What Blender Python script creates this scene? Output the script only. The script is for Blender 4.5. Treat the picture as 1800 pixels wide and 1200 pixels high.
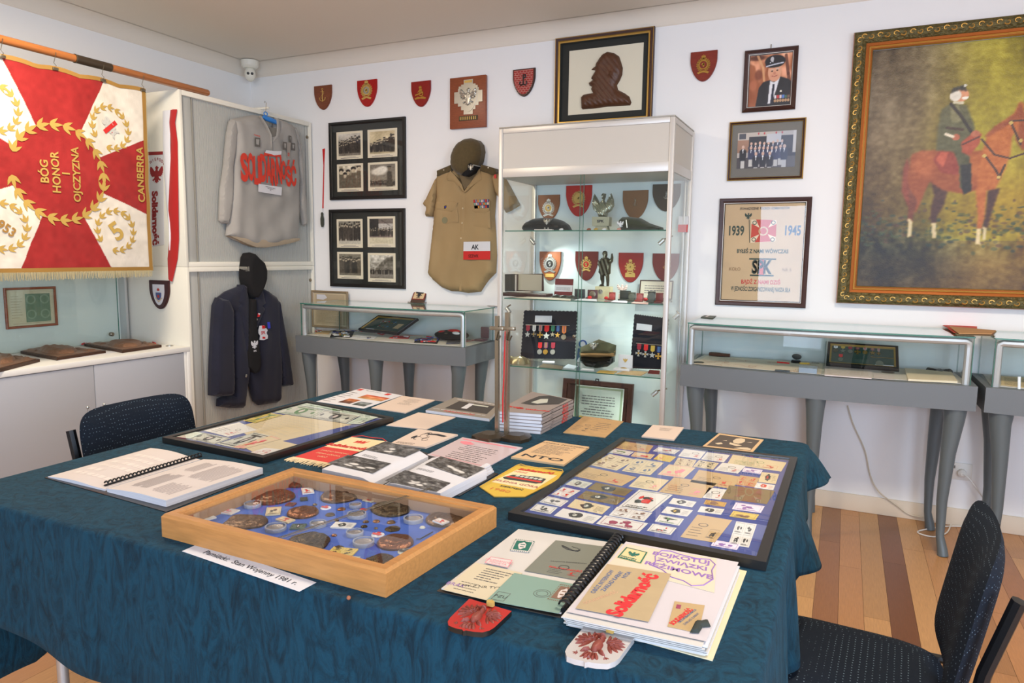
import bpy, bmesh, math, random
import numpy as np
from mathutils import Vector, Matrix
from mathutils.geometry import delaunay_2d_cdt
R = math.radians
SC = bpy.context.scene
for o in list(bpy.data.objects): bpy.data.objects.remove(o, do_unlink=True)
COL = SC.collection

# ---------------------------------------------------------------- camera
HC = 1.4; FPX = 1242.637
YAW, PITCH, ROLL = R(-25.13487983), R(6.94850427), R(0.68451585)
_cy, _sy, _cp, _sp, _cr, _sr = math.cos(YAW), math.sin(YAW), math.cos(PITCH), math.sin(PITCH), math.cos(ROLL), math.sin(ROLL)
FW = Vector((_sy*_cp, _cy*_cp, -_sp)); RT = Vector((_cy, -_sy, 0)); UP = RT.cross(FW)
RR = RT*_cr + UP*_sr; UU = UP*_cr - RT*_sr
CAMLOC = Vector((0, 0, HC))
cd = bpy.data.cameras.new('camera'); cam = bpy.data.objects.new('camera', cd); COL.objects.link(cam)
cd.sensor_width = 36; cd.lens = 36*FPX/1800; cd.clip_start = 0.02
mw = Matrix.Identity(4)
for i in range(3): mw[i][0], mw[i][1], mw[i][2], mw[i][3] = RR[i], UU[i], -FW[i], CAMLOC[i]
cam.matrix_world = mw
SC.camera = cam

# ---------------------------------------------------------------- view, world, lights
vs = SC.view_settings
vs.view_transform = 'Standard'; vs.look = 'None'; vs.gamma = 1; vs.use_curve_mapping = False; vs.exposure = 0.36
w = bpy.data.worlds.new('world'); SC.world = w; w.use_nodes = True
w.node_tree.nodes['Background'].inputs[0].default_value = (0.75, 0.85, 1, 1)
w.node_tree.nodes['Background'].inputs[1].default_value = 0.6

def area(name, loc, target, sx, sy, power, col, spread=180):
    l = bpy.data.lights.new(name, 'AREA'); l.shape = 'RECTANGLE'; l.size = sx; l.size_y = sy
    l.energy = power; l.color = col; l.spread = R(spread)
    o = bpy.data.objects.new(name, l); COL.objects.link(o); o.location = loc
    d = Vector(target) - Vector(loc); o.rotation_euler = d.to_track_quat('-Z', 'Y').to_euler()
    return o
# daylight through the two windows behind the camera
area('window_daylight', (-0.15, -1.72, 1.45), (-0.4, 3, 1.1), 1.9, 1.3, 75, (0.62, 0.77, 1.0))
area('window_daylight', (2.32, -0.2, 1.45), (-2.5, 2.2, 0.9), 1.9, 1.3, 70, (0.56, 0.73, 1.0))
# ceiling lamps
area('ceiling_lamp_light', (-2.9, 1.9, 2.74), (-2.9, 2.1, 0), 0.5, 0.5, 36, (1.0, 0.85, 0.66))
area('ceiling_lamp_light', (0.5, 1.9, 2.74), (0.5, 2.1, 0), 0.5, 0.5, 38, (1.0, 0.85, 0.66))

# ---------------------------------------------------------------- helpers
D = 4.293           # back wall
XL = -4.293         # left wall
XF = -3.683         # front of the tall white cabinets
ZT = 0.77           # table cloth surface
ZC = 0.81           # left counter top
CEIL = 2.83

def ray(px, py): return RR*((px-900)/FPX) - UU*((py-600)/FPX) + FW
def at(px, py, ax, val):
    d = ray(px, py); return CAMLOC + d*((val - CAMLOC[ax])/d[ax])

class Plane:                      # u to the right, v up, h out of the surface
    W = 1.0; H = 1.0
    def __init__(s, kind, val): s.k = kind; s.v = val
    def p(s, u, v, h=0.0):
        if s.k == 'y': return (u, s.v-h, v)
        if s.k == 'x': return (s.v+h, u, v)
        return (u, v, s.v+h)
    def uv(s, px, py, h=0.0):
        if s.k == 'y': q = at(px, py, 1, s.v-h); return (q.x, q.z)
        if s.k == 'x': q = at(px, py, 0, s.v+h); return (q.y, q.z)
        q = at(px, py, 2, s.v+h); return (q.x, q.y)
    def px(s, pts, h=0.0, crop=None):
        if crop: x0, y0, k = crop; pts = [(x0+a*k, y0+b*k) for a, b in pts]
        return [s.uv(a, b, h) for a, b in pts]

class Quad:                       # unit square mapped on a plane; corners BL BR TR TL in plane uv
    def __init__(s, plane, c, h=0.0):
        s.pl = plane; s.c = [Vector(x) for x in c]; s.h = h
        s.W = ((s.c[1]-s.c[0]).length + (s.c[2]-s.c[3]).length)/2
        s.H = ((s.c[3]-s.c[0]).length + (s.c[2]-s.c[1]).length)/2
    def p(s, u, v, h=0.0):
        a, b, c, d = s.c
        q = a*((1-u)*(1-v)) + b*(u*(1-v)) + c*(u*v) + d*((1-u)*v)
        return s.pl.p(q.x, q.y, h+s.h)
    def sub(s, u0, v0, u1, v1, rot=0, h=0.0):
        cx, cy = (u0+u1)/2, (v0+v1)/2; out = []
        for a, b in ((u0, v0), (u1, v0), (u1, v1), (u0, v1)):
            x, y = (a-cx)*s.W, (b-cy)*s.H
            x, y = x*math.cos(rot)-y*math.sin(rot), x*math.sin(rot)+y*math.cos(rot)
            u, v = cx+x/s.W, cy+y/s.H
            A, B, Cc, Dd = s.c
            out.append(A*((1-u)*(1-v)) + B*(u*(1-v)) + Cc*(u*v) + Dd*((1-u)*v))
        return Quad(s.pl, out, s.h+h)

class Free:                       # free frame: origin, two axes, normal
    W = 1.0; H = 1.0
    def __init__(s, o, u, v, W=1.0, H=1.0):
        s.o = Vector(o); s.u = Vector(u).normalized(); s.v = Vector(v).normalized(); s.n = s.u.cross(s.v).normalized(); s.W = W; s.H = H
    def p(s, u, v, h=0.0): return tuple(s.o + s.u*(u*s.W) + s.v*(v*s.H) + s.n*h)

def lin(c):
    c = np.clip(np.asarray(c, float), 0, 1)
    return np.where(c <= 0.04045, c/12.92, ((c+0.055)/1.055)**2.4)
def C(r, g, b): return tuple(lin([r/255, g/255, b/255])) + (1.0,)

_M = {}
def mat(name, col=(200, 200, 200), rough=0.6, metal=0.0, bump=None, coat=0.0, vc=False, var=None, spec=0.5, sheen=0.0, trans=0.0, emit=0):
    if name in _M: return _M[name]
    m = bpy.data.materials.new(name); m.use_nodes = True; nt = m.node_tree; b = nt.nodes['Principled BSDF']
    b.inputs['Base Color'].default_value = C(*col); b.inputs['Roughness'].default_value = rough; b.inputs['Metallic'].default_value = metal
    b.inputs['Coat Weight'].default_value = coat; b.inputs['Specular IOR Level'].default_value = spec
    b.inputs['Sheen Weight'].default_value = sheen; b.inputs['Transmission Weight'].default_value = trans
    if emit: b.inputs['Emission Color'].default_value = C(*col); b.inputs['Emission Strength'].default_value = emit
    tc = nt.nodes.new('ShaderNodeTexCoord')
    src = None
    if vc:
        a = nt.nodes.new('ShaderNodeAttribute'); a.attribute_name = 'Col'; src = a.outputs['Color']
        nt.links.new(src, b.inputs['Base Color'])
    if var:                        # (scale, amount[, stretch xyz])
        mp = nt.nodes.new('ShaderNodeMapping'); nt.links.new(tc.outputs['Object'], mp.inputs[0])
        if len(var) > 2: mp.inputs['Scale'].default_value = var[2]
        n = nt.nodes.new('ShaderNodeTexNoise'); n.inputs['Scale'].default_value = var[0]; n.inputs['Detail'].default_value = 4
        nt.links.new(mp.outputs[0], n.inputs['Vector'])
        r = nt.nodes.new('ShaderNodeMapRange'); r.inputs['From Min'].default_value = 0.3; r.inputs['From Max'].default_value = 0.7
        r.inputs['To Min'].default_value = 1-var[1]; r.inputs['To Max'].default_value = 1+var[1]
        nt.links.new(n.outputs['Fac'], r.inputs['Value'])
        vm = nt.nodes.new('ShaderNodeVectorMath'); vm.operation = 'SCALE'
        if src: nt.links.new(src, vm.inputs[0])
        else: vm.inputs[0].default_value = C(*col)[:3]
        nt.links.new(r.outputs[0], vm.inputs['Scale']); nt.links.new(vm.outputs[0], b.inputs['Base Color'])
    if bump:
        n = nt.nodes.new('ShaderNodeTexNoise'); n.inputs['Scale'].default_value = bump[0]; n.inputs['Detail'].default_value = 5
        nt.links.new(tc.outputs['Object'], n.inputs['Vector'])
        bp = nt.nodes.new('ShaderNodeBump'); bp.inputs['Strength'].default_value = bump[1]; bp.inputs['Distance'].default_value = bump[2] if len(bump) > 2 else 0.002
        nt.links.new(n.outputs['Fac'], bp.inputs['Height']); nt.links.new(bp.outputs[0], b.inputs['Normal'])
    _M[name] = m; return m

def glassmat(name, tint=(1, 1, 1), ior=1.45, refl=1.0):
    if name in _M: return _M[name]
    m = bpy.data.materials.new(name); m.use_nodes = True; nt = m.node_tree; nt.nodes.remove(nt.nodes['Principled BSDF'])
    out = nt.nodes['Material Output']; t = nt.nodes.new('ShaderNodeBsdfTransparent'); g = nt.nodes.new('ShaderNodeBsdfGlossy')
    t.inputs[0].default_value = tuple(tint) + (1,); g.inputs['Roughness'].default_value = 0.0; g.inputs[0].default_value = (refl, refl, refl, 1)
    f = nt.nodes.new('ShaderNodeFresnel'); f.inputs[0].default_value = ior; mx = nt.nodes.new('ShaderNodeMixShader')
    geo = nt.nodes.new('ShaderNodeNewGeometry'); sub = nt.nodes.new('ShaderNodeMath'); sub.operation = 'SUBTRACT'; sub.inputs[0].default_value = 1
    mul = nt.nodes.new('ShaderNodeMath'); mul.operation = 'MULTIPLY'
    nt.links.new(geo.outputs['Backfacing'], sub.inputs[1]); nt.links.new(f.outputs[0], mul.inputs[0]); nt.links.new(sub.outputs[0], mul.inputs[1])
    nt.links.new(mul.outputs[0], mx.inputs[0]); nt.links.new(t.outputs[0], mx.inputs[1]); nt.links.new(g.outputs[0], mx.inputs[2]); nt.links.new(mx.outputs[0], out.inputs[0])
    _M[name] = m; return m

class MB:
    def __init__(s): s.v = []; s.f = []; s.mi = []; s.mats = []; s.c = []; s.vc = False
    def add(s, vs_, fs, m, cols=None):
        if m not in s.mats: s.mats.append(m)
        k = s.mats.index(m); b = len(s.v)
        s.v.extend([tuple(x) for x in vs_]); s.f.extend([tuple(i+b for i in f) for f in fs]); s.mi.extend([k]*len(fs))
        if cols is None: s.c.extend([(1, 1, 1, 1)]*len(vs_))
        else: s.c.extend([tuple(c) for c in cols]); s.vc = True
        return s
    def box(s, lo, hi, m, bev=0.0, seg=2):
        lo = list(lo); hi = list(hi)
        for i in range(3):
            if lo[i] > hi[i]: lo[i], hi[i] = hi[i], lo[i]
        if bev <= 0:
            vs_ = [(x, y, z) for x in (lo[0], hi[0]) for y in (lo[1], hi[1]) for z in (lo[2], hi[2])]
            return s.add(vs_, [(0, 1, 3, 2), (4, 6, 7, 5), (0, 4, 5, 1), (2, 3, 7, 6), (0, 2, 6, 4), (1, 5, 7, 3)], m)
        bm = bmesh.new(); bmesh.ops.create_cube(bm, size=1)
        for v in bm.verts:
            for i in range(3): v.co[i] = (lo[i]+hi[i])/2 + v.co[i]*(hi[i]-lo[i])
        bmesh.ops.bevel(bm, geom=bm.edges[:], offset=min(bev, min(hi[i]-lo[i] for i in range(3))*0.45), segments=seg, affect='EDGES', profile=0.5)
        return s.bm(bm, m)
    def bm(s, bm, m):
        bm.verts.index_update(); r = s.add([v.co[:] for v in bm.verts], [[v.index for v in f.verts] for f in bm.faces], m); bm.free(); return r
    def mbox(s, mp, u0, v0, u1, v1, h0, h1, m):         # box on a map
        c = [(u0, v0), (u1, v0), (u1, v1), (u0, v1)]
        return s.prism(mp, c, h0, h1, m)
    def prism(s, mp, pts, h0, h1, m, back=True, side=None):
        n = len(pts); lo = [mp.p(a, b, h0) for a, b in pts]; hi = [mp.p(a, b, h1) for a, b in pts]
        area2 = sum(pts[i][0]*pts[(i+1) % n][1]-pts[(i+1) % n][0]*pts[i][1] for i in range(n))
        o = list(range(n)) if area2 > 0 else list(range(n-1, -1, -1))
        s.add(hi, [tuple(o)], m)
        fs = []
        for a in range(n):
            i, j = o[a], o[(a+1) % n]; fs.append((i, j, n+j, n+i))
        s.add(lo+hi, fs, side or m)
        if back: s.add(lo, [tuple(reversed(o))], side or m)
        return s
    def flat(s, mp, pts, h, m):
        n = len(pts); area2 = sum(pts[i][0]*pts[(i+1) % n][1]-pts[(i+1) % n][0]*pts[i][1] for i in range(n))
        o = list(range(n)) if area2 > 0 else list(range(n-1, -1, -1))
        return s.add([mp.p(a, b, h) for a, b in pts], [tuple(o)], m)
    def rect(s, mp, u0, v0, u1, v1, h, m): return s.flat(mp, [(u0, v0), (u1, v0), (u1, v1), (u0, v1)], h, m)
    def disc(s, mp, cu, cv, r, h0, h1, m, n=20, ru=None, rv=None):
        ru = ru or r/mp.W; rv = rv or r/mp.H
        return s.prism(mp, [(cu+ru*math.cos(2*math.pi*i/n), cv+rv*math.sin(2*math.pi*i/n)) for i in range(n)], h0, h1, m)
    def tube(s, pts, r, m, seg=8, caps=True, flat=1.0):
        pts = [Vector(p) for p in pts]; n = len(pts); vs_ = []; fs = []
        t0 = (pts[1]-pts[0]).normalized(); a = Vector((0, 0, 1)) if abs(t0.z) < 0.9 else Vector((1, 0, 0))
        nrm = t0.cross(a).normalized()
        for i, p in enumerate(pts):
            t = (pts[min(i+1, n-1)]-pts[max(i-1, 0)])
            if t.length < 1e-9: t = t0
            t.normalize(); nrm = (nrm - t*nrm.dot(t)).normalized(); bn = t.cross(nrm)
            rr = r[i] if isinstance(r, (list, tuple)) else r
            for k in range(seg):
                q = 2*math.pi*k/seg; vs_.append(p + nrm*(rr*math.cos(q)) + bn*(rr*flat*math.sin(q)))
        for i in range(n-1):
            for k in range(seg):
                a_, b_ = i*seg+k, i*seg+(k+1) % seg; fs.append((a_, b_, b_+seg, a_+seg))
        if caps: fs.append(tuple(reversed(range(seg)))); fs.append(tuple(range((n-1)*seg, n*seg)))
        return s.add(vs_, fs, m)
    def lathe(s, o, axis, prof, m, seg=24):          # prof: list of (radius, height along axis)
        ax = Vector(axis).normalized(); a = Vector((0, 0, 1)) if abs(ax.z) < 0.9 else Vector((1, 0, 0))
        e1 = ax.cross(a).normalized(); e2 = ax.cross(e1); o = Vector(o); vs_ = []; fs = []
        for r_, h in prof:
            for k in range(seg):
                q = 2*math.pi*k/seg; vs_.append(o + ax*h + e1*(r_*math.cos(q)) + e2*(r_*math.sin(q)))
        for i in range(len(prof)-1):
            for k in range(seg):
                a_, b_ = i*seg+k, i*seg+(k+1) % seg; fs.append((a_, b_, b_+seg, a_+seg))
        fs.append(tuple(reversed(range(seg)))); fs.append(tuple(range((len(prof)-1)*seg, len(prof)*seg)))
        return s.add(vs_, fs, m)
    def ball(s, c, r, m, seg=12, rings=8):
        c = Vector(c); r = r if isinstance(r, (list, tuple)) else (r, r, r); vs_ = [(c.x, c.y, c.z-r[2])]; fs = []
        for i in range(1, rings):
            a = -math.pi/2+math.pi*i/rings
            for k in range(seg): q = 2*math.pi*k/seg; vs_.append((c.x+r[0]*math.cos(a)*math.cos(q), c.y+r[1]*math.cos(a)*math.sin(q), c.z+r[2]*math.sin(a)))
        vs_.append((c.x, c.y, c.z+r[2])); t = len(vs_)-1
        for k in range(seg): fs.append((0, 1+(k+1) % seg, 1+k)); fs.append((t, t-seg+k, t-seg+(k+1) % seg))
        for i in range(rings-2):
            for k in range(seg): a_ = 1+i*seg+k; b_ = 1+i*seg+(k+1) % seg; fs.append((a_, b_, b_+seg, a_+seg))
        return s.add(vs_, fs, m)
    def pframe(s, mp, u0, v0, u1, v1, prof, mats):   # mitred frame; prof list of (inset m, height m), one material per strip
        W, H = mp.W, mp.H; n = len(prof); vs_ = []
        for d, h in prof:
            a, b = d/W, d/H
            vs_ += [mp.p(u0+a, v0+b, h), mp.p(u1-a, v0+b, h), mp.p(u1-a, v1-b, h), mp.p(u0+a, v1-b, h)]
        for i in range(n-1):
            m = mats[i] if isinstance(mats, (list, tuple)) else mats
            s.add(vs_[i*4:i*4+8], [(k, (k+1) % 4, 4+(k+1) % 4, 4+k) for k in range(4)], m)
        return s
    def puff(s, mp, pts, th, step, m, base=0.0, rad=None, fold=None, col=None, back=True):
        P = [Vector(p) for p in pts]; n = len(P); W, H = mp.W, mp.H
        ring = []
        for i in range(n):                         # refine the outline
            a, b = P[i], P[(i+1) % n]; L = math.hypot((b.x-a.x)*W, (b.y-a.y)*H); k = max(1, int(L/(step*1.2)))
            for j in range(k): ring.append(a.lerp(b, j/k))
        A = np.array([(q.x*W, q.y*H) for q in ring]); B = np.roll(A, -1, 0); dAB = B-A; LL = (dAB**2).sum(1)+1e-12
        x0, y0 = A.min(0); x1, y1 = A.max(0)
        gx, gy = np.meshgrid(np.arange(x0+step*.5, x1, step), np.arange(y0+step*.5, y1, step)); gx[::2] += step*.3
        G = np.stack([gx.ravel(), gy.ravel()], 1)
        def dist(Q):
            t = ((Q[:, None]-A[None])*dAB[None]).sum(2)/LL; t = np.clip(t, 0, 1)
            return np.sqrt((((A[None]+t[..., None]*dAB[None])-Q[:, None])**2).sum(2)).min(1)
        def inside(Q):
            r = np.zeros(len(Q), bool)
            for a, b in zip(A, B):
                if a[1] == b[1]: continue
                c = (a[1] > Q[:, 1]) != (b[1] > Q[:, 1]); r ^= c & (Q[:, 0] < (b[0]-a[0])*(Q[:, 1]-a[1])/(b[1]-a[1])+a[0])
            return r
        if len(G):
            G = G[inside(G)]
        if len(G): G = G[dist(G) > step*.45]
        allp = [Vector((a, b)) for a, b in A] + [Vector((a, b)) for a, b in G]
        vo, eo, fo, *_ = delaunay_2d_cdt(allp, [], [list(range(len(A)))], 1, 1e-6)
        Q = np.array([(q.x, q.y) for q in vo]); dd = dist(Q); rad = rad or th*1.2
        t = np.clip(dd/rad, 0, 1); hh = base + th*np.sqrt(np.clip(1-(1-t)**2, 0, 1))
        if fold is not None: hh = hh + np.array([fold(a/W, b/H) for a, b in Q])*np.clip(t*2, 0, 1)
        vs_ = [mp.p(a/W, b/H, h) for (a, b), h in zip(Q, hh)]
        cols = None if col is None else [col(a/W, b/H, h) for (a, b), h in zip(Q, hh)]
        fs = []
        for f in fo:
            f = list(f); ar = sum(Q[f[i]][0]*Q[f[(i+1) % len(f)]][1]-Q[f[(i+1) % len(f)]][0]*Q[f[i]][1] for i in range(len(f)))
            fs.append(f if ar > 0 else f[::-1])
        s.add(vs_, fs, m, cols)
        if back:
            ar = sum(A[i][0]*B[i][1]-B[i][0]*A[i][1] for i in range(len(A)))
            o = list(range(len(A))); o = o[::-1] if ar > 0 else o
            if base > 1e-6:
                lo = [mp.p(a/W, b/H, 0) for a, b in A]; hi = [mp.p(a/W, b/H, base) for a, b in A]; N = len(A)
                oo = o[::-1]
                s.add(lo+hi, [(oo[i], oo[(i+1) % N], N+oo[(i+1) % N], N+oo[i]) for i in range(N)], m, None if col is None else [col(a/W, b/H, 0) for a, b in A]*2)
            s.add([mp.p(a/W, b/H, 0) for a, b in A], [tuple(o)], m, None if col is None else [col(a/W, b/H, 0) for a, b in A])
        return s
    def text(s, mp, txt, cu, cv, hgt, h, m, rot=0.0, sx=1.0, bold=0.0, thick=0.0, al='CENTER'):   # hgt in metres
        vs_, fs = glyphs(txt, al, bold); c, q = math.cos(rot), math.sin(rot); out = []
        for x, y in vs_:
            x, y = x*hgt*sx, y*hgt; out.append((cu+(x*c-y*q)/mp.W, cv+(x*q+y*c)/mp.H))
        s.add([mp.p(a, b, h) for a, b in out], fs, m)
        return s
    def canvas(s, mp, cv, h, m, u0=0, v0=0, u1=1, v1=1, hf=None):
        hh, ww = cv.a.shape[:2]; cl = lin(cv.a); vs_ = []; cols = []
        for j in range(hh):
            v = v0+(v1-v0)*j/(hh-1)
            for i in range(ww):
                u = u0+(u1-u0)*i/(ww-1); vs_.append(mp.p(u, v, h if hf is None else h+hf(u, v)))
        cols = np.concatenate([cl, np.ones((hh, ww, 1))], 2).reshape(-1, 4).tolist()
        fs = [(j*ww+i, j*ww+i+1, (j+1)*ww+i+1, (j+1)*ww+i) for j in range(hh-1) for i in range(ww-1)]
        return s.add(vs_, fs, m, cols)

_G = {}
def glyphs(txt, al='CENTER', bold=0.0):
    k = (txt, al, bold)
    if k in _G: return _G[k]
    cu = bpy.data.curves.new('t', 'FONT'); cu.body = txt; cu.size = 1.0; cu.align_x = al; cu.align_y = 'CENTER'; cu.resolution_u = 3; cu.offset = bold
    ob = bpy.data.objects.new('t', cu); me = ob.to_mesh()
    vs_ = [(v.co.x, v.co.y) for v in me.vertices]; fs = []
    for p in me.polygons:
        f = list(p.vertices); a = sum(vs_[f[i]][0]*vs_[f[(i+1) % len(f)]][1]-vs_[f[(i+1) % len(f)]][0]*vs_[f[i]][1] for i in range(len(f)))
        fs.append(f if a > 0 else f[::-1])
    ob.to_mesh_clear(); bpy.data.objects.remove(ob); bpy.data.curves.remove(cu)
    if vs_:                       # centre vertically on the real glyph box; height 1 = cap height
        ys = [v[1] for v in vs_]; cy = (max(ys)+min(ys))/2 if '\n' in txt else 0
        k2 = 1.0 if '\n' in txt else 1.0
        if '\n' not in txt:
            cy = (min(ys)+max(ys))/2
        vs_ = [(x*1.38, (y-cy)*1.38) for x, y in vs_]
    _G[k] = (vs_, fs); return _G[k]

class Canvas:                     # a small painter for printed and painted surfaces; u right, v up, colours 0-255
    def __init__(s, w, h, base=(255, 255, 255)):
        s.a = np.ones((h, w, 3))*np.array(base)/255; s.U, s.V = np.meshgrid(np.linspace(0, 1, w), np.linspace(0, 1, h)); s.w, s.h = w, h
    def mix(s, mask, col, al=1.0): 
        k = (mask*al)[..., None]; s.a = s.a*(1-k) + (np.array(col)/255)*k; return s
    def ell(s, cx, cy, rx, ry, col, al=1.0, soft=0.15, rot=0):
        x, y = s.U-cx, s.V-cy
        if rot: x, y = x*math.cos(rot)+y*math.sin(rot), -x*math.sin(rot)+y*math.cos(rot)
        d = np.sqrt((x/rx)**2+(y/ry)**2); return s.mix(np.clip((1-d)/soft+.5, 0, 1), col, al)
    def rect(s, u0, v0, u1, v1, col, al=1.0): return s.mix(((s.U >= u0) & (s.U <= u1) & (s.V >= v0) & (s.V <= v1)).astype(float), col, al)
    def poly(s, pts, col, al=1.0, blur=0):
        r = np.zeros(s.U.shape, bool)
        for i in range(len(pts)):
            (ax, ay), (bx, by) = pts[i], pts[(i+1) % len(pts)]
            if ay == by: continue
            r ^= ((ay > s.V) != (by > s.V)) & (s.U < (bx-ax)*(s.V-ay)/(by-ay)+ax)
        k = r.astype(float)
        for _ in range(blur):
            k = (k+np.roll(k, 1, 0)+np.roll(k, -1, 0)+np.roll(k, 1, 1)+np.roll(k, -1, 1))/5
        return s.mix(k, col, al)
    def line(s, pts, wd, col, al=1.0, asp=1.0):
        for (ax, ay), (bx, by) in zip(pts, pts[1:]):
            dx, dy = (bx-ax), (by-ay)*asp; L = dx*dx+dy*dy+1e-12; x, y = s.U-ax, (s.V-ay)*asp
            t = np.clip((x*dx+y*dy)/L, 0, 1); d = np.sqrt((x-t*dx)**2+(y-t*dy)**2); s.mix(np.clip((wd-d)/(wd*.4)+.2, 0, 1), col, al)
        return s
    def noise(s, nx, ny, seed):
        g = np.random.RandomState(seed).rand(ny+2, nx+2); x = s.U*nx; y = s.V*ny; i = x.astype(int); j = y.astype(int)
        fx, fy = x-i, y-j; fx = fx*fx*(3-2*fx); fy = fy*fy*(3-2*fy)
        return (g[j, i]*(1-fx)+g[j, i+1]*fx)*(1-fy)+(g[j+1, i]*(1-fx)+g[j+1, i+1]*fx)*fy
    def tint(s, amp, nx, ny, seed, mask=1.0):
        s.a = np.clip(s.a + ((s.noise(nx, ny, seed)-.5)*2*amp*mask)[..., None], 0, 1); return s
    def grad(s, c0, c1):           # bottom to top
        s.a = np.array(c0)/255*(1-s.V[..., None]) + np.array(c1)/255*s.V[..., None]; return s
    def clip(s): s.a = np.clip(s.a, 0, 1); return s

def setp(o, label=None, cat=None, group=None, kind=None):
    if label: o['label'] = label
    if cat: o['category'] = cat
    if group: o['group'] = group
    if kind: o['kind'] = kind
    return o
def thing(name, label, cat, loc, group=None):
    o = bpy.data.objects.new(name, None); COL.objects.link(o); o.location = loc; o.empty_display_size = 0.05
    return setp(o, label, cat, group)
def build(mb, name, parent=None, label=None, cat=None, group=None, kind=None, ang=35):
    me = bpy.data.meshes.new(name); V = np.array(mb.v, float)
    if parent is None:
        lo, hi = V.min(0), V.max(0); loc = Vector(((lo[0]+hi[0])/2, (lo[1]+hi[1])/2, lo[2]))
    else:
        loc = Vector((0, 0, 0)); pp = parent
        while pp is not None: loc += pp.location; pp = pp.parent
    V = V-np.array(loc[:]); me.from_pydata(V.tolist(), [], mb.f)
    for m in mb.mats: me.materials.append(m)
    me.polygons.foreach_set('material_index', mb.mi)
    if mb.vc:
        ca = me.color_attributes.new('Col', 'FLOAT_COLOR', 'POINT'); ca.data.foreach_set('color', np.array(mb.c, dtype=np.float32).ravel())
    me.update()
    if ang: me.shade_smooth(); me.set_sharp_from_angle(angle=R(ang))
    o = bpy.data.objects.new(name, me); COL.objects.link(o)
    if parent is None: o.location = loc
    else: o.parent = parent
    return setp(o, label, cat, group, kind)
def one(fn, name, **kw):
    mb = MB(); fn(mb); return build(mb, name, **kw)
def copy_tree(o, parent=None):
    c = o.copy(); COL.objects.link(c); c.parent = parent
    for ch in list(o.children): copy_tree(ch, c)
    return c

# shared materials
WHITE = mat('white_paint', (230, 228, 222), 0.45)
CREAM = mat('cream_metal', (230, 226, 212), 0.45)
GREYC = mat('grey_laminate', (176, 178, 180), 0.5)
BLACK = mat('black_frame', (26, 24, 22), 0.35)
GOLD = mat('gold', (196, 152, 74), 0.32, 0.85)
GOLDP = mat('gold_paint', (206, 170, 92), 0.45, 0.3)
SILVER = mat('silver', (188, 186, 178), 0.32, 0.9)
ALU = mat('aluminium', (205, 205, 203), 0.38, 0.75)
STEEL = mat('steel_dull', (140, 130, 112), 0.32, 0.9)
BRONZE = mat('bronze', (140, 104, 80), 0.4, 0.45, bump=(120, 0.8, 0.004))
PAPER = mat('paper', (206, 195, 189), 0.8)
PAPERW = mat('paper_white', (210, 209, 213), 0.75)
TAN = mat('paper_tan', (190, 160, 120), 0.85, var=(30, 0.06))
INK = mat('ink', (40, 40, 44), 0.8)
INKG = mat('ink_grey', (120, 116, 116), 0.8)
INKR = mat('ink_red', (204, 40, 34), 0.7)
INKB = mat('ink_blue', (50, 62, 120), 0.8)
INKV = mat('ink_violet', (120, 84, 160), 0.8)
INKGR = mat('ink_green', (30, 100, 84), 0.8)
VC = mat('printed', rough=0.75, vc=True)
VCG = mat('printed_gloss', rough=0.35, vc=True)
RED = mat('red', (196, 26, 26), 0.5)
GLASS = glassmat('glass', (0.97, 0.99, 0.98))
GLASSP = glassmat('picture_glass', (0.99, 0.99, 0.99))
GLEDGE = mat('glass_edge', (70, 128, 112), 0.2, trans=0.3)
WOODD = mat('dark_wood', (58, 27, 20), 0.4, var=(40, 0.15, (1, 1, 6)))
WOODM = mat('plaque_wood', (140, 72, 42), 0.4, var=(30, 0.18, (1, 1, 8)))
OAK = mat('oak', (178, 124, 68), 0.45, var=(14, 0.12, (1, 10, 10)), bump=(90, 0.15))
NAVY = mat('navy', (24, 26, 44), 0.9, sheen=0.3)
# ---------------------------------------------------------------- structure
def st(mb, name): return build(mb, name, kind='structure')
XR = 2.4; YB = -1.8
wallm = mat('wall_paint', (238, 237, 236), 0.7, bump=(300, 0.05))
ceilm = mat('ceiling_paint', (228, 218, 204), 0.8)
skirt = mat('skirting_paint', (222, 208, 188), 0.6)
mb = MB(); mb.box((XL-.1, D, 0), (XR+.1, D+.1, CEIL+.05), wallm); st(mb, 'wall_back')
mb = MB(); mb.box((XL-.1, YB-.1, 0), (XL, D, CEIL+.05), wallm); st(mb, 'wall_left')
mb = MB(); mb.box((XR, YB-.1, 0), (XR+.1, D, .75), wallm); mb.box((XR, YB-.1, 2.15), (XR+.1, D, CEIL+.05), wallm); mb.box((XR, YB-.1, .75), (XR+.1, -1.2, 2.15), wallm); mb.box((XR, .8, .75), (XR+.1, D, 2.15), wallm); st(mb, 'wall_right')
mb = MB()
for lo, hi in (((-1.2, .75), (.8, .80)), ((-1.2, 2.10), (.8, 2.15)), ((-1.2, .80), (-1.15, 2.10)), ((.75, .80), (.8, 2.10)), ((-.22, .80), (-.18, 2.10))): mb.box((XR+.03, lo[0], lo[1]), (XR+.08, hi[0], hi[1]), WHITE)
w_ = st(mb, 'window_2'); mb = MB(); mb.box((XR+.055, -1.15, .80), (XR+.06, .75, 2.10), GLASS); build(mb, 'pane', w_)
mb = MB()
wins = [(-1.15, .85)]
mb.box((XL, YB-.1, 0), (XR, YB, 0.75), wallm); mb.box((XL, YB-.1, 2.15), (XR, YB, CEIL+.05), wallm)
mb.box((XL, YB-.1, 0.75), (-1.15, YB, 2.15), wallm); mb.box((.85, YB-.1, 0.75), (XR, YB, 2.15), wallm)
st(mb, 'wall_front')
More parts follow.
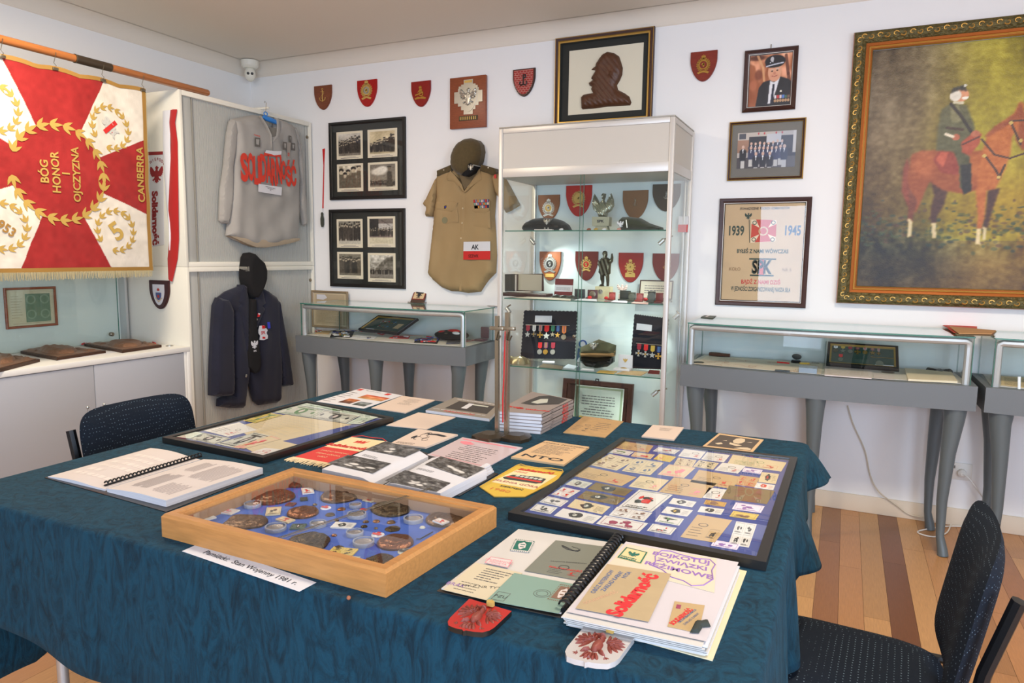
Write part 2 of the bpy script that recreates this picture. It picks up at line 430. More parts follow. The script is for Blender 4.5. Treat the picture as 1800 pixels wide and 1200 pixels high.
for k, (a, b) in enumerate(wins):
    mb = MB()
    for lo, hi in (((a, YB-.08, .75), (b, YB-.03, .80)), ((a, YB-.08, 2.10), (b, YB-.03, 2.15)), ((a, YB-.08, .80), (a+.05, YB-.03, 2.10)), ((b-.05, YB-.08, .80), (b, YB-.03, 2.10)), (((a+b)/2-.02, YB-.08, .80), ((a+b)/2+.02, YB-.03, 2.10))):
        mb.box(lo, hi, WHITE)
    w_ = st(mb, 'window_%d' % (k+1))
    mb = MB(); mb.box((a+.05, YB-.06, .80), (b-.05, YB-.055, 2.10), GLASS); build(mb, 'pane', w_)
mb = MB(); mb.box((XL-.1, YB-.1, CEIL), (XR+.1, D+.1, CEIL+.1), ceilm); st(mb, 'ceiling')
# cove cornices
def cove(name, f):
    mb = MB(); pr = []
    for i in range(9):
        a = i/8*math.pi/2; pr.append((0.09*(1-math.sin(a)), CEIL-0.085+0.085*(1-math.cos(a))))
    pr = [(0.0, CEIL-.09)] + [(0.005+x, z) for x, z in [(0.0, CEIL-.085)]+[(0.085*(1-math.cos(i/8*math.pi/2)), CEIL-.085+.085*math.sin(i/8*math.pi/2)) for i in range(1, 9)]] + [(0.095, CEIL)]
    a, b = f(0), f(1); vs_ = [a(x, z) for x, z in pr]+[b(x, z) for x, z in pr]; n = len(pr)
    mb.add(vs_, [(i, i+1, n+i+1, n+i) for i in range(n-1)], ceilm); st(mb, name)
cove('trim_1', lambda k: (lambda x, z: ((XL, XR)[k], D-x, z)))
cove('trim_2', lambda k: (lambda x, z: (XL+x, (D, YB)[k], z)))
# skirting boards
mb = MB(); mb.box((XL, D-.015, 0), (XR, D, .095), skirt, .004); st(mb, 'baseboard_back')
mb = MB(); mb.box((XL, YB, 0), (XL+.015, D-.015, .095), skirt, .004); st(mb, 'baseboard_left')
mb = MB(); mb.box((XR-.015, YB, 0), (XR, D-.015, .095), skirt, .004); st(mb, 'baseboard_right')
# plank floor: individual board colours, grain from a procedural noise
flm = mat('floor_boards', rough=0.33, vc=True, var=(22, 0.10, (14, 0.8, 1)))
rnd = random.Random(5); mb = MB(); pw = 0.0925; x = XL-.1; x_ref = 0.2399
k0 = math.floor((XL-.1-x_ref)/pw); cols = [(192, 142, 92), (200, 152, 102), (184, 132, 86), (204, 158, 108), (176, 124, 80), (150, 96, 60), (192, 140, 90)]
fixed = {0: (118, 76, 50), 1: (196, 148, 98), -1: (186, 140, 92), -2: (178, 128, 84), -3: (146, 100, 66), 2: (186, 136, 88), 3: (172, 122, 78), 4: (180, 126, 80), -4: (192, 146, 96), 5: (160, 108, 68)}
i = k0
while x_ref+i*pw < XR+.1:
    xa, xb = x_ref+i*pw, x_ref+(i+1)*pw; y = YB-.1; first = True
    cuts = [YB-.1]
    yy = YB-.1+rnd.random()*1.0
    while yy < D: cuts.append(yy); yy += rnd.uniform(.5, 1.7)
    cuts.append(D+.1)
    for ya, yb in zip(cuts, cuts[1:]):
        c = fixed[i] if i in fixed and yb > 2.0 else rnd.choice(cols)
        q = rnd.uniform(.93, 1.05); c = C(*[min(255, v*q) for v in c]); g = .0006
        mb.add([(xa+g, ya+g, 0), (xb-g, ya+g, 0), (xb-g, yb-g, 0), (xa+g, yb-g, 0)], [(0, 1, 2, 3)], flm, [c]*4)
    i += 1
mb.box((XL-.1, YB-.1, -.05), (XR+.1, D+.1, -.001), mat('floor_gap', (70, 44, 28), .8)); st(mb, 'floor')

# ---------------------------------------------------------------- tall white tambour cabinets
TZ = 2.365; RZ = 1.304; YC0, YC1 = 3.11, 4.275
tamb = mat('tambour', (176, 176, 170), 0.55)
def tambour(z0, z1, label):
    t = thing('tambour_cabinet', label, 'cabinet', ((XL+XF)/2, (YC0+YC1)/2, z0))
    mb = MB(); b = .02
    mb.box((XL+.005, YC0, z0), (XF, YC0+b, z1), CREAM, .002); mb.box((XL+.005, YC1-b, z0), (XF, YC1, z1), CREAM, .002)
    mb.box((XL+.005, YC0+b, z0), (XF, YC1-b, z0+.03), CREAM, .002); mb.box((XL+.005, YC0+b, z1-.03), (XF, YC1-b, z1), CREAM, .002)
    mb.box((XL+.005, YC0+b, z0+.03), (XL+.015, YC1-b, z1-.03), CREAM)
    build(mb, 'body', t)
    mb = MB(); n = 74; ya, yb = YC0+b+.085, YC1-b-.03; d = (yb-ya)/n; pts = []
    for i in range(n):
        y0 = ya+i*d; pts += [(y0, -.004), (y0+d*.12, 0), (y0+d*.88, 0), (y0+d*.999, -.004)]
    vs_ = [(XF-.022+h, y, z) for z in (z0+.03, z1-.03) for y, h in pts]; m_ = len(pts)
    mb.add(vs_, [(i, i+1, m_+i+1, m_+i) for i in range(m_-1)], tamb); td = build(mb, 'tambour_door', t, ang=0)
    mb = MB(); mb.box((XF-.03, YC0+b, z0+.03), (XF-.016, YC0+b+.075, z1-.03), tamb, .002)
    mb.box((XF-.03, YC0+b+.077, z0+.03), (XF-.012, YC0+b+.083, z1-.03), mat('tambour_edge', (150, 146, 136), .4)); build(mb, 'edge', td)
    mb = MB(); mb.box((XF-.03, YC1-b-.028, z0+.03), (XF-.016, YC1-b, z1-.03), tamb, .002); ls = build(mb, 'lock_strip', t); mb = MB(); mb.lathe((XF-.016, YC1-b-.014, z1-.11), (1, 0, 0), [(.012, 0), (.012, .006), (.009, .008)], STEEL, 12); build(mb, 'lock', ls)
tambour(0.12, RZ, 'grey tambour door cabinet behind the navy blazer, lower of the stacked pair')
tambour(RZ+.001, TZ, 'grey tambour door cabinet behind the printed grey shirt, upper of the stacked pair')
mb = MB(); mb.box((XL+.005, YC0+.01, 0), (XF-.03, YC1-.01, .119), CREAM, .002); build(mb, 'plinth', label='cream plinth under the lower tambour cabinet', cat='plinth')

# ---------------------------------------------------------------- long white sideboard on the left
t = thing('sideboard', 'long white sideboard with pale grey doors along the left wall', 'sideboard', ((XL+XF)/2, 1.5, 0))
SB0, SB1 = 0.35, YC0-.002
mb = MB(); mb.box((XL+.005, SB0, ZC-.03), (XF+.004, SB1, ZC), WHITE, .003); build(mb, 'worktop', t)
mb = MB(); mb.box((XL+.005, SB0, 0.08), (XF-.02, SB1, ZC-.03), WHITE); mb.box((XF-.02, SB1-.022, 0), (XF+.004, SB1, ZC-.03), WHITE, .002); mb.box((XF-.02, SB1-.04, 0.08), (XF-.004, SB1-.024, ZC-.03), WHITE, .002); mb.box((XL+.02, SB0+.02, 0), (XF-.06, SB1-.02, .08), BLACK); build(mb, 'body', t)
dl = at(165, 641, 0, XF).y
ys = [SB0+.02, SB0+.02+(dl-SB0)/3, SB0+.02+2*(dl-SB0)/3, dl, SB1-.042]
for a, b in zip(ys, ys[1:]):
    mb = MB(); mb.box((XF-.018, a+.002, .09), (XF-.002, b-.002, ZC-.034), mat('door_grey', (168, 170, 176), .5), .002); d_ = build(mb, 'door', t)

# wall display with sliding glass behind the sideboard top
t = thing('wall_display_case', 'shallow glass fronted wall display above the sideboard', 'display case', (XL+.05, 1.7, ZC))
mb = MB(); mb.box((XL+.002, SB0, ZC+.001), (XL+.012, YC0-.012, 2.3), mat('pale_panel', (206, 214, 206), .6)); build(mb, 'back_panel', t)
mb = MB(); mb.box((XL+.002, SB0, 2.30), (XL+.075, YC0-.012, 2.33), ALU, .002); mb.box((XL+.012, YC0-.03, ZC+.001), (XL+.075, YC0-.012, 2.3), ALU, .002); build(mb, 'frame', t)
GX = XL+.055
for a, b, off in ((SB0, 1.9, 0), (1.85, 3.03, .01)):
    mb = MB(); mb.box((GX+off, a, ZC+.004), (GX+off+.005, b, 2.3), GLASS); mb.box((GX+off-.0005, b-.003, ZC+.004), (GX+off+.0055, b, 2.3), GLEDGE); build(mb, 'glass_door', t)
mb = MB(); mb.lathe((GX+.012, 2.97, .87), (1, 0, 0), [(.013, 0), (.013, .02), (.009, .024)], STEEL, 14); build(mb, 'lock', t)
# ---------------------------------------------------------------- table and cloth
CLX0, CLX1, CLY0, CLY1 = -2.095, -0.075, 0.985, 2.60
t = thing('folding_table', 'folding table with steel legs beneath the blue tablecloth', 'table', (-1.08, 1.79, 0))
mb = MB(); mb.box((CLX0+.015, CLY0+.015, ZT-.035), (CLX1-.015, CLY1-.015, ZT-.006), mat('table_board', (150, 120, 90), .6), .004); build(mb, 'tabletop', t)
for sx in (CLX0+.25, CLX1-.25):
    for sy in (CLY0+.12, CLY1-.12):
        mb = MB(); mb.tube([(sx, sy, ZT-.04), (sx, sy, 0.0)], .014, ALU, 12); mb.lathe((sx, sy, 0), (0, 0, 1), [(.018, 0), (.018, .03)], BLACK, 12); build(mb, 'leg', t)
def clothmat():
    m = bpy.data.materials.new('tablecloth'); m.use_nodes = True; nt = m.node_tree; b = nt.nodes['Principled BSDF']; L = nt.links
    b.inputs['Roughness'].default_value = .85; b.inputs['Sheen Weight'].default_value = .08; b.inputs['Sheen Roughness'].default_value = .4; b.inputs['Sheen Tint'].default_value = (.25, .5, .7, 1)
    b.inputs['Specular IOR Level'].default_value = .25
    tc = nt.nodes.new('ShaderNodeTexCoord'); mp = nt.nodes.new('ShaderNodeMapping'); mp.inputs['Scale'].default_value = (1, 1, .35); L.new(tc.outputs['Object'], mp.inputs[0])
    n = nt.nodes.new('ShaderNodeTexNoise'); n.inputs['Scale'].default_value = 26; n.inputs['Detail'].default_value = 8; n.inputs['Roughness'].default_value = .7; n.inputs['Distortion'].default_value = 2.2; L.new(mp.outputs[0], n.inputs['Vector'])
    r = nt.nodes.new('ShaderNodeValToRGB'); r.color_ramp.elements[0].position = .36; r.color_ramp.elements[0].color = C(5, 34, 46); r.color_ramp.elements[1].position = .58; r.color_ramp.elements[1].color = C(14, 60, 78)
    L.new(n.outputs['Fac'], r.inputs[0]); L.new(r.outputs[0], b.inputs['Base Color'])
    bp = nt.nodes.new('ShaderNodeBump'); bp.inputs['Strength'].default_value = .8; bp.inputs['Distance'].default_value = .006; L.new(n.outputs['Fac'], bp.inputs['Height']); L.new(bp.outputs[0], b.inputs['Normal'])
    return m
CLOTH = clothmat()
# perimeter, drop and outward swing of the hanging cloth
def peri():
    r = .045; pts = []
    def arc(cx, cy, a0): 
        for k in range(7): a = a0+k/6*math.pi/2; pts.append((cx+r*math.cos(a), cy+r*math.sin(a), math.cos(a), math.sin(a)))
    def seg(x0, y0, x1, y1, nx, ny, n):
        for k in range(1, n): pts.append((x0+(x1-x0)*k/n, y0+(y1-y0)*k/n, nx, ny))
    arc(CLX1-r, CLY1-r, 0); seg(CLX1-r, CLY1, CLX0+r, CLY1, 0, 1, 60)
    arc(CLX0+r, CLY1-r, math.pi/2); seg(CLX0, CLY1-r, CLX0, CLY0+r, -1, 0, 50)
    arc(CLX0+r, CLY0+r, math.pi); seg(CLX0+r, CLY0, CLX1-r, CLY0, 0, -1, 90)
    arc(CLX1-r, CLY0+r, 1.5*math.pi); seg(CLX1, CLY0+r, CLX1, CLY1-r, 1, 0, 110)
    return pts
def bumpf(x, c, w): return math.exp(-((x-c)/w)**2)
def drop(x, y, nx, ny):
    front = .33 - .04*bumpf(x, -1.9, .25) + .02*math.sin(x*3)
    right = .42 - .13*max(0, min(1, (y-1.3)/.2)) - .15*max(0, min(1, (y-1.68)/.14)) - .05*max(0, min(1, (y-2.2)/.3)) + .03*bumpf(y, 2.2, .12)
    back = .14; left = .57-.32*max(0, min(1, (y-1.2)/.3))
    wx, wy = max(nx, 0), max(-ny, 0); wl, wb = max(-nx, 0), max(ny, 0); s_ = wx+wy+wl+wb
    return (right*wx+front*wy+left*wl+back*wb)/s_
def swing(x, y, nx, ny):
    sw = .012+.006*math.sin(x*19)+.006*math.sin(y*23+1)
    if nx > .3: sw += .085*math.exp(-abs(y-2.56)/.07)+.055*math.exp(-abs(y-1.93)/.10)-.02*bumpf(y, 2.2, .12)+.035*bumpf(y, 1.35, .06)+.02*math.sin(y*31)
    return sw
P_ = peri(); N_ = len(P_); mb = MB(); rows = 16; vs_ = []; fs = []
NX, NY = 60, 50
er = .012
for j in range(rows+1):
    for (x, y, nx, ny) in P_:
        if j <= 3:
            a = j/3*math.pi/2; vs_.append((x-nx*er+nx*er*math.sin(a), y-ny*er+ny*er*math.sin(a), ZT-er+er*math.cos(a)))
        else:
            tt = (j-3)/(rows-3); L = drop(x, y, nx, ny); sw = swing(x, y, nx, ny)
            vs_.append((x+nx*sw*(tt**.8), y+ny*sw*(tt**.8), ZT-er-L*tt))
for j in range(rows):
    for i in range(N_): k = (i+1) % N_; fs.append((j*N_+i, (j+1)*N_+i, (j+1)*N_+k, j*N_+k))
fs.append(tuple(range(N_)))
mb.add(vs_, fs, CLOTH)
cl = build(mb, 'tablecloth', label='dark teal blue tablecloth with crushed texture draped over the table', cat='tablecloth', ang=60)
so = cl.modifiers.new('s', 'SOLIDIFY'); so.thickness = .002; so.offset = -1

# ---------------------------------------------------------------- chairs
def dotmat():
    m = bpy.data.materials.new('chair_fabric'); m.use_nodes = True; nt = m.node_tree; b = nt.nodes['Principled BSDF']; L = nt.links
    b.inputs['Roughness'].default_value = .95; b.inputs['Specular IOR Level'].default_value = .15
    tc = nt.nodes.new('ShaderNodeTexCoord'); v = nt.nodes.new('ShaderNodeTexVoronoi'); v.inputs['Scale'].default_value = 120; v.inputs['Randomness'].default_value = .12
    mp = nt.nodes.new('ShaderNodeMapping'); mp.inputs['Rotation'].default_value = (.0, .6, .785); L.new(tc.outputs['Object'], mp.inputs[0]); L.new(mp.outputs[0], v.inputs['Vector'])
    r = nt.nodes.new('ShaderNodeValToRGB'); r.color_ramp.elements[0].position = .13; r.color_ramp.elements[0].color = C(116, 134, 146); r.color_ramp.elements[1].position = .20; r.color_ramp.elements[1].color = C(27, 33, 42)
    L.new(v.outputs['Distance'], r.inputs[0]); L.new(r.outputs[0], b.inputs['Base Color'])
    n = nt.nodes.new('ShaderNodeTexNoise'); n.inputs['Scale'].default_value = 400; L.new(tc.outputs['Object'], n.inputs['Vector'])
    bp = nt.nodes.new('ShaderNodeBump'); bp.inputs['Strength'].default_value = .3; bp.inputs['Distance'].default_value = .001; L.new(n.outputs['Fac'], bp.inputs['Height']); L.new(bp.outputs[0], b.inputs['Normal'])
    return m
FAB = dotmat(); BPL = mat('black_plastic', (18, 18, 20), .3)
# chair in its own axes: faces -x, origin on the floor under the seat centre
t = thing('padded_chair', 'padded chair with dotted dark fabric tucked under the right side of the table', 'chair', (0, 0, 0), )
mb = MB(); bm = bmesh.new(); bmesh.ops.create_grid(bm, x_segments=16, y_segments=16, size=.5)
def slab(mb, f, n, m):           # closed cushion from a unit grid: f(u,v,side)
    vs_ = []; fs = []
    for sd in (0, 1):
        for j in range(n+1):
            for i in range(n+1): vs_.append(f(i/n*2-1, j/n*2-1, sd))
    W1 = (n+1)**2
    for j in range(n):
        for i in range(n):
            a = j*(n+1)+i; q = (a, a+1, a+n+2, a+n+1); fs.append(q); fs.append(tuple(W1+z for z in reversed(q)))
    bd = [i for i in range(n+1)]+[j*(n+1)+n for j in range(1, n+1)]+[n*(n+1)+i for i in range(n-1, -1, -1)]+[j*(n+1) for j in range(n-1, 0, -1)]
    for k in range(len(bd)): a, b = bd[k], bd[(k+1) % len(bd)]; fs.append((b, a, W1+a, W1+b))
    mb.add(vs_, fs, m)
bm.free()
def sq(u, v, k=5):               # square to superellipse
    m_ = max(abs(u), abs(v)); 
    if m_ == 0: return 0, 0
    l = (abs(u)**k+abs(v)**k)**(1/k); s_ = m_/l; return u*s_, v*s_
def seatf(u, v, sd):
    e = max(abs(u), abs(v)); a, b = sq(u, v); ed = (1-e**6)
    return (a*.22, b*.225, .425+(.028*ed if sd == 0 else -.02*ed))
slab(mb, seatf, 18, FAB); build(mb, 'seat', t)
BK = []
def backf(u, v, sd):
    e = max(abs(u), abs(v)); a, b = sq(u, v, 6); ed = (1-e**5); z = .655+b*.19
    x = .215+(z-.5)*.17-.045*(1-a*a)*0+.03*(a*a-1)*-1  # concave back
    x = .225+(z-.5)*.17 - .03*a*a
    return (x+(-.028*ed if sd == 0 else .024*ed), a*.235, z)
def flipf(u, v, sd): p = backf(-u, v, sd); return p
mb = MB(); slab(mb, lambda u, v, s: backf(-u, v, s), 18, FAB); build(mb, 'backrest', t)
for sg in (-1, 1):
    mb = MB(); y = sg*.226
    mb.tube([(.300, y, .775), (.258, y, .62), (.235, y, .46), (.235, y, .30), (.275, y, .012)], [.017]*5, BPL, 8, flat=.8); build(mb, 'rear_leg', t)
    mb = MB(); mb.tube([(-.17, y*.92, .405), (-.185, y*.95, .2), (-.20, y, .012)], .012, BPL, 8); build(mb, 'front_leg', t)
    mb = MB(); mb.tube([(-.17, y*.92, .40), (.235, y, .40)], .011, BPL, 8); build(mb, 'side_rail', t)
mb = MB(); mb.tube([(.235, -.222, .40), (.235, .222, .40)], .011, BPL, 8); build(mb, 'rear_rail', t); mb = MB(); mb.tube([(-.17, -.204, .40), (-.17, .204, .40)], .011, BPL, 8); build(mb, 'front_rail', t)
mb = MB()
mb.box((.235, -.03, .40), (.25, .03, .66), BPL, .004); build(mb, 'back_support', t)
ch2 = copy_tree(t)
t.location = (0.045, 1.775, 0); t.rotation_euler = (0, 0, R(-4))
ch2.location = (-2.115, 1.755, 0); ch2.rotation_euler = (0, 0, R(180)); ch2['label'] = 'padded chair with dotted dark fabric behind the left end of the table'
for o_ in (t, ch2): o_['group'] = 'padded chairs at the table'
for (px, py) in ((154, 716), (183, 711)):
    q = at(px, py, 0, -2.40); mb = MB(); mb.ball(q, .005, SILVER); mb.tube([q, (q[0], q[1], q[2]-.03)], .0015, SILVER, 6); build(mb, 'pin', label='small silver pin stuck in the top of the left chair back, '+('left' if px < 160 else 'right')+' one of two', cat='pin')
# ---------------------------------------------------------------- wall pictures, shields, cabinet-side things
WALL = Plane('y', D)
WALG = Plane('y', D-.003)
def shield_pts(cx, top, w, h, n=10, cut=0.30):
    L = [(-w/2, 0)]
    for i in range(n+1):
        t = i/n; a = t*math.pi/2
        L.append((-w/2*math.cos(a)**1.05 if t < 1 else 0, -h*cut-h*(1-cut)*(t**1.0)*(.35+.65*t) if 0 else -h*cut-h*(1-cut)*math.sin(a)**1.25*1.0))
    L[-1] = (0, -h)
    Rr = [(-x, y) for x, y in reversed(L[:-1])]
    return [(cx+x, top+y) for x, y in L+Rr]
def inset(pts, k, c=None):
    c = c or (sum(p[0] for p in pts)/len(pts), sum(p[1] for p in pts)/len(pts)); return [(c[0]+(x-c[0])*k, c[1]+(y-c[1])*k) for x, y in pts]
def leaf(mb, mp, x, y, L, a, m, h=.0005, th=.0006, w=.34):
    c, s = math.cos(a), math.sin(a); P = [(0, 0), (.3, w/2), (.62, w*.42), (1, 0), (.62, -w*.42), (.3, -w/2)]
    mb.prism(mp, [(x+(p*c-q*s)*L/mp.W, y+(p*s+q*c)*L/mp.H) for p, q in P], h, h+th, m, back=False)
def wreath(mb, mp, x, y, r, m, n=12, L=None, gap=0.5, h=.001, th=.001, start=-math.pi/2):
    L = L or r*.5
    for sg in (1, -1):
        for k in range(n):
            a = start+sg*(gap/2+(2*math.pi-gap)/2*(k+.5)/n); px, py = x+r*math.cos(a)/mp.W, y+r*math.sin(a)/mp.H
            for d in (-.62, 0, .62): leaf(mb, mp, px-L*.3*math.cos(a+sg*math.pi/2)/mp.W, py-L*.3*math.sin(a+sg*math.pi/2)/mp.H, L*(1.15 if d == 0 else .95), a+sg*math.pi/2+d, m, h, th, .30)
def crown(mb, mp, x, y, s, m, h=.001, th=.002):
    W, H = mp.W, mp.H
    P = [(-.5, 0), (.5, 0), (.6, .55), (.3, .8), (.08, .6), (.1, .95), (-.1, .95), (-.08, .6), (-.3, .8), (-.6, .55)]
    mb.prism(mp, [(x+a*s/W, y+b*s/H) for a, b in P], h, h+th, m, back=False)
def eagle_pts(): # heraldic eagle, height about 2, width about 2.2, right half (x>=0) top to bottom
    return [(.0, .98), (.14, .95), (.24, .82), (.40, .80), (.30, .70), (.20, .62), (.22, .40), (.34, .38), (.55, .62), (.78, .86), (.98, .92), (1.06, .70), (1.10, .40), (1.02, .36), (1.04, .10), (.94, .12), (.92, -.12), (.80, -.06), (.76, -.30), (.62, -.18), (.52, -.28), (.40, -.14), (.34, -.30), (.46, -.46), (.66, -.54), (.70, -.66), (.56, -.64), (.58, -.78), (.44, -.66), (.30, -.58), (.26, -.62), (.34, -.86), (.18, -.80), (.10, -1.0), (0, -.88)]
def eagle(mb, mp, x, y, s, m, h=.001, th=.004, asym=True, puff=True, step=None):
    Rr = eagle_pts(); L = [(-a, b) for a, b in reversed(Rr[1:])]
    if asym: L = [(a*1.0, b) if not (b > .6 and a > -.45) else (a*.62, b) for a, b in L]
    pts = [(x+a*s/mp.W, y+b*s/mp.H) for a, b in Rr+L]
    def fold(u, v):
        a = (u-x)*mp.W/s; b = (v-y)*mp.H/s; ang = math.atan2(b-.3, abs(a)+.001)
        return th*.28*math.sin(ang*16)*(1 if abs(a) > .3 else .3)
    if puff: mb.puff(mp, pts, th, step or s*.07, m, base=h, rad=s*.16, fold=fold, back=True)
    else: mb.prism(mp, pts, h, h+th, m, back=False)
def carved(mb, mp, x, y, s, m, h):
    P = lambda a, b: (x+a*s/mp.W, y+b*s/mp.H)
    def el(cx, cy, rx, ry, rot, th, n=12): mb.puff(mp, [P(cx+rx*math.cos(t)*math.cos(rot)-ry*math.sin(t)*math.sin(rot), cy+rx*math.cos(t)*math.sin(rot)+ry*math.sin(t)*math.cos(rot)) for t in [2*math.pi*k/n for k in range(n)]], th, s*.07, m, base=h, rad=min(rx, ry)*s*.9, back=False)
    for sg in (-1, 1):
        for k in range(8): a = 1.75-k*.40; el(sg*(.30+.36*math.cos(a)), .30+.36*math.sin(a), .30, .075, a if sg > 0 else math.pi-a, .004)
        for k in range(5): a = 1.6-k*.5; el(sg*(.26+.20*math.cos(a)), .32+.20*math.sin(a), .18, .08, a if sg > 0 else math.pi-a, .0055)
        el(sg*.30, -.38, .22, .08, -.7 if sg > 0 else math.pi+.7, .006)
        for d in (-.6, 0, .6): el(sg*.52+.08*math.cos(-.9+d)*sg, -.60+.08*math.sin(-.9+d), .10, .035, (-.9+d) if sg > 0 else math.pi+.9-d, .005)
    for d in (-.5, -.25, 0, .25, .5): el(.42*math.sin(d), -.30-.40*math.cos(d), .26, .075, -math.pi/2+d, .0045)
    el(0, -.02, .20, .40, 0, .009); el(0, .48, .11, .22, 0, .008); el(-.05, .70, .14, .11, 0, .009); mb.prism(mp, [P(-.16, .76), (P(-.34, .66)), P(-.15, .63)], h, h+.006, m)
def circ(x, y, r, mp, n=20): return [(x+r*math.cos(2*math.pi*i/n)/mp.W, y+r*math.sin(2*math.pi*i/n)/mp.H) for i in range(n)]
def ring(mb, mp, x, y, r0, r1, h, th, m, n=24):
    o = circ(x, y, r1, mp, n); i_ = circ(x, y, r0, mp, n); vs_ = [mp.p(a, b, h+th) for a, b in o]+[mp.p(a, b, h+th) for a, b in i_]+[mp.p(a, b, h) for a, b in o]
    mb.add(vs_, [(k, (k+1) % n, n+(k+1) % n, n+k) for k in range(n)]+[(2*n+k, 2*n+(k+1) % n, (k+1) % n, k) for k in range(n)], m)

def wall_shield(a, b, c, m, label, emb, thick=.016, group=None, mp=WALL, inner=None, hook=True, off=0.0):
    A, B, Cc = mp.uv(*a), mp.uv(*b), mp.uv(*c); w_ = B[0]-A[0]; top = (A[1]+B[1])/2; cx = (A[0]+B[0])/2; h_ = top-Cc[1]
    loc = mp.p(cx, top-h_, 0); t = thing('shield_plaque', label, 'plaque', loc, group)
    mb = MB(); pts = shield_pts(cx, top, w_, h_); mb.prism(mp, pts, .0005+off, thick*.7+off, m); mb.prism(mp, inset(pts, .97, (cx, top-h_*.42)), thick*.7+off, thick+off, m, back=False); build(mb, 'board', t, ang=25)
    mb = MB(); emb(mb, mp, cx, top, w_, h_, thick+off); 
    if mb.v: build(mb, 'emblem', t)
    return t
def e_anchor(m, k=1.0):
    def f(mb, mp, cx, top, w_, h_, o):
        y = top-h_*.42; s = h_*.26*k; P = lambda a, b: mp.p(cx+a*s/mp.W, y+b*s/mp.H, o+.001)
        mb.tube([P(0, .85), P(0, -.9)], .0022*k, m, 6); mb.tube([P(-.35, .6), P(.35, .6)], .002*k, m, 6)
        mb.tube([P(-.62, -.3), P(-.5, -.7), P(0, -.95), P(.5, -.7), P(.62, -.3)], .0024*k, m, 6)
        mb.tube([P(.1*math.cos(a)*1.6, .98+.16*math.sin(a)) for a in [i*math.pi/4 for i in range(9)]], .0014*k, m, 6)
        mb.tube([P(.3*math.sin(i*.8), .7-i*.16) for i in range(10)], .0012*k, m, 6)
    return f
def e_round(m, m2, r=.20, dy=.40, cr=True, n=9, plate=None, base=None):
    def f(mb, mp, cx, top, w_, h_, o):
        y = top-h_*dy; s = w_*r
        mb.disc(mp, cx, y, s*.72, o-.001, o+.002, m2, 18); wreath(mb, mp, cx, y, s, m, n, s*.42, .4, o, .003)
        ring(mb, mp, cx, y, s*.62, s*.8, o+.001, .003, m); leaf(mb, mp, cx-s*.3, y, s*.6, .4, m, o+.002, .003, .7); leaf(mb, mp, cx+.02*s, y-s*.4, s*.7, 1.5, m, o+.002, .003, .5)
        mb.prism(mp, [(cx-s*1.05, y-s*1.25), (cx-s*.2, y-s*.95), (cx+s*.2, y-s*.95), (cx+s*1.05, y-s*1.25), (cx+s*.8, y-s*1.5), (cx, y-s*1.2), (cx-s*.8, y-s*1.5)], o, o+.003, m, back=False)
        if cr: crown(mb, mp, cx, y+s*1.1, s*.62, m, o, .003)
        if plate: mb.rect(mp, cx-w_*.16, top-h_*.72, cx+w_*.16, top-h_*.66, o+.001, m); mb.rect(mp, cx-w_*.14, top-h_*.71, cx+w_*.14, top-h_*.67, o+.0015, BLACK)
        if base: mb.mbox(mp, cx-w_*.2, top-h_*base, cx+w_*.2, top-h_*(base-.12), o-.001, o+.001, GOLDP)
    return f
def e_gun(mb, mp, cx, top, w_, h_, o):
    y = top-h_*.50; s = w_*.30
    ring(mb, mp, cx+s*.15, y, s*.22, s*.38, o, .003, GOLD); mb.prism(mp, [(cx-s*.9, y-s*.1), (cx+s*.5, y+s*.28), (cx+s*.55, y+s*.1), (cx-s*.85, y-s*.28)], o+.001, o+.004, GOLD, back=False)
    mb.prism(mp, [(cx-s, y-s*.6), (cx-s*.4, y-s*.38), (cx, y-s*.5), (cx+s*.4, y-s*.38), (cx+s, y-s*.6), (cx+s*.9, y-s*.8), (cx, y-s*.7), (cx-s*.9, y-s*.8)], o, o+.003, GOLD, back=False)
    mb.prism(mp, [(cx-s*.5, y+s*.2), (cx-s*.1, y+s*.7), (cx+s*.3, y+s*.7), (cx+s*.3, y+s*.35)], o, o+.003, GOLD, back=False)
    crown(mb, mp, cx, y+s*.75, s*.42, GOLD, o, .003)
RB1 = mat('shield_brown', (120, 62, 34), .4, var=(30, .15, (1, 1, 6))); RB2 = mat('shield_red', (166, 14, 12), .25); RB3 = mat('shield_dark_red', (140, 24, 18), .28); MAH = mat('mahogany', (128, 44, 30), .3, var=(24, .15, (1, 1, 7)))
wall_shield((554, 153), (584, 148.5), (571, 193), RB1, 'small brown wooden shield with a carved anchor, leftmost on the back wall', e_anchor(GOLDP))
wall_shield((629.5, 143), (663.5, 139), (647, 188), RB2, 'bright red wall shield with a round gold wreath badge and silver centre', e_round(GOLDP, SILVER, .25, .40))
wall_shield((724.5, 145), (758, 141.5), (742, 188), RB3, 'dark red wall shield with a gold crowned field gun badge', e_gun)
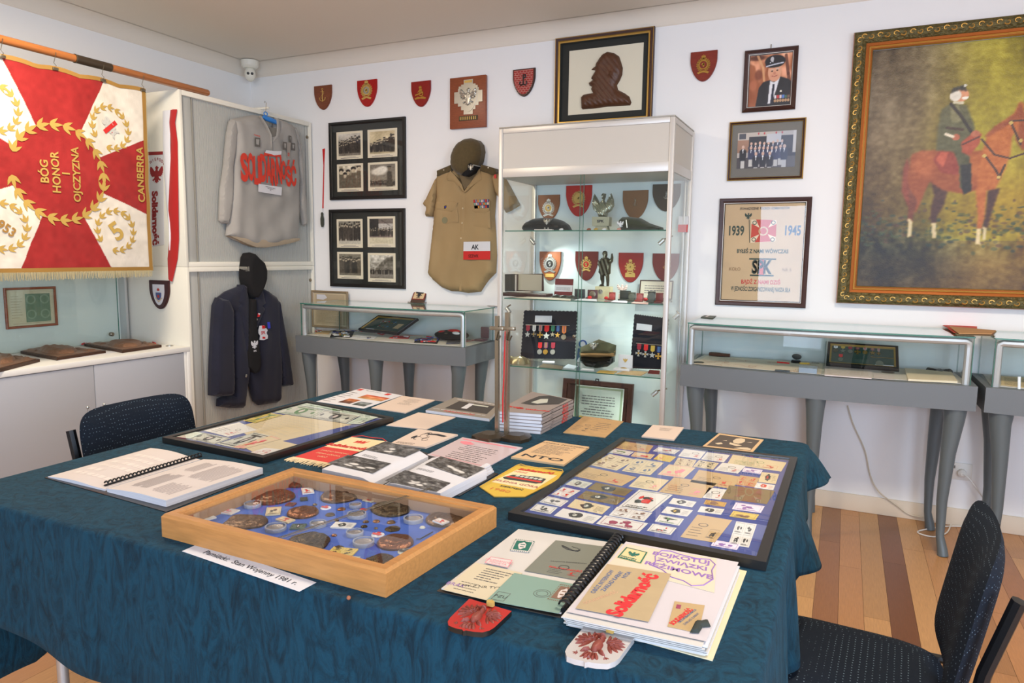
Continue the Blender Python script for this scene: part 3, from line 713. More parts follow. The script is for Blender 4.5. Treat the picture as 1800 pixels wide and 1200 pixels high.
def e_brick(mb, mp, cx, top, w_, h_, o):
    pts = inset(shield_pts(cx, top, w_, h_), .88, (cx, top-h_*.40)); mb.prism(mp, pts, o-.001, o+.002, mat('brick_red', (158, 40, 34), .6), back=False)
    bw = w_/7; bh = h_/13; mt = mat('mortar', (226, 190, 176), .8)
    for j in range(13):
        y = top-h_*.07-j*bh; hw = w_*.42*(1 if j < 5 else max(.05, math.cos((j-4.5)/9*math.pi/2)**.8))
        if y < top-h_*.9: break
        mb.rect(mp, cx-hw, y-.0006, cx+hw, y+.0006, o+.0025, mt)
        k = -4
        while k < 5:
            x = cx+(k+(j % 2)*.5)*bw; k += 1
            if abs(x-cx) < hw: mb.rect(mp, x-.0006, y-bh, x+.0006, y, o+.0025, mt)
    s = h_*.2; y = top-h_*.42; P = lambda a, b: mp.p(cx+a*s, y+b*s, o+.005)
    mb.tube([P(0, -.8), P(0, 1), P(.4, .95), P(.5, .65), P(.35, .4), P(0, .38)], .0042, BLACK, 6)
    mb.tube([P(-.6, -.2), P(-.75, -.6), P(-.5, -.95), P(-.1, -.8), P(0, -.5), P(.1, -.8), P(.5, -.95), P(.75, -.6), P(.6, -.2)], .004, BLACK, 6)
wall_shield((903, 124), (942, 119), (922.5, 170), WOODD, 'wooden shield with red brick pattern and black anchor sign', e_brick)
wall_shield((1215, 93.5), (1262, 88), (1238.5, 143.5), MAH, 'mahogany wall shield with a crowned gold wreath badge, between the bust picture and the portrait', e_round(GOLD, MAH, .22, .46, plate=True))
# wooden plaque with silver cross
A = [WALL.uv(793, 140), WALL.uv(855, 132), WALL.uv(858.5, 222.5), WALL.uv(795, 229)]
u0, u1, v0, v1 = (A[0][0]+A[3][0])/2, (A[1][0]+A[2][0])/2, (A[2][1]+A[3][1])/2, (A[0][1]+A[1][1])/2
t = thing('cross_plaque', 'rectangular brown wooden plaque with a large silver eagle cross', 'plaque', WALL.p((u0+u1)/2, v0))
mb = MB(); mb.box((u0, D-.026, v0), (u1, D-.001, v1), WOODM, .003); build(mb, 'board', t)
mb = MB(); cx = (u0+u1)/2+.008; cy = v0+(v1-v0)*.60; s = (u1-u0)*.42
q = Plane('y', D-.026)
for a, b in ((.32, .98), (.98, .32), (.5, .72), (.72, .5)): mb.prism(q, [(cx-a*s*.95, cy-b*s), (cx+a*s*.95, cy-b*s), (cx+a*s*.95, cy+b*s), (cx-a*s*.95, cy+b*s)], 0, .004+.001*a, SILVER, back=False)
mb.prism(q, shield_pts(cx, cy+s*.62, s*1.25, s*1.45), .004, .007, SILVER, back=False)
mb.rect(q, cx-s*.25, cy+s*.8, cx+s*.25, cy+s*.93, .0052, GOLDP)
eagle(mb, q, cx, cy, s*.52, SILVER, .007, .008); build(mb, 'silver_cross', t)
mb = MB(); mb.mbox(q, cx-s*.62, v0+(v1-v0)*.145, cx+s*.62, v0+(v1-v0)*.235, 0, .004, mat('tarnish', (70, 62, 48), .4, .6))
for k in range(9): mb.mbox(q, cx-s*.55+k*s*.125, v0+(v1-v0)*.16, cx-s*.50+k*s*.125, v0+(v1-v0)*.22, .004, .005, GOLDP)
build(mb, 'name_plate', t)

def crowd(cv, seed, n=10, base=.1, hgt=.55, tone=(46, 40, 34), skin=(190, 176, 150), ramp=0.0, wd=.07, rows=2, cap=True):
    rd = random.Random(seed)
    for r_ in range(rows):
        for k in range(n):
            x = (k+.5+rd.uniform(-.2, .2))/n; hh = hgt*(1-r_*.0)*(1+ramp*(x-.5))*rd.uniform(.9, 1.08); b = base+(rows-1-r_)*.07; ww = wd*rd.uniform(.8, 1.15)
            q = rd.uniform(.6, 1.5); c = tuple(min(255, v*q) for v in tone)
            cv.poly([(x-ww*.45, b), (x-ww*.6, b+hh*.72), (x-ww*.3, b+hh*.82), (x+ww*.3, b+hh*.82), (x+ww*.6, b+hh*.72), (x+ww*.45, b)], c, 1, 1)
            cv.ell(x, b+hh*.9, ww*.32, hh*.09, skin, .9, .4)
            if cap: cv.ell(x-ww*.05, b+hh*.965, ww*.42, hh*.05, tone, 1, .4)
    return cv
def bwphoto(seed, kind):
    cv = Canvas(46, 44, (176, 168, 150))
    if kind == 0: cv.grad((120, 112, 98), (206, 200, 186)); cv.tint(.08, 4, 3, seed); crowd(cv, seed, 11, .1, .55, ramp=.5, wd=.10, rows=3)
    if kind == 1: cv.grad((200, 186, 150), (214, 196, 156)); cv.tint(.10, 3, 3, seed); crowd(cv, seed, 8, .08, .5, ramp=.7, wd=.13); cv.poly([(.78, .05), (.74, .62), (.82, .74), (.94, .7), (.98, .05)], (52, 46, 38), 1, 1); cv.ell(.85, .8, .05, .08, (60, 52, 44))
    if kind == 2:
        cv.grad((90, 80, 66), (196, 186, 160)); cv.tint(.25, 9, 8, seed)
        for x, y, r in ((.1, .75, .12), (.42, .72, .10), (.66, .82, .12), (.92, .9, .12), (.28, .6, .09)): cv.ell(x, y+.06, r, r*.7, (36, 30, 26)); cv.ell(x, y-.05, r*.7, r*.8, (196, 182, 154)); cv.poly([(x-.13, -.05), (x-.1, y-.14), (x+.1, y-.14), (x+.15, -.05)], (96, 88, 72), .9, 1)
    if kind == 3: cv.grad((150, 140, 120), (120, 112, 100)); cv.ell(.35, .68, .3, .16, (226, 218, 200), 1, .5); cv.ell(.5, .78, .2, .14, (230, 224, 208), 1, .5); crowd(cv, seed, 16, .06, .18, wd=.06); cv.poly([(.66, 0), (.68, .6), (.74, .7), (.86, .66), (.9, 0)], (70, 62, 50), 1, 1); cv.ell(.77, .8, .06, .09, (120, 106, 86)); cv.ell(.77, .88, .09, .04, (60, 54, 44))
    if kind == 4: cv.grad((196, 190, 172), (130, 124, 110)); crowd(cv, seed, 9, .15, .72, rows=2, wd=.10)
    if kind == 5: cv.grad((150, 130, 120), (110, 100, 92)); cv.rect(0, .3, .38, 1, (40, 36, 34)); cv.rect(.4, .45, 1, .8, (190, 184, 174)); cv.line([(.5, .95), (.9, .7)], .01, (50, 44, 40)); crowd(cv, seed, 9, .28, .3, wd=.08); cv.rect(0, 0, 1, .24, (206, 196, 166))
    if kind == 6: cv.grad((110, 104, 88), (130, 122, 104)); crowd(cv, seed, 8, .1, .7, tone=(62, 56, 46), rows=2, wd=.16)
    if kind == 7: cv.grad((120, 112, 100), (206, 202, 188)); cv.poly([(1, .25), (1, .95), (.75, .92), (.5, .7), (.25, .42), (.2, .25)], (98, 92, 80), 1, 2); cv.tint(.15, 14, 14, seed, (cv.V > .2)*1.); crowd(cv, seed, 10, .18, .25, rows=1, wd=.06)
    cv.tint(.05, 22, 22, seed+9)
    return cv.clip()
def rect_on(pl_, c):
    A = [pl_.uv(*q) for q in c]; return (A[0][0]+A[3][0])/2, (A[2][1]+A[3][1])/2, (A[1][0]+A[2][0])/2, (A[0][1]+A[1][1])/2   # TL TR BR BL -> u0 v0 u1 v1
def unit(pl_, u0, v0, u1, v1, h=0): return Quad(pl_, [(u0, v0), (u1, v0), (u1, v1), (u0, v1)], h)
BMAT = mat('black_mount', (30, 32, 28), .7); PHB = mat('photo_border', (226, 216, 190), .6)
GOLDF = mat('gold_fillet', (196, 158, 84), .35, .7)
def framed(c, label, prof, mats_, inner_in, fill, name='framed_picture', cat='framed picture', pl_=WALL, glass=True, group=None, tilt=0):
    u0, v0, u1, v1 = rect_on(pl_, c) if len(c) == 4 and isinstance(c[0], tuple) else c
    t = thing(name, label, cat, pl_.p((u0+u1)/2, v0), group)
    mb = MB(); mb.pframe(pl_, u0, v0, u1, v1, [(0, .001)]+prof, [mats_[0]]+list(mats_)); build(mb, 'frame', t, ang=30)
    q = unit(pl_, u0+inner_in, v0+inner_in, u1-inner_in, v1-inner_in, .004); fill(t, q)
    if glass: mb = MB(); mb.rect(q, -.02, -.02, 1.02, 1.02, .008, GLASSP); build(mb, 'glass', t)
    return t
def four(kinds, rects, seed):
    def f(t, q):
        mb = MB(); mb.rect(q, -.03, -.03, 1.03, 1.03, 0, BMAT); build(mb, 'mount', t)
        for i, (k, (a, b, c_, d)) in enumerate(zip(kinds, rects)):
            mb = MB(); mb.mbox(q, a, 1-d, c_, 1-b, 0, .001, PHB); s = q.sub(a+.03, 1-d+.05, c_-.03, 1-b-.03)
            mb.canvas(s, bwphoto(seed+i, k), .0015, VC)
            mb.rect(q, a+.06, 1-d+.012, c_-.06, 1-d+.018, .0016, INKG); mb.rect(q, a+.10, 1-d+.028, c_-.10, 1-d+.032, .0016, INKG)
            build(mb, 'photograph', t)
    return f
PR1 = [(0, .018), (.003, .022), (.017, .022), (.019, .016), (.024, .014)]
MF = [BLACK, BLACK, BLACK, BLACK, GOLDF]
framed([(580.5, 217.3), (715, 204.5), (714, 348), (582, 352.5)], 'upper black frame holding four old black and white photographs', PR1, MF, .024, four((0, 1, 2, 3), [(.06, .09, .44, .475), (.51, .09, .92, .475), (.06, .54, .44, .93), (.51, .54, .92, .93)], 10))
framed([(581, 369.5), (713.2, 364.8), (713.8, 508), (582.6, 502.7)], 'lower black frame holding four old black and white photographs', PR1, MF, .024, four((4, 5, 6, 7), [(.06, .09, .44, .49), (.51, .06, .90, .48), (.06, .55, .44, .93), (.51, .56, .90, .96)], 30))

# bust relief picture
u0, v1 = WALL.uv(978.5, 69.4); u1, _ = WALL.uv(1152.5, 46.8); v0 = WALL.uv(979, 226)[1]
crop4 = (880, 30, .23333)
BROWN = mat('bust_brown', (84, 50, 30), .45, bump=(60, .5, .004), var=(30, .15))
def bustfill(t, q):
    mb = MB(); mb.rect(q, -.03, -.03, 1.03, 1.03, 0, BMAT)
    a = WALL.px([(518, 258), (1075, 193), (1068, 698), (513, 740)], crop=crop4); x0, x1, y0, y1 = (a[0][0]+a[3][0])/2, (a[1][0]+a[2][0])/2, (a[2][1]+a[3][1])/2, (a[0][1]+a[1][1])/2
    mb.mbox(WALL, x0, y0, x1, y1, .004, .0055, mat('cream_board', (222, 214, 192), .8)); build(mb, 'mount', t)
    B = [(745, 300), (765, 275), (800, 257), (850, 266), (888, 292), (903, 335), (916, 380), (912, 430), (892, 478), (872, 510), (880, 545), (930, 570), (965, 595), (981, 640), (972, 662), (800, 672), (700, 686), (612, 693), (603, 680), (600, 600), (620, 580), (690, 568), (676, 540), (684, 522), (664, 512), (658, 492), (680, 478), (690, 470), (677, 460), (692, 430), (708, 402), (704, 397), (677, 394), (690, 380), (706, 370), (718, 340)]
    P = WALL.px(B, h=.02, crop=crop4); ears = WALL.px([(842, 440), (700, 400), (690, 495), (760, 330)], h=.02, crop=crop4)
    def fold(u, v):
        e = lambda i, r: math.exp(-(((u-ears[i][0])/r)**2+((v-ears[i][1])/(r*1.3))**2))
        return .012*e(0, .012)-.008*e(1, .010)+.010*e(2, .014)+.002*math.sin(u*190+v*160)+.006*e(3, .03)
    mb = MB(); mb.puff(WALL, P, .035, .0065, BROWN, base=.006, rad=.05, fold=fold); build(mb, 'profile_bust', t)
framed((u0, v0, u1, v1), 'large dark framed picture with a brown relief bust of a moustached man in profile', [(0, .022), (.003, .028), (.006, .028), (.020, .024), (.022, .027), (.026, .022), (.034, .022), (.040, .014)], [WOODD, GOLDF, WOODD, WOODD, GOLDF, GOLDF, BMAT, BMAT], .038, bustfill, glass=False)

# portrait photograph
c5 = (1240, 70, .21667)
def px4(cr, pts): return [(cr[0]+a*cr[2], cr[1]+b*cr[2]) for a, b in pts]
def portrait(t, q):
    cv = Canvas(90, 110, (190, 110, 70)); cv.grad((150, 84, 52), (214, 140, 100)); cv.tint(.20, 6, 5, 3); cv.tint(.12, 14, 10, 4)
    cv.poly([(.0, 0), (.0, .85), (.12, .8), (.2, .55), (.3, .3), (.2, 0)], (160, 88, 52), .8, 3); cv.ell(.1, .42, .09, .1, (190, 112, 78), .8, .5); cv.ell(.22, .62, .09, .1, (120, 60, 40), .8, .5); cv.ell(.18, .95, .2, .05, (70, 34, 26), .8, .6)
    cv.line([(.18, 1), (.32, .75), (.36, .5)], .03, (226, 170, 120), .8); cv.line([(.85, .95), (.92, .6), (.96, .4)], .04, (90, 44, 30), .8)
    cv.poly([(.18, 0), (.24, .36), (.34, .47), (.5, .5), (.72, .56), (.92, .5), (1.0, .45), (1.0, 0)], (22, 24, 32), 1, 1)
    cv.poly([(.47, .04), (.50, .49), (.60, .45), (.74, .57), (.66, .3), (.56, .04)], (232, 232, 236), 1, 1); cv.poly([(.53, .02), (.57, .42), (.61, .42), (.60, .02)], (20, 24, 44), 1, 1)
    cv.ell(.60, .66, .16, .19, (226, 164, 130)); cv.ell(.60, .55, .12, .08, (220, 156, 124)); cv.ell(.54, .67, .025, .012, (70, 40, 32)); cv.ell(.66, .68, .025, .012, (70, 40, 32)); cv.ell(.60, .63, .03, .03, (206, 134, 106)); cv.line([(.54, .575), (.60, .565), (.66, .58)], .008, (160, 70, 60)); cv.line([(.51, .695), (.57, .70)], .007, (200, 190, 180)); cv.line([(.63, .71), (.70, .71)], .007, (200, 190, 180))
    cv.ell(.60, .86, .24, .12, (20, 22, 32)); cv.poly([(.38, .76), (.38, .86), (.82, .9), (.82, .8)], (22, 24, 34)); cv.line([(.40, .77), (.6, .80), (.79, .82)], .014, (206, 210, 222)); cv.poly([(.4, .755), (.6, .785), (.8, .80), (.72, .755), (.52, .735)], (10, 10, 16), 1, 1); cv.ell(.53, .90, .04, .05, (196, 196, 200)); cv.ell(.49, .84, .012, .008, (220, 220, 230)); cv.ell(.55, .85, .012, .008, (220, 220, 230))
    cv.ell(.77, .27, .025, .02, (236, 232, 214))
    for i, c_ in enumerate(((230, 226, 230), (200, 60, 60), (226, 210, 214), (90, 130, 200), (60, 110, 90), (120, 90, 70))): x = .62+i*.062; cv.rect(x, .13, x+.05, .20-.002*i, c_); cv.ell(x+.025, .09, .03, .03, (190, 150, 110))
    mb = MB(); mb.canvas(q, cv.clip(), 0, VCG); build(mb, 'photograph', t)
framed(px4(c5, [(322, 90), (757, 58), (730, 572), (302, 587)]), 'small dark wood frame with a colour portrait of a person in cap and medals', [(0, .018), (.006, .024), (.018, .018), (.024, .016), (.0265, .014), (.029, .010)], [WOODD, WOODD, WOODD, WHITE, BLACK, BLACK], .029, portrait)
q = WALL.uv(1356, 79); one(lambda mb: (mb.tube([WALL.p(q[0], q[1], .008), WALL.p(q[0], q[1]-.022, .008)], .002, STEEL, 6), mb.tube([WALL.p(q[0], q[1], 0), WALL.p(q[0], q[1], .009)], .0025, STEEL, 6)), 'wall_hook', label='small metal hook above the colour portrait frame', cat='hook')
def grouppic(t, q):
    mb = MB(); mb.rect(q, -.03, -.03, 1.03, 1.03, 0, mat('grey_mount', (112, 110, 104), .7)); build(mb, 'mount', t)
    cv = Canvas(110, 72, (190, 180, 170)); cv.rect(.2, .3, 1, .88, (34, 34, 44)); cv.rect(.95, .4, 1, 1, (214, 206, 196)); cv.rect(0, .45, .2, .8, (160, 120, 96)); cv.rect(.02, .83, .14, .98, (70, 74, 84)); cv.rect(0, 0, 1, .3, (70, 64, 66)); cv.rect(.5, .70, .75, .93, (196, 196, 200))
    for x, y in ((.36, .96), (.46, .96), (.66, .96), (.76, .96)): cv.ell(x, y, .012, .035, (190, 50, 60))
    rd = random.Random(4)
    def man(x, y, s, c_, leg=(200, 196, 190)):
        cv.poly([(x-.03*s, y-.30*s), (x-.03*s, y-.52*s), (x+.03*s, y-.52*s), (x+.03*s, y-.3*s)], leg); cv.poly([(x-.045*s, y-.33*s), (x-.055*s, y-.1*s), (x-.02*s, y-.05*s), (x+.02*s, y-.05*s), (x+.055*s, y-.1*s), (x+.045*s, y-.33*s)], c_, 1, 1); cv.ell(x, y, .022*s, .045*s, (214, 176, 156)); cv.poly([(x-.012*s, y-.05*s), (x, y-.16*s), (x+.012*s, y-.05*s)], (232, 232, 236))
    for k in range(8): man(.24+k*.075, .70+rd.uniform(-.03, .04), .9, (40, 44, 66))
    for k in range(9): man(.24+k*.072, .56+rd.uniform(-.02, .02), 1, (50, 56, 86))
    man(.10, .60, 1.15, (24, 24, 34)); man(.81, .58, 1.15, (34, 40, 60)); 
    for k in range(3): man(.33+k*.12, .40, 1.15, (36, 36, 48), (214, 210, 206))
    cv.mix(np.clip((cv.U-.5)*1.2, 0, .35), (150, 170, 200))
    a = WALL.px([(262, 755), (740, 737), (725, 1033), (258, 1043)], crop=c5); r_ = ((a[0][0]+a[3][0])/2, (a[2][1]+a[3][1])/2, (a[1][0]+a[2][0])/2, (a[0][1]+a[1][1])/2)
    s = unit(WALL, *r_, .0055); mb = MB(); mb.canvas(s, cv.clip(), 0, VCG); build(mb, 'photograph', t)
framed(px4(c5, [(197, 665), (817, 640), (795, 1135), (182, 1138)]), 'brown framed group photograph of many people in blazers, under the portrait', [(0, .016), (.005, .020), (.012, .016), (.0135, .018), (.017, .010)], [GOLDF, WOODD, WOODD, GOLDF, BLACK], .016, grouppic)

# poster 1939 1945
c6 = (1240, 330, .19167)
PK = mat('poster_kraft', (196, 168, 130), .7, var=(6, .06)); PGR = mat('poster_green', (44, 64, 56), .7); PBL = mat('poster_blue', (62, 92, 128), .7)
def poster(t, q):
    mb = MB(); mb.rect(q, -.02, -.02, 1.02, 1.02, 0, PK)
    # printed flag
    h = .0006
    fl = q.sub(.34, .60, .66, .84); L = [(0.02, 0), (1, .06), (1, .96), (0, 1)]
    mb.flat(fl, L, h, mat('poster_cream', (226, 206, 176), .7))
    for T in ([(0, .9), (.2, 1), (.42, .62), (.3, .5)], ): pass
    for T in ([(.18, 1), (.85, .97), (.6, .5), (.42, .5)], [(.18, .02), (.85, .06), (.6, .5), (.42, .5)], [(.02, .2), (.02, .82), (.5, .56), (.5, .44)], [(1, .25), (1, .8), (.5, .56), (.5, .44)]): mb.flat(fl, T, h*1.5, mat('poster_red', (190, 66, 52), .7))
    ring(mb, fl, .5, .5, .018, .026, h*2, .0003, PK); mb.disc(fl, .5, .5, .019, h, h*2.4, mat('poster_red', (1, 1, 1)), 20)
    for a, b in ((.14, .86), (.88, .86), (.88, .14), (.14, .14)): ring(mb, fl, a, b, .008, .012, h*2, .0003, PGR, 14)
    mb.tube([q.p(.335, .60, h*3), q.p(.315, .84, h*3)], .0016, PGR, 6); eagle(mb, q, .30, .875, .018, PGR, h, .0005, puff=False)
    T = lambda s, u, v, hg, m, sx=1, b=.0: mb.text(q, s, u, v, hg*q.H, h*2, m, sx=sx, bold=b)
    T('STOWARZYSZENIE  POLSKICH  KOMBATANTÓW', .5, .955, .024, INK, .66, .02); T('1939', .15, .725, .098, PGR, .62, .03); T('1945', .86, .725, .098, PBL, .62, .03)
    T('BYŁEŚ Z NAMI WÓWCZAS', .5, .52, .040, PGR, .76, .03); T('KOŁO', .16, .325, .034, mat('poster_taupe', (150, 120, 86), .7), .9, .02); T('NR 5', .82, .325, .034, mat('poster_taupe', (1, 1, 1)), .9, .02)
    T('SPK', .5, .35, .135, PGR, .62, .045); T('SPK', .5, .35, .125, mat('poster_cream', (1, 1, 1)), .62, .02)
    mb.rect(q, .46, .255, .54, .44, h*1.2, mat('poster_red', (1, 1, 1))); mb.rect(q, .34, .425, .68, .44, h*3, PGR); mb.rect(q, .36, .255, .66, .27, h*3, PGR)
    T('BĄDŹ Z NAMI DZIŚ', .5, .195, .042, mat('poster_red2', (196, 60, 52), .7), .76, .03); T('W JEDNOŚCI ZORGANIZOWANEJ NASZA SIŁA', .5, .12, .046, PGR, .44, .02)
    build(mb, 'poster_sheet', t)
framed(px4(c6, [(130, 95), (975, 88), (925, 1105), (97, 1068)]), 'dark wood framed poster with large printed years 1939 and 1945', [(0, .014), (.006, .022), (.018, .018), (.026, .014), (.029, .014), (.033, .008)], [WOODD, WOODD, WOODD, WHITE, BLACK, BLACK], .033, poster)

# oil painting of a rider
u0, v1 = WALL.uv(1501.4, 60.5); v0 = WALL.uv(1474.4, 532)[1]; u1 = u0+1.60
def painting(t, q):
    W_, H_ = 300, 280; cv = Canvas(W_, H_, (90, 80, 50)); cv.grad((92, 70, 22), (84, 72, 42))
    # helper: picture px to unit; picture TL (1532,89.8), scale from the plane
    def U(a, b):       # crop coordinates of the painting view (1460,20,.45)
        x, y = WALL.uv(1460+a*.45, 20+b*.45); A_, B_ = q.c[0], q.c[2]; return ((x-A_.x)/(B_.x-A_.x), (y-A_.y)/(B_.y-A_.y))
    UP_ = lambda pts: [U(a, b) for a, b in pts]
    cv.ell(*U(620, 420), .30, .55, (160, 146, 16), .8, .9); cv.ell(*U(560, 330), .12, .32, (186, 170, 44), .6, 1); cv.ell(*U(720, 800), .20, .18, (184, 146, 14), .65, 1); cv.ell(*U(230, 420), .18, .5, (84, 56, 34), .6, 1); cv.ell(.9, .5, .25, .6, (120, 116, 26), .7, 1)
    cv.rect(0, 0, 1, .20, (120, 84, 34), .6); cv.ell(*U(230, 250), .22, .3, (98, 84, 66), .5, 1); cv.ell(.1, .1, .2, .12, (34, 30, 16), .75, 1)
    cv.tint(.10, 10, 6, 2); cv.tint(.06, 30, 8, 3); cv.tint(.05, 60, 60, 4)
    m = np.clip((.30-cv.V)*8, 0, 1)*np.clip((cv.V-.10)*10, 0, 1); cv.tint(.16, 70, 40, 8, m); cv.a[..., 0] -= .05*m*(cv.U < .5)
    rd = random.Random(7)
    for k in range(260):
        x, y = U(rd.uniform(110, 760), rd.gauss(840, 45)); cv.ell(x, y, rd.uniform(.004, .012), rd.uniform(.003, .008), rd.choice([(40, 60, 50), (60, 74, 40), (80, 50, 36), (96, 88, 50), (30, 44, 44)]), .6, .6)
    br, dk, li = (146, 70, 26), (66, 32, 20), (180, 98, 34)
    # horse: tail, hind legs, body, forelegs, neck, head
    cv.poly(UP_([(300, 570), (282, 620), (276, 700), (300, 760), (330, 780), (318, 700), (312, 620)]), (130, 56, 34), 1, 2)
    cv.poly(UP_([(315, 560), (350, 545), (400, 545), (400, 640), (370, 700), (345, 760), (330, 790), (318, 740), (300, 650)]), br, 1, 2); cv.poly(UP_([(306, 690), (340, 740), (322, 800), (320, 822), (300, 822), (304, 770)]), (110, 50, 26), 1, 2)
    cv.poly(UP_([(392, 660), (460, 690), (440, 760), (415, 800), (412, 830), (392, 830), (390, 780), (404, 720)]), dk, 1, 2)
    cv.poly(UP_([(302, 810), (318, 812), (316, 880), (300, 882)]), (206, 186, 140), 1, 1); cv.poly(UP_([(393, 826), (412, 826), (412, 884), (396, 886)]), (206, 186, 140), 1, 1)
    cv.poly(UP_([(350, 550), (420, 540), (600, 545), (640, 600), (600, 690), (520, 712), (440, 700), (385, 665), (320, 600)]), br, 1, 2)
    cv.ell(*U(560, 610), .05, .06, li, .7, .7); cv.ell(*U(370, 600), .035, .05, (190, 104, 54), .5, .8)
    cv.poly(UP_([(600, 520), (580, 600), (570, 700), (640, 700), (680, 620), (700, 560), (712, 480), (740, 470), (756, 440), (756, 360), (740, 352), (715, 400), (660, 440), (610, 485)]), li, 1, 2)
    cv.poly(UP_([(740, 352), (722, 400), (640, 450), (600, 488), (612, 492), (700, 440), (756, 410), (800, 430), (830, 520), (812, 548), (775, 520), (750, 545), (720, 500), (756, 400)]), br, 1, 2)
    x0_, y0_ = U(756, 400); cv.poly(UP_([(735, 395), (790, 395), (812, 440), (842, 520), (836, 556), (806, 560), (770, 500), (736, 470)]), br, 1, 2)
    cv.poly(UP_([(565, 690), (612, 695), (602, 790), (592, 850), (570, 850), (574, 790)]), li, 1, 2); cv.poly(UP_([(615, 700), (662, 690), (630, 780), (610, 850), (594, 845), (606, 790)]), dk, 1, 2)
    cv.poly(UP_([(570, 848), (588, 850), (584, 912), (566, 908)]), (222, 200, 150), 1, 1); cv.poly(UP_([(594, 842), (608, 845), (606, 892), (592, 894)]), (214, 196, 150), 1, 1)
    # saddle bags and rider
    cv.poly(UP_([(400, 580), (420, 548), (470, 545), (500, 580), (500, 640), (430, 630)]), (140, 50, 30), 1, 1); cv.poly(UP_([(410, 580), (430, 550), (460, 550), (440, 610)]), (186, 84, 56), 1, 1)
    cv.poly(UP_([(412, 545), (418, 460), (432, 385), (470, 360), (530, 366), (560, 440), (570, 520), (520, 560), (460, 545)]), (86, 84, 52), 1, 2)
    cv.poly(UP_([(480, 545), (540, 545), (548, 640), (530, 700), (505, 690), (500, 600)]), (74, 72, 42), 1, 1); cv.poly(UP_([(508, 600), (548, 595), (550, 700), (520, 716), (512, 690)]), (26, 22, 20), 1, 1)
    cv.poly(UP_([(468, 380), (500, 362), (510, 430), (470, 436)]), (122, 116, 78), .9, 1); cv.line(UP_([(470, 362), (510, 410), (548, 470)]), .006, (36, 26, 20)); cv.line(UP_([(455, 455), (515, 462)]), .006, (60, 36, 22))
    cv.poly(UP_([(510, 510), (550, 480), (590, 478), (580, 520), (540, 565), (512, 550)]), (164, 70, 40), 1, 1); cv.line(UP_([(516, 520), (580, 490)]), .004, (90, 40, 26)); cv.ell(*U(490, 492), .012, .013, (170, 90, 60)); cv.ell(*U(566, 478), .014, .013, (176, 100, 70)); cv.line(UP_([(450, 480), (478, 490)]), .006, (220, 206, 180))
    cv.ell(*U(510, 328), .024, .026, (206, 138, 98)); cv.ell(*U(488, 330), .018, .022, (214, 206, 190)); cv.ell(*U(526, 338), .010, .006, (236, 230, 214)); cv.line(UP_([(484, 356), (515, 358)]), .006, (200, 190, 160)); cv.poly(UP_([(468, 322), (478, 300), (525, 286), (533, 312), (500, 308)]), (44, 40, 32), 1, 1); cv.ell(*U(526, 290), .005, .006, (200, 196, 180))
    for l in ([(590, 500), (640, 560), (700, 574), (756, 555)], [(702, 430), (742, 520)], [(702, 430), (756, 425)], [(600, 560), (645, 620), (660, 650)], [(655, 655), (680, 600)]): cv.line(UP_(l), .004, (70, 40, 24))
    for a, b in ((704, 436), (656, 648), (742, 505), (600, 565)): cv.ell(*U(a, b), .006, .007, (200, 170, 90))
    cv.tint(.035, 120, 110, 21); cv.tint(.03, 40, 90, 22)
    mb = MB(); mb.canvas(q, cv.clip(), 0, mat('oil_paint', rough=.42, vc=True, bump=(160, .5, .002))); build(mb, 'canvas', t)
GC = mat('carved_frame', (92, 82, 46), .45, .45, bump=(70, 1.0, .008), var=(60, .35)); GB = mat('frame_copper', (170, 96, 40), .35, .5); GL = mat('frame_gilt', (206, 160, 84), .35, .75, bump=(120, .6, .003))
pt = framed((u0, v0, u1, v1), 'large oil painting of a person on a chestnut horse in an ornate gilt frame', [(0, .030), (.004, .045), (.020, .052), (.042, .050), (.058, .040), (.062, .036), (.074, .030), (.078, .032), (.086, .026), (.092, .028), (.096, .018)], [GB, GC, GC, GC, GC, GB, GB, GL, GB, GL, BLACK], .095, painting, 'oil_painting', 'painting', glass=False)
mb = MB(); rd = random.Random(3)        # carved scrolls on the outer moulding
def scroll(cx, cz, a, s): 
    pts = []
    for k in range(9): r_ = s*(1-k/11); th = a+k*.62; pts.append((cx+r_*math.cos(th), D-.053, cz+r_*math.sin(th)))
    mb.tube(pts, [.0038*(1-k/12) for k in range(9)], GL, 5)
w_, hgt = u1-u0, v1-v0
n = int((w_-.06)/.036)
for k in range(n):
    x = u0+.03+(k+.5)*(w_-.06)/n
    for z in (v0+.031, v1-.031): scroll(x, z, k*math.pi+.4, .015)
n = int((hgt-.06)/.036)
for k in range(n):
    z = v0+.03+(k+.5)*(hgt-.06)/n
    for x in (u0+.031, u1-.031): scroll(x, z, k*math.pi+1.2, .015)
build(mb, 'carved_scrolls', pt)

# red ribbon with a dark tassel
q0, q1, q2, q3 = WALL.uv(569, 262), WALL.uv(568, 366), WALL.uv(568, 372), WALL.uv(569, 399)
t = thing('ribbon_tassel', 'thin red and white ribbon with a dark tassel hanging beside the upper photo frame', 'ribbon', WALL.p(q3[0], q3[1]))
mb = MB(); w_ = .010; mb.prism(WALL, [(q0[0]-w_, q0[1]), (q0[0]+w_*1.4, q0[1]+.004), (q0[0]+w_*.5, q0[1]-.10), (q1[0]+w_*.5, q1[1]), (q1[0]-w_*.6, q1[1]), (q0[0]-w_*.4, q0[1]-.12)], .001, .003, RED); build(mb, 'ribbon', t)
mb = MB(); mb.prism(WALL, [(q2[0]-w_*.6, q1[1]), (q2[0]+w_*.5, q1[1]), (q2[0]+w_*.4, q2[1]), (q2[0]-w_*.5, q2[1])], .001, .003, PAPERW); build(mb, 'white_end', t)
mb = MB(); mb.lathe(WALL.p(q3[0], q3[1], .015), (0, 0, 1), [(.008, 0), (.013, .02), (.014, .06), (.009, .085), (.010, .10), (.004, .11)], mat('tassel', (64, 66, 56), .9, bump=(300, .6)), 12); build(mb, 'tassel', t)

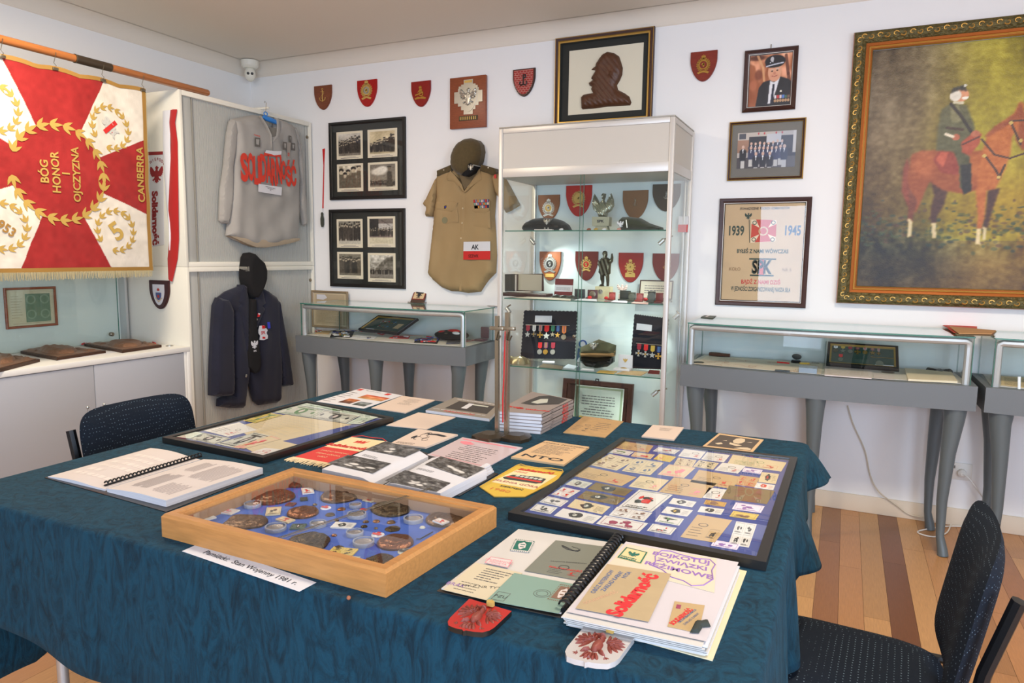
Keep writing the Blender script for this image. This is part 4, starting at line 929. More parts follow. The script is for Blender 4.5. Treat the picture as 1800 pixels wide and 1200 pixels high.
# motion sensor in the ceiling corner
q = at(440, 116, 1, D-.10); t = thing('motion_sensor', 'small cream motion sensor in the ceiling corner above the tambour cabinets', 'sensor', (XL+.10, D-.10, 2.62))
cx, cy = XL+.14, D-.14
mb = MB(); mb.lathe((cx, cy, CEIL-.06), (0, 0, 1), [(.045, 0), (.062, .015), (.066, .055)], CREAM, 20); build(mb, 'mount', t)
mb = MB(); mb.ball((cx, cy, CEIL-.10), (.040, .040, .055), CREAM, 16, 12); build(mb, 'housing', t)
d = (CAMLOC-Vector((cx, cy, CEIL-.10))).normalized(); sd = d.cross(Vector((0, 0, 1))).normalized()
for k in (-1, 1): mb = MB(); c_ = Vector((cx, cy, CEIL-.095))+d*.036+sd*k*.014; mb.lathe(c_, d, [(.010, 0), (.010, .004), (.006, .006)], BLACK, 12); build(mb, 'lens', t)

# ---- garments
def crinkle(seed, amp, f=30):
    rd = random.Random(seed); W_ = [(rd.uniform(-1, 1)*f, rd.uniform(-.4, .4)*f, rd.uniform(0, 6), rd.uniform(.4, 1)) for _ in range(6)]
    return lambda u, v: amp*sum(a*math.sin(x*u+y*v+p) for x, y, p, a in W_)/2.5
CAB = Plane('x', XF)
c3 = (350, 150, .25); SHG = mat('grey_shirt', (158, 154, 148), .85, var=(5, .08), bump=(500, .15, .001), sheen=.1)
t = thing('printed_shirt', 'long sleeved grey shirt with red painted lettering hanging on the upper tambour cabinet', 'shirt', CAB.p(*CAB.uv(465, 430)))
H0 = .035
P = lambda pts, h=H0: CAB.px(pts, h, c3)
mb = MB(); mb.puff(CAB, P([(222, 250), (205, 330), (180, 580), (158, 740), (150, 950), (165, 968), (205, 972), (215, 930), (236, 800), (240, 560), (258, 440), (268, 330), (262, 260), (240, 236)], .02), .03, .012, SHG, base=.010, rad=.02, fold=crinkle(1, .004, 60)); build(mb, 'left_sleeve', t)
mb = MB(); mb.puff(CAB, P([(676, 290), (655, 300), (690, 480), (715, 700), (708, 850), (735, 980), (750, 990), (756, 960), (752, 820), (735, 640), (722, 500), (706, 380)], .02), .03, .012, SHG, base=.010, rad=.02, fold=crinkle(2, .004, 60)); build(mb, 'right_sleeve', t)
mb = MB(); fo = crinkle(3, .0065, 75)
mb.puff(CAB, P([(244, 236), (268, 330), (262, 450), (246, 600), (234, 800), (222, 960), (212, 1055), (260, 1085), (330, 1112), (395, 1136), (460, 1138), (560, 1122), (640, 1106), (698, 1088), (706, 1010), (712, 820), (710, 640), (700, 450), (688, 320), (672, 282), (610, 248), (555, 226), (540, 300), (505, 330), (478, 280), (440, 212), (400, 206), (320, 220)]), .045, .012, SHG, base=.012, rad=.06, fold=fo); build(mb, 'body', t)
mb = MB(); mb.puff(CAB, P([(212, 1058), (330, 1070), (560, 1076), (700, 1074), (698, 1090), (640, 1108), (560, 1124), (460, 1140), (395, 1138), (330, 1114)]), .004, .014, mat('shirt_lining', (166, 150, 128), .9), base=.047, rad=.01); 
build(mb, 'hem_facing', t)
mb = MB(); fr = .056
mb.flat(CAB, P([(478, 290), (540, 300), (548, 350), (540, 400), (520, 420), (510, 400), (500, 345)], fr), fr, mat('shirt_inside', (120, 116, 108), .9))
for a in ([(425, 215), (470, 290), (500, 350), (508, 460)], [(548, 232), (556, 300), (545, 360), (515, 400)]): mb.tube([CAB.p(x, y, fr+.004) for x, y in P(a, fr)], [.012, .014, .010, .004], SHG, 8, flat=.5)
mb.tube([CAB.p(x, y, fr+.008) for x, y in P([(505, 360), (507, 420), (505, 455)], fr)], .002, mat('shirt_inside', (1, 1, 1)), 6)
build(mb, 'collar', t)
# print that follows the cloth
class OnPlane:
    def __init__(s, pl_, h, o, uv): s.pl = pl_; s.h = h; s.o = o; s.a, s.b = uv; s.W = s.H = 1
    def p(s, u, v, h=0): return s.pl.p(s.o[0]+s.a[0]*u+s.b[0]*v, s.o[1]+s.a[1]*u+s.b[1]*v, s.h+h)
o_, ax, ay = P([(285, 585)], .06)[0], P([(675, 625)], .06)[0], P([(285, 505)], .06)[0]
Wd = math.hypot(ax[0]-o_[0], ax[1]-o_[1]); e1 = ((ax[0]-o_[0])/Wd, (ax[1]-o_[1])/Wd)
lay = OnPlane(CAB, .070, (o_[0], o_[1]+.010), (e1, (-e1[1]*.3, 1)))
RP = mat('red_paint_print', (206, 58, 40), .8)
mb = MB()
xs_ = 0; word = 'SOLiDARNOŚĆ'; wdt = [1.25, 1, .7, .5, 1, .95, .95, 1.0, .8, 1, 1.05]; tot = sum(wdt); xo = 0
for ch, wd_ in zip(word, wdt):
    wch = Wd*wd_/tot; hh = Wd*.36 if ch not in 'O' or xo < Wd*.5 else Wd*.26
    vs_, fs = glyphs(ch, 'CENTER', .045); xs2 = [v[0] for v in vs_]; ys2 = [v[1] for v in vs_]; sx_ = wch*1.06/(max(xs2)-min(xs2)); sy_ = hh/(max(ys2)-min(ys2)); mx_ = (max(xs2)+min(xs2))/2
    mb.add([lay.p(xo+wch/2+(x-mx_)*sx_, y*sy_+.012*math.sin(xo*40), .0) for x, y in vs_], fs, RP); xo += wch
mb.flat(CAB, P([(452, 470), (568, 490), (566, 504), (444, 496)], .06), .070, RP); mb.flat(CAB, P([(462, 456), (520, 462), (572, 462), (570, 486), (520, 492), (500, 484), (455, 474)], .06), .0706, PAPERW)
mb.flat(CAB, P([(562, 500), (570, 500), (573, 600), (566, 600)], .06), .0704, RP)
mb.text(OnPlane(CAB, .070, P([(400, 352)], .06)[0], ((1, -.1), (0, 1))), 'SOLIDARNOŚĆ', 0, 0, .008, 0, RP, sx=.7, bold=.03)
for (a, b, c_, d) in ((384, 366, 422, 434), (622, 352, 642, 404), (582, 396, 610, 456), (640, 404, 668, 460)):
    mb.flat(CAB, P([(a, b), (c_, b+4), (c_, d), (a, d-4)], .06), .070, mat('print_grey', (96, 92, 88), .8)); mb.flat(CAB, P([(a+8, b+12), (c_-6, b+14), (c_-10, d-14), (a+10, d-20)], .06), .0706, SHG)
mb.flat(CAB, P([(610, 404), (638, 406), (632, 510), (612, 508)], .06), .0694, mat('print_ltgrey', (150, 142, 134), .8)); mb.text(OnPlane(CAB, .0706, P([(621, 486)], .06)[0], ((1, 0), (0, 1))), 'KS', 0, 0, .016, 0, RP, rot=1.57, bold=.03)
build(mb, 'print', t)
mb = MB(); L_ = P([(414, 692), (578, 716), (574, 774), (412, 748)], .065); mb.prism(CAB, L_, .070, .0715, PAPERW); s = OnPlane(CAB, .0722, P([(496, 728)], .065)[0], ((1, -.10), (0, 1)))
mb.text(s, 'UNIFORM INTERNOWANEGO', 0, .009, .0065, 0, INK, sx=.75); mb.text(s, 'ŚWIĘTOKRZYSKIE', 0, 0, .0065, 0, INK, sx=.75); mb.text(s, '1982', 0, -.009, .0065, 0, INK, sx=.8); build(mb, 'paper_tag', t)
# hanger, hook and rod
t = thing('coat_hanger', 'bright blue plastic hanger holding the printed grey shirt', 'hanger', CAB.p(*CAB.uv(475, 220)))
mb = MB(); BLU = mat('blue_plastic', (50, 130, 210), .35); mb.tube([CAB.p(x, y, .045) for x, y in CAB.px([(452, 222), (470, 232), (500, 242), (548, 262)], .045, c3)], [.012, .016, .017, .015], BLU, 10); q = CAB.uv(467, 200, .045); mb.tube([CAB.p(q[0]+.016*math.cos(a), q[1]+.012*math.sin(a), .045) for a in [k*math.pi/6 for k in range(13)]], .0035, BLU, 8); build(mb, 'bar', t)
mb = MB(); q0, q1 = CAB.uv(467, 196, .045), CAB.uv(468, 181, .045); mb.tube([CAB.p(*q0, .045), CAB.p(*q1, .045), CAB.p(q1[0]-.012, q1[1]+.010, .045), CAB.p(q1[0]-.018, q1[1]-.004, .045)], .0018, STEEL, 6); build(mb, 'hook', t)
mb = MB(); a0 = at(444, 191, 2, TZ+.008); a1 = at(474, 183, 0, XF+.07); a1.z = TZ+.008; mb.tube([(a0.x-.10, a0.y, TZ+.008), (XF+.06, a1.y, TZ+.009)], .008, CREAM, 10); build(mb, 'wooden_rod', label='short cream rod lying on the cabinet top and carrying the blue hanger', cat='rod')

# navy blazer
c4 = (350, 430, .25); H1 = .03; P = lambda pts, h=H1: CAB.px(pts, h, c4)
BLZ = mat('blazer_navy', (20, 23, 42), .9, sheen=.15, var=(8, .15), bump=(600, .2, .001)); BKF = mat('black_felt', (16, 15, 17), .95)
t = thing('navy_blazer', 'navy blue blazer with badges hanging on the lower tambour cabinet', 'blazer', CAB.p(*CAB.uv(440, 715)))
mb = MB(); mb.puff(CAB, P([(330, 278), (200, 330), (150, 370), (128, 430), (240, 480), (238, 700), (246, 1060), (190, 1062), (145, 1085), (142, 1138), (230, 1150), (325, 1148), (336, 1060), (350, 900), (360, 700), (352, 500), (345, 380)]), .05, .014, BLZ, base=.012, rad=.05, fold=crinkle(5, .005, 60)); build(mb, 'left_front', t)
mb = MB(); mb.puff(CAB, P([(430, 300), (470, 312), (540, 360), (562, 400), (566, 520), (574, 700), (580, 900), (576, 1080), (560, 1110), (430, 1130), (395, 1100), (370, 1000), (345, 900), (350, 760), (395, 560), (405, 400)]), .05, .014, BLZ, base=.014, rad=.05, fold=crinkle(6, .005, 60)); build(mb, 'right_front', t)
mb = MB(); mb.puff(CAB, P([(150, 372), (126, 430), (112, 640), (102, 900), (100, 1062), (150, 1070), (246, 1062), (250, 900), (244, 640), (245, 470), (215, 380)], .05), .045, .014, BLZ, base=.03, rad=.035, fold=crinkle(7, .004, 40)); build(mb, 'left_sleeve', t)
mb = MB(); mb.puff(CAB, P([(540, 372), (562, 400), (590, 560), (630, 780), (656, 988), (600, 998), (578, 990), (560, 800), (530, 540)], .03), .045, .014, BLZ, base=.018, rad=.03, fold=crinkle(8, .004, 40)); build(mb, 'right_sleeve', t)
mb = MB(); mb.puff(CAB, P([(322, 282), (345, 300), (348, 420), (362, 700), (352, 860), (335, 700), (308, 500), (282, 440), (302, 420), (286, 400)], .07), .008, .014, BLZ, base=.062, rad=.01)
mb.puff(CAB, P([(432, 300), (408, 330), (402, 420), (398, 560), (392, 640), (440, 520), (470, 452), (452, 430), (474, 412), (455, 320)], .07), .008, .014, BLZ, base=.062, rad=.01); build(mb, 'lapels', t)
mb = MB(); mb.flat(CAB, P([(330, 270), (435, 290), (410, 420), (372, 760), (350, 620)], .03), .030, BKF); build(mb, 'lining', t)
for (a, b) in ((410, 526), (336, 916), (334, 926)):
    mb = MB(); q = P([(a, b)], .075)[0]; mb.lathe(CAB.p(*q, .070), (1, 0, 0), [(.007, 0), (.007, .003), (.004, .005)], SILVER, 12); build(mb, 'button', t)
mb = MB(); mb.prism(CAB, P([(440, 566), (462, 570), (460, 588), (440, 590)], .07), .072, .075, RED); mb.prism(CAB, P([(424, 570), (456, 566), (458, 588), (470, 586), (480, 600), (472, 620), (482, 640), (480, 660), (452, 670), (424, 668), (428, 640), (416, 622), (416, 600)], .07), .070, .073, PAPERW); mb.text(OnPlane(CAB, .0735, P([(448, 618)], .07)[0], ((1, 0), (0, 1))), 'SPK', 0, 0, .022, 0, RED, bold=.03, sx=.8); mb.prism(CAB, P([(443, 646), (462, 648), (462, 660), (443, 660)], .07), .0735, .075, RED); build(mb, 'breast_badge', t, label='white and red pocket badge')
mb = MB(); mb.prism(CAB, P([(480, 544), (492, 544), (496, 586), (484, 588)], .07), .068, .078, mat('pen_blue', (60, 70, 190), .4)); build(mb, 'pen', t)
mb = MB(); q = P([(418, 490)], .075)[0]; mb.prism(CAB, P([(414, 482), (428, 484), (426, 504), (412, 508)], .075), .072, .076, mat('badge_red', (210, 40, 40), .5)); mb.prism(CAB, P([(418, 480), (430, 484), (427, 492), (415, 490)], .075), .073, .077, PAPERW); build(mb, 'lapel_pin', t)
# black tie with white eagle
t = thing('black_tie', 'wide black tie with a small white eagle hanging on the navy blazer', 'tie', CAB.p(*CAB.uv(450, 655)))
mb = MB(); mb.puff(CAB, P([(372, 380), (404, 384), (408, 560), (422, 680), (440, 840), (428, 890), (400, 906), (356, 860), (352, 760), (362, 560)], .08), .008, .012, BKF, base=.078, rad=.015, fold=crinkle(9, .002, 60)); build(mb, 'tie', t)
mb = MB(); q = P([(392, 702)], .09)[0]; s_ = abs(P([(414, 702)], .09)[0][0]-q[0]); eagle(mb, CAB, q[0], q[1], s_, PAPERW, .0865, .002, puff=False); mb.text(OnPlane(CAB, .0875, P([(396, 746)], .09)[0], ((1, 0), (0, 1))), 'SPK', 0, 0, .012, 0, PAPERW, bold=.03); build(mb, 'eagle_print', t)
# forage cap
t = thing('forage_cap', 'black forage cap with a grey eagle badge perched above the navy blazer', 'cap', CAB.p(*CAB.uv(447, 510)))
mb = MB(); mb.puff(CAB, P([(338, 60), (380, 54), (412, 86), (448, 120), (466, 180), (464, 250), (446, 305), (420, 350), (400, 384), (368, 384), (348, 350), (322, 290), (312, 240), (312, 160), (322, 90)], .04), .075, .012, BKF, base=.01, rad=.035, fold=crinkle(10, .004, 40)); build(mb, 'cap_body', t)
mb = MB(); q = P([(358, 172)], .08)[0]; eagle(mb, CAB, q[0], q[1], .018, mat('dull_silver', (150, 148, 140), .5, .6), .066, .008); build(mb, 'eagle_badge', t)

# khaki shirt on the back wall
c7 = (720, 220, .26667); H2 = .03; P = lambda pts, h=H2: WALL.px(pts, h, c7)
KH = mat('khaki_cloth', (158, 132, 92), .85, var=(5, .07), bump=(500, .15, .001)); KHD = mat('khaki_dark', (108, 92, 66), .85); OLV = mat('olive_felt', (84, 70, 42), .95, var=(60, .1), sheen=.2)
t = thing('khaki_shirt', 'short sleeved khaki uniform shirt hanging on the back wall', 'shirt', WALL.p(*WALL.uv(830, 510)))
mb = MB(); mb.puff(WALG, P([(180, 300), (165, 360), (110, 470), (78, 522), (102, 540), (96, 600), (140, 602), (158, 560), (172, 480), (190, 380)], .04), .05, .012, KH, base=.012, rad=.03, fold=crinkle(12, .006, 40)); build(mb, 'left_sleeve', t)
mb = MB(); mb.puff(WALG, P([(560, 300), (610, 330), (650, 400), (716, 524), (660, 560), (625, 575), (600, 520), (560, 440), (540, 350)], .04), .05, .012, KH, base=.012, rad=.03, fold=crinkle(13, .006, 40)); build(mb, 'right_sleeve', t)
fo = crinkle(14, .0055, 65)
mb = MB(); mb.puff(WALG, P([(262, 286), (180, 312), (172, 360), (176, 480), (158, 580), (150, 700), (134, 860), (118, 978), (150, 1020), (210, 1070), (270, 1094), (320, 1096), (380, 1106), (460, 1098), (484, 1060), (512, 1020), (560, 972), (566, 860), (560, 720), (552, 600), (560, 480), (568, 340), (548, 300), (470, 268), (440, 340), (365, 420), (335, 350), (330, 290)]), .05, .013, KH, base=.012, rad=.05, fold=fo); build(mb, 'body', t)
hs = .067; ph = hs+.002
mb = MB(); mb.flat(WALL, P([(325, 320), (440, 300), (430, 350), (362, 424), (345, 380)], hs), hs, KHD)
mb.puff(WALG, P([(270, 300), (300, 330), (345, 390), (360, 440), (330, 405), (290, 370), (238, 362), (255, 320)], hs), .006, .012, KH, base=hs, rad=.008); mb.puff(WALG, P([(462, 285), (440, 320), (410, 370), (352, 446), (372, 440), (420, 395), (478, 356), (470, 320)], hs), .006, .012, KH, base=hs, rad=.008); build(mb, 'collar', t)
mb = MB(); mb.puff(WALG, P([(345, 440), (362, 440), (360, 700), (350, 900), (340, 1090), (325, 1090), (330, 800), (338, 600)], hs), .002, .013, KH, base=hs-.006, rad=.003); build(mb, 'placket', t)
for b, z in ((350, 548), (346, 645), (338, 745), (336, 843)): mb = MB(); q = P([(b, z)], hs)[0]; mb.lathe(WALL.p(*q, hs-.002), (0, -1, 0), [(.006, 0), (.006, .003), (.004, .004)], mat('button_tan', (196, 176, 140), .4), 12); build(mb, 'button', t)
for pts, flp in (([(178, 556), (310, 520), (322, 640), (180, 666)], [(178, 502), (318, 508), (300, 560), (280, 570), (180, 560), (170, 540)]), ([(400, 560), (525, 560), (530, 680), (404, 670)], [(402, 500), (530, 498), (524, 560), (500, 580), (402, 572)])):
    mb = MB(); mb.puff(WALG, P(pts, hs), .004, .012, KH, base=hs-.008, rad=.004); mb.puff(WALG, P(flp, hs), .005, .012, KH, base=hs-.004, rad=.005); build(mb, 'pocket', t)
for pts in ([(178, 300), (268, 262), (278, 300), (180, 336)], [(470, 258), (560, 284), (572, 310), (556, 330), (462, 300)]):
    mb = MB(); mb.puff(WALG, P(pts, hs), .008, .010, OLV, base=hs-.004, rad=.01); q = P([((pts[0][0]+pts[2][0])/2, (pts[0][1]+pts[2][1])/2-4)], hs)[0]; ring(mb, WALL, q[0], q[1], .001, .005, hs+.006, .001, SILVER, 5); build(mb, 'epaulette', t)
mb = MB(); a = P([(420, 492), (524, 488), (524, 544), (430, 550)], hs); qd = Quad(WALL, [a[3], a[2], a[1], a[0]], hs+.003); mb.mbox(qd, 0, 0, 1, 1, -.004, .001, mat('ribbon_back', (40, 44, 80), .8)); rd = random.Random(2)
for j in range(3):
    for i in range(8):
        x0 = i/8; y0 = j/3
        if j == 0 and (i < 2 or i > 6): continue
        mb.mbox(qd, x0+.01, y0+.02, x0+.115, y0+.31, .001, .002, mat('rib%d' % ((i*5+j*3) % 6), [(190, 50, 44), (40, 60, 130), (220, 214, 200), (60, 110, 80), (210, 150, 60), (90, 60, 110)][(i*5+j*3) % 6], .7)); mb.mbox(qd, x0+.05, y0+.02, x0+.07, y0+.31, .002, .0025, PAPERW if (i+j) % 2 else RED)
build(mb, 'ribbon_bars', t)
mb = MB(); q = P([(231, 626)], hs)[0]; mb.disc(WALL, q[0], q[1], .022, hs-.006, hs+.001, mat('patch', (128, 122, 92), .9), 18); build(mb, 'round_patch', t)
mb = MB(); q = P([(237, 541)], hs)[0]; mb.prism(WALL, [(q[0]-.008, q[1]-.012), (q[0]+.008, q[1]-.004), (q[0]+.010, q[1]+.012), (q[0]-.008, q[1]+.01)], hs, hs+.004, PAPERW); mb.disc(WALL, q[0]+.002, q[1]+.002, .005, hs+.004, hs+.006, mat('pen_blue', (60, 70, 190)), 10); build(mb, 'pocket_pin', t)
mb = MB(); a = P([(358, 768), (532, 766), (532, 886), (356, 886)], hs); qd = Quad(WALL, [a[3], a[2], a[1], a[0]], hs+.004)
mb.mbox(qd, 0, 0, 1, .48, -.004, .001, RED); mb.mbox(qd, 0, .48, 1, 1, -.004, .001, PAPERW); mb.text(qd, 'AK', .44, .70, .032, .0015, INK, bold=.03, sx=.9); mb.text(qd, 'i', .42, .43, .012, .0015, INK); mb.text(qd, 'SZZWK', .38, .20, .020, .0015, mat('ink_dark_red', (70, 14, 14), .8), bold=.03, sx=.8); build(mb, 'armband', t, label='white and red armband')
mb = MB(); mb.prism(WALL, P([(556, 328), (570, 322), (572, 350), (558, 350)], hs), hs-.004, hs+.002, RED); build(mb, 'shoulder_badge', t)
# olive beret
t = thing('olive_beret', 'olive brown beret tilted over the collar of the khaki shirt', 'beret', WALL.p(*WALL.uv(820, 308)))
mb = MB(); mb.puff(WALG, P([(400, 84), (440, 96), (462, 124), (470, 170), (460, 230), (438, 286), (400, 330), (360, 338), (310, 320), (280, 290), (272, 250), (274, 200), (290, 156), (320, 114), (360, 90)], .07), .06, .012, OLV, base=.06, rad=.06, fold=crinkle(15, .003, 30)); build(mb, 'crown', t)
mb = MB(); mb.puff(WALG, P([(338, 330), (352, 310), (380, 290), (378, 262), (396, 248), (428, 268), (424, 296), (400, 318), (366, 336)], .125), .006, .01, BKF, base=.118, rad=.008); bp_ = build(mb, 'badge_patch', t)
mb = MB(); q = P([(402, 278)], .13)[0]; eagle(mb, WALL, q[0], q[1], .020, SILVER, .128, .004); build(mb, 'eagle_badge', bp_)

# ---- banner side: pole, clips, banner, small banner, ribbons, shield, certificate
PX = XF-.005; PZ = TZ+.001
pr = .020; ya, yb = .20, at(366, 165, 0, PX).y
t = thing('banner_pole', 'long varnished wooden pole with a metal sleeve carrying the parade banner', 'pole', (PX, 1.8, PZ))
PWOOD = mat('pole_wood', (174, 106, 54), .3, var=(12, .12, (8, 1, 8)), coat=.3)
mb = MB(); mb.tube([(PX, ya, PZ+pr+.0), (PX, yb-.008, PZ+pr), (PX, yb, PZ+pr)], [pr, pr, pr*.8], PWOOD, 20); build(mb, 'shaft', t)
s0, s1 = at(131, 111, 0, PX).y, at(195, 127, 0, PX).y
mb = MB(); mb.tube([(PX, s0, PZ+pr), (PX, s1, PZ+pr)], pr+.002, mat('gunmetal', (96, 84, 72), .35, .8), 20); mb.tube([(PX, s0, PZ+pr), (PX, s0+.006, PZ+pr)], pr+.003, STEEL, 20); build(mb, 'metal_sleeve', t)
one(lambda mb: mb.tube([(XL+.002, .5, PZ-.012), (PX+.01, .5, PZ-.012)], .011, CREAM, 10), 'pole_bracket', label='cream wall bracket holding the near end of the banner pole', cat='bracket')
# banner
BY1 = at(258, 300, 0, PX).y; BZ1 = at(255, 160, 0, PX).z; BZ0 = at(262, 473, 0, PX).z; cy_, cz_ = at(104, 300, 0, PX).y, at(104, 304, 0, PX).z
BY0 = 2*cy_-BY1; BZ0 = BZ0+.002; BN = PX+.0
def bwave(u, v): return .004*math.sin(u*9+v*3)+.003*math.sin(u*17-v*5+1)+.002*math.sin(v*23+u*6)+.0015*math.sin(u*40+v*31)+.012*(1-v)*math.sin(u*5.0)
class BMap:
    W = BY1-BY0; H = BZ1-BZ0
    def p(s, u, v, h=0): return (BN+.004+bwave(u, v)+h, BY0+u*s.W, BZ0+v*s.H + .012*(abs(math.sin(u*math.pi*4.55+.35))-.5)*max(0, v-.8)*5 )
bm_ = BMap()
t = thing('parade_banner', 'large white and red parade banner with gold wreaths hanging from the wooden pole', 'banner', bm_.p(.5, 0))
cv = Canvas(300, 300, (214, 206, 192)); cx_, cz2 = .5, (cz_-BZ0)/BMap.H; r_ = .235
rc = (150, 12, 12)
for T in ([(.5, cz2), (.255, 1.01), (.775, 1.01)], [(.5, cz2), (.265, -.01), (.765, -.01)], [(.5, cz2), (1.01, .735), (1.01, .305)], [(.5, cz2), (-.01, .735), (-.01, .305)]): cv.poly(T, rc)
cv.ell(cx_, cz2, r_, r_, rc, 1, .01); cv.tint(.035, 40, 40, 5); cv.tint(.02, 9, 9, 6)
mb = MB(); mb.canvas(bm_, cv.clip(), 0, mat('banner_silk', rough=.75, vc=True, bump=(60, .4, .003), sheen=.2)); mb.canvas(bm_, Canvas(24, 24, (226, 216, 196)), -.003, VC); build(mb, 'cloth', t)
GT = mat('gold_thread', (198, 164, 84), .5, .25); GT2 = mat('gold_thread_dark', (160, 120, 56), .6)
mb = MB(); wreath(mb, bm_, cx_, cz2, r_*BMap.W, GT, 11, .060, .35, .001, .002, start=math.pi*.97); build(mb, 'centre_wreath', t)
for (a, b) in ((.79, .76), (.21, .76), (.79, .21), (.21, .21)): mb = MB(); wreath(mb, bm_, a, b, .107*BMap.W, GT, 7, .040, .5, .001, .0015, start=-math.pi*.7); build(mb, 'corner_wreath', t)
class Rot:
    def __init__(s, mp, u, v, a): s.m = mp; s.u = u; s.v = v; s.c = math.cos(a); s.s = math.sin(a); s.W = s.H = 1
    def p(s, x, y, h=0): return s.m.p(s.u+(x*s.c-y*s.s)/s.m.W, s.v+(x*s.s+y*s.c)/s.m.H, h)
mb = MB()
for tx, u_, v_, an, hg, g_ in (('BÓG', cx_-.085, cz2, math.pi/2, .040, GT), ('HONOR', cx_-.025, cz2, math.pi/2, .040, GT), ('I', cx_+.025, cz2, math.pi/2, .040, GT), ('OJCZYZNA', cx_+.085, cz2, math.pi/2, .040, GT), ('CANBERRA', .957, .53, math.pi/2, .044, GT), ('5', .79, .21, .6, .1, GT), ('1953', .21, .21, -.6, .045, GT2)):
    mb = MB(); mb.text(Rot(bm_, u_, v_, an), tx, 0, 0, hg, .004, g_, bold=.025); build(mb, 'lettering', t)
mb = MB(); rr = Rot(bm_, .79, .765, .7); 
mb.rect(rr, -.05, -.012, .05, .012, .002, mat('emb_red', (200, 40, 36), .7)); mb.rect(rr, -.02, -.045, .02, .045, .0022, mat('emb_silver', (196, 194, 186), .6)); mb.text(Rot(bm_, .79, .765, -.85), 'SPK', 0, 0, .050, .004, mat('emb_silver', (1, 1, 1)), bold=.03); mb.rect(rr, -.014, -.03, .014, .0, .0028, mat('emb_red', (1, 1, 1)))
build(mb, 'corner_emblem', t)
mb = MB()
for a, b, c_, d in ((-.006, -.012, 1.012, .012), (-.006, .988, 1.012, 1.008), (.988, 0, 1.012, 1), (-.01, 0, .012, 1)):
    n = 40; vs_ = []
    for k in range(n+1):
        f_ = k/n
        if c_-a > .5: vs_ += [bm_.p(a+(c_-a)*f_, b, .002), bm_.p(a+(c_-a)*f_, d, .004)]
        else: vs_ += [bm_.p(c_, b+(d-b)*f_, .002), bm_.p(a, b+(d-b)*f_, .004)]
    mb.add(vs_, [(2*k, 2*k+2, 2*k+3, 2*k+1) for k in range(n)], GT2)
build(mb, 'gold_braid', t)
mb = MB(); rd = random.Random(8); FR = mat('fringe', (168, 156, 120), .8)
for k in range(260):
    u = -.005+1.015*k/260+rd.uniform(-.001, .001); L_ = .040+rd.uniform(-.006, .004); p0 = bm_.p(u, -.008, .002); mb.tube([p0, (p0[0]+rd.uniform(-.003, .004), p0[1]+rd.uniform(-.003, .003), p0[2]-L_)], [.0022, .0012], FR, 4, caps=False)
for k in range(110):
    v = k/110; p0 = bm_.p(1.01, v, .002); mb.tube([p0, (p0[0]+.001, p0[1]+.006+rd.uniform(0, .003), p0[2]-.010)], [.0015, .001], FR, 4, caps=False)
build(mb, 'fringe', t)
for k, px in enumerate((4, 97, 181, 251)):
    yy = at(px, 100+px*.22, 0, PX+.01).y; vz = bm_.p((yy-BY0)/BMap.W, 1, 0)[2]
    for q in (0,):
        t2 = thing('banner_clip', ['small bulldog clip on the banner top, nearest the frame edge', 'small metal clip on the banner top, second from the left', 'small metal clip on the banner top under the metal sleeve', 'small metal clip at the right top corner of the banner'][k], 'clip', (PX, yy, vz), 'metal clips between pole and banner')
        mb = MB(); mb.box((PX-.006, yy-.014, vz-.012), (PX+.016, yy+.014, vz+.002), STEEL, .002); build(mb, 'jaw', t2)
        mb = MB(); mb.tube([(PX+.008, yy, vz), (PX+.012, yy+.006, vz+.012), (PX+.008, yy-.004, vz+.024), (PX+.022, yy, PZ+.01), (PX+.024, yy, PZ+.02)], .0016, STEEL, 6); build(mb, 'wire_hook', t2)
for k in range(2):
    yy = [1.98, 1.76][k]; vz = bm_.p((yy-BY0)/BMap.W, 1, 0)[2]
# cabinet side plane (faces -y)
SIDE = Plane('y', YC0)
t = thing('small_banner', 'narrow grey banner with dark red lettering on the side of the tambour cabinet', 'banner', SIDE.p(*SIDE.uv(275, 425)))
a = [SIDE.uv(238, 440), SIDE.uv(289, 430), SIDE.uv(287, 266), SIDE.uv(236, 268)]; qd = Quad(SIDE, a, .002)
DR = mat('dark_red_print', (140, 34, 36), .8)
mb = MB(); mb.mbox(qd, 0, 0, 1, 1, -.0015, .001, mat('banner_grey', (206, 204, 206), .85)); build(mb, 'cloth', t)
mb = MB(); mb.rect(qd, 0, .965, 1, 1, .0015, DR); eagle(mb, qd, .78, .76, .055, DR, .001, .001, puff=False)
for k, ch in enumerate('GŁOS NIEPODLEGŁY'):
    an = math.pi*(1.05-k/15*1.1); mb.text(Rot(qd, .78+.095*math.cos(an)/qd.W, .76+.095*math.sin(an)/qd.H, an-math.pi/2), ch, 0, 0, .018, .0015, DR, bold=.03)
mb.text(Rot(qd, .72, .30, -math.pi/2), 'Solidarność', 0, 0, .050, .0015, DR, bold=.06); build(mb, 'print', t)
t = thing('hanging_ribbon', 'long white and bright red ribbon hanging on the side of the tambour cabinet', 'ribbon', SIDE.p(*SIDE.uv(300, 495)))
RR2 = mat('satin_red', (176, 16, 16), .35, sheen=.2); WR = mat('satin_white', (222, 220, 224), .4)
def strip(mb, L_, Rg, m, h=.006):
    n = len(L_); vs_ = []
    for k in range(n):
        a_, b_ = SIDE.uv(*L_[k], .01), SIDE.uv(*Rg[k], .01); hh = h+.004*math.sin(k*1.9)
        mid = ((a_[0]+b_[0])/2, (a_[1]+b_[1])/2); vs_ += [SIDE.p(*a_, hh), SIDE.p(*mid, hh+.008), SIDE.p(*b_, hh), ]
    fs = []
    for k in range(n-1):
        for j in range(2): fs.append((3*k+j, 3*k+j+1, 3*k+3+j+1, 3*k+3+j)[::-1])
    mb.add(vs_, fs, m)
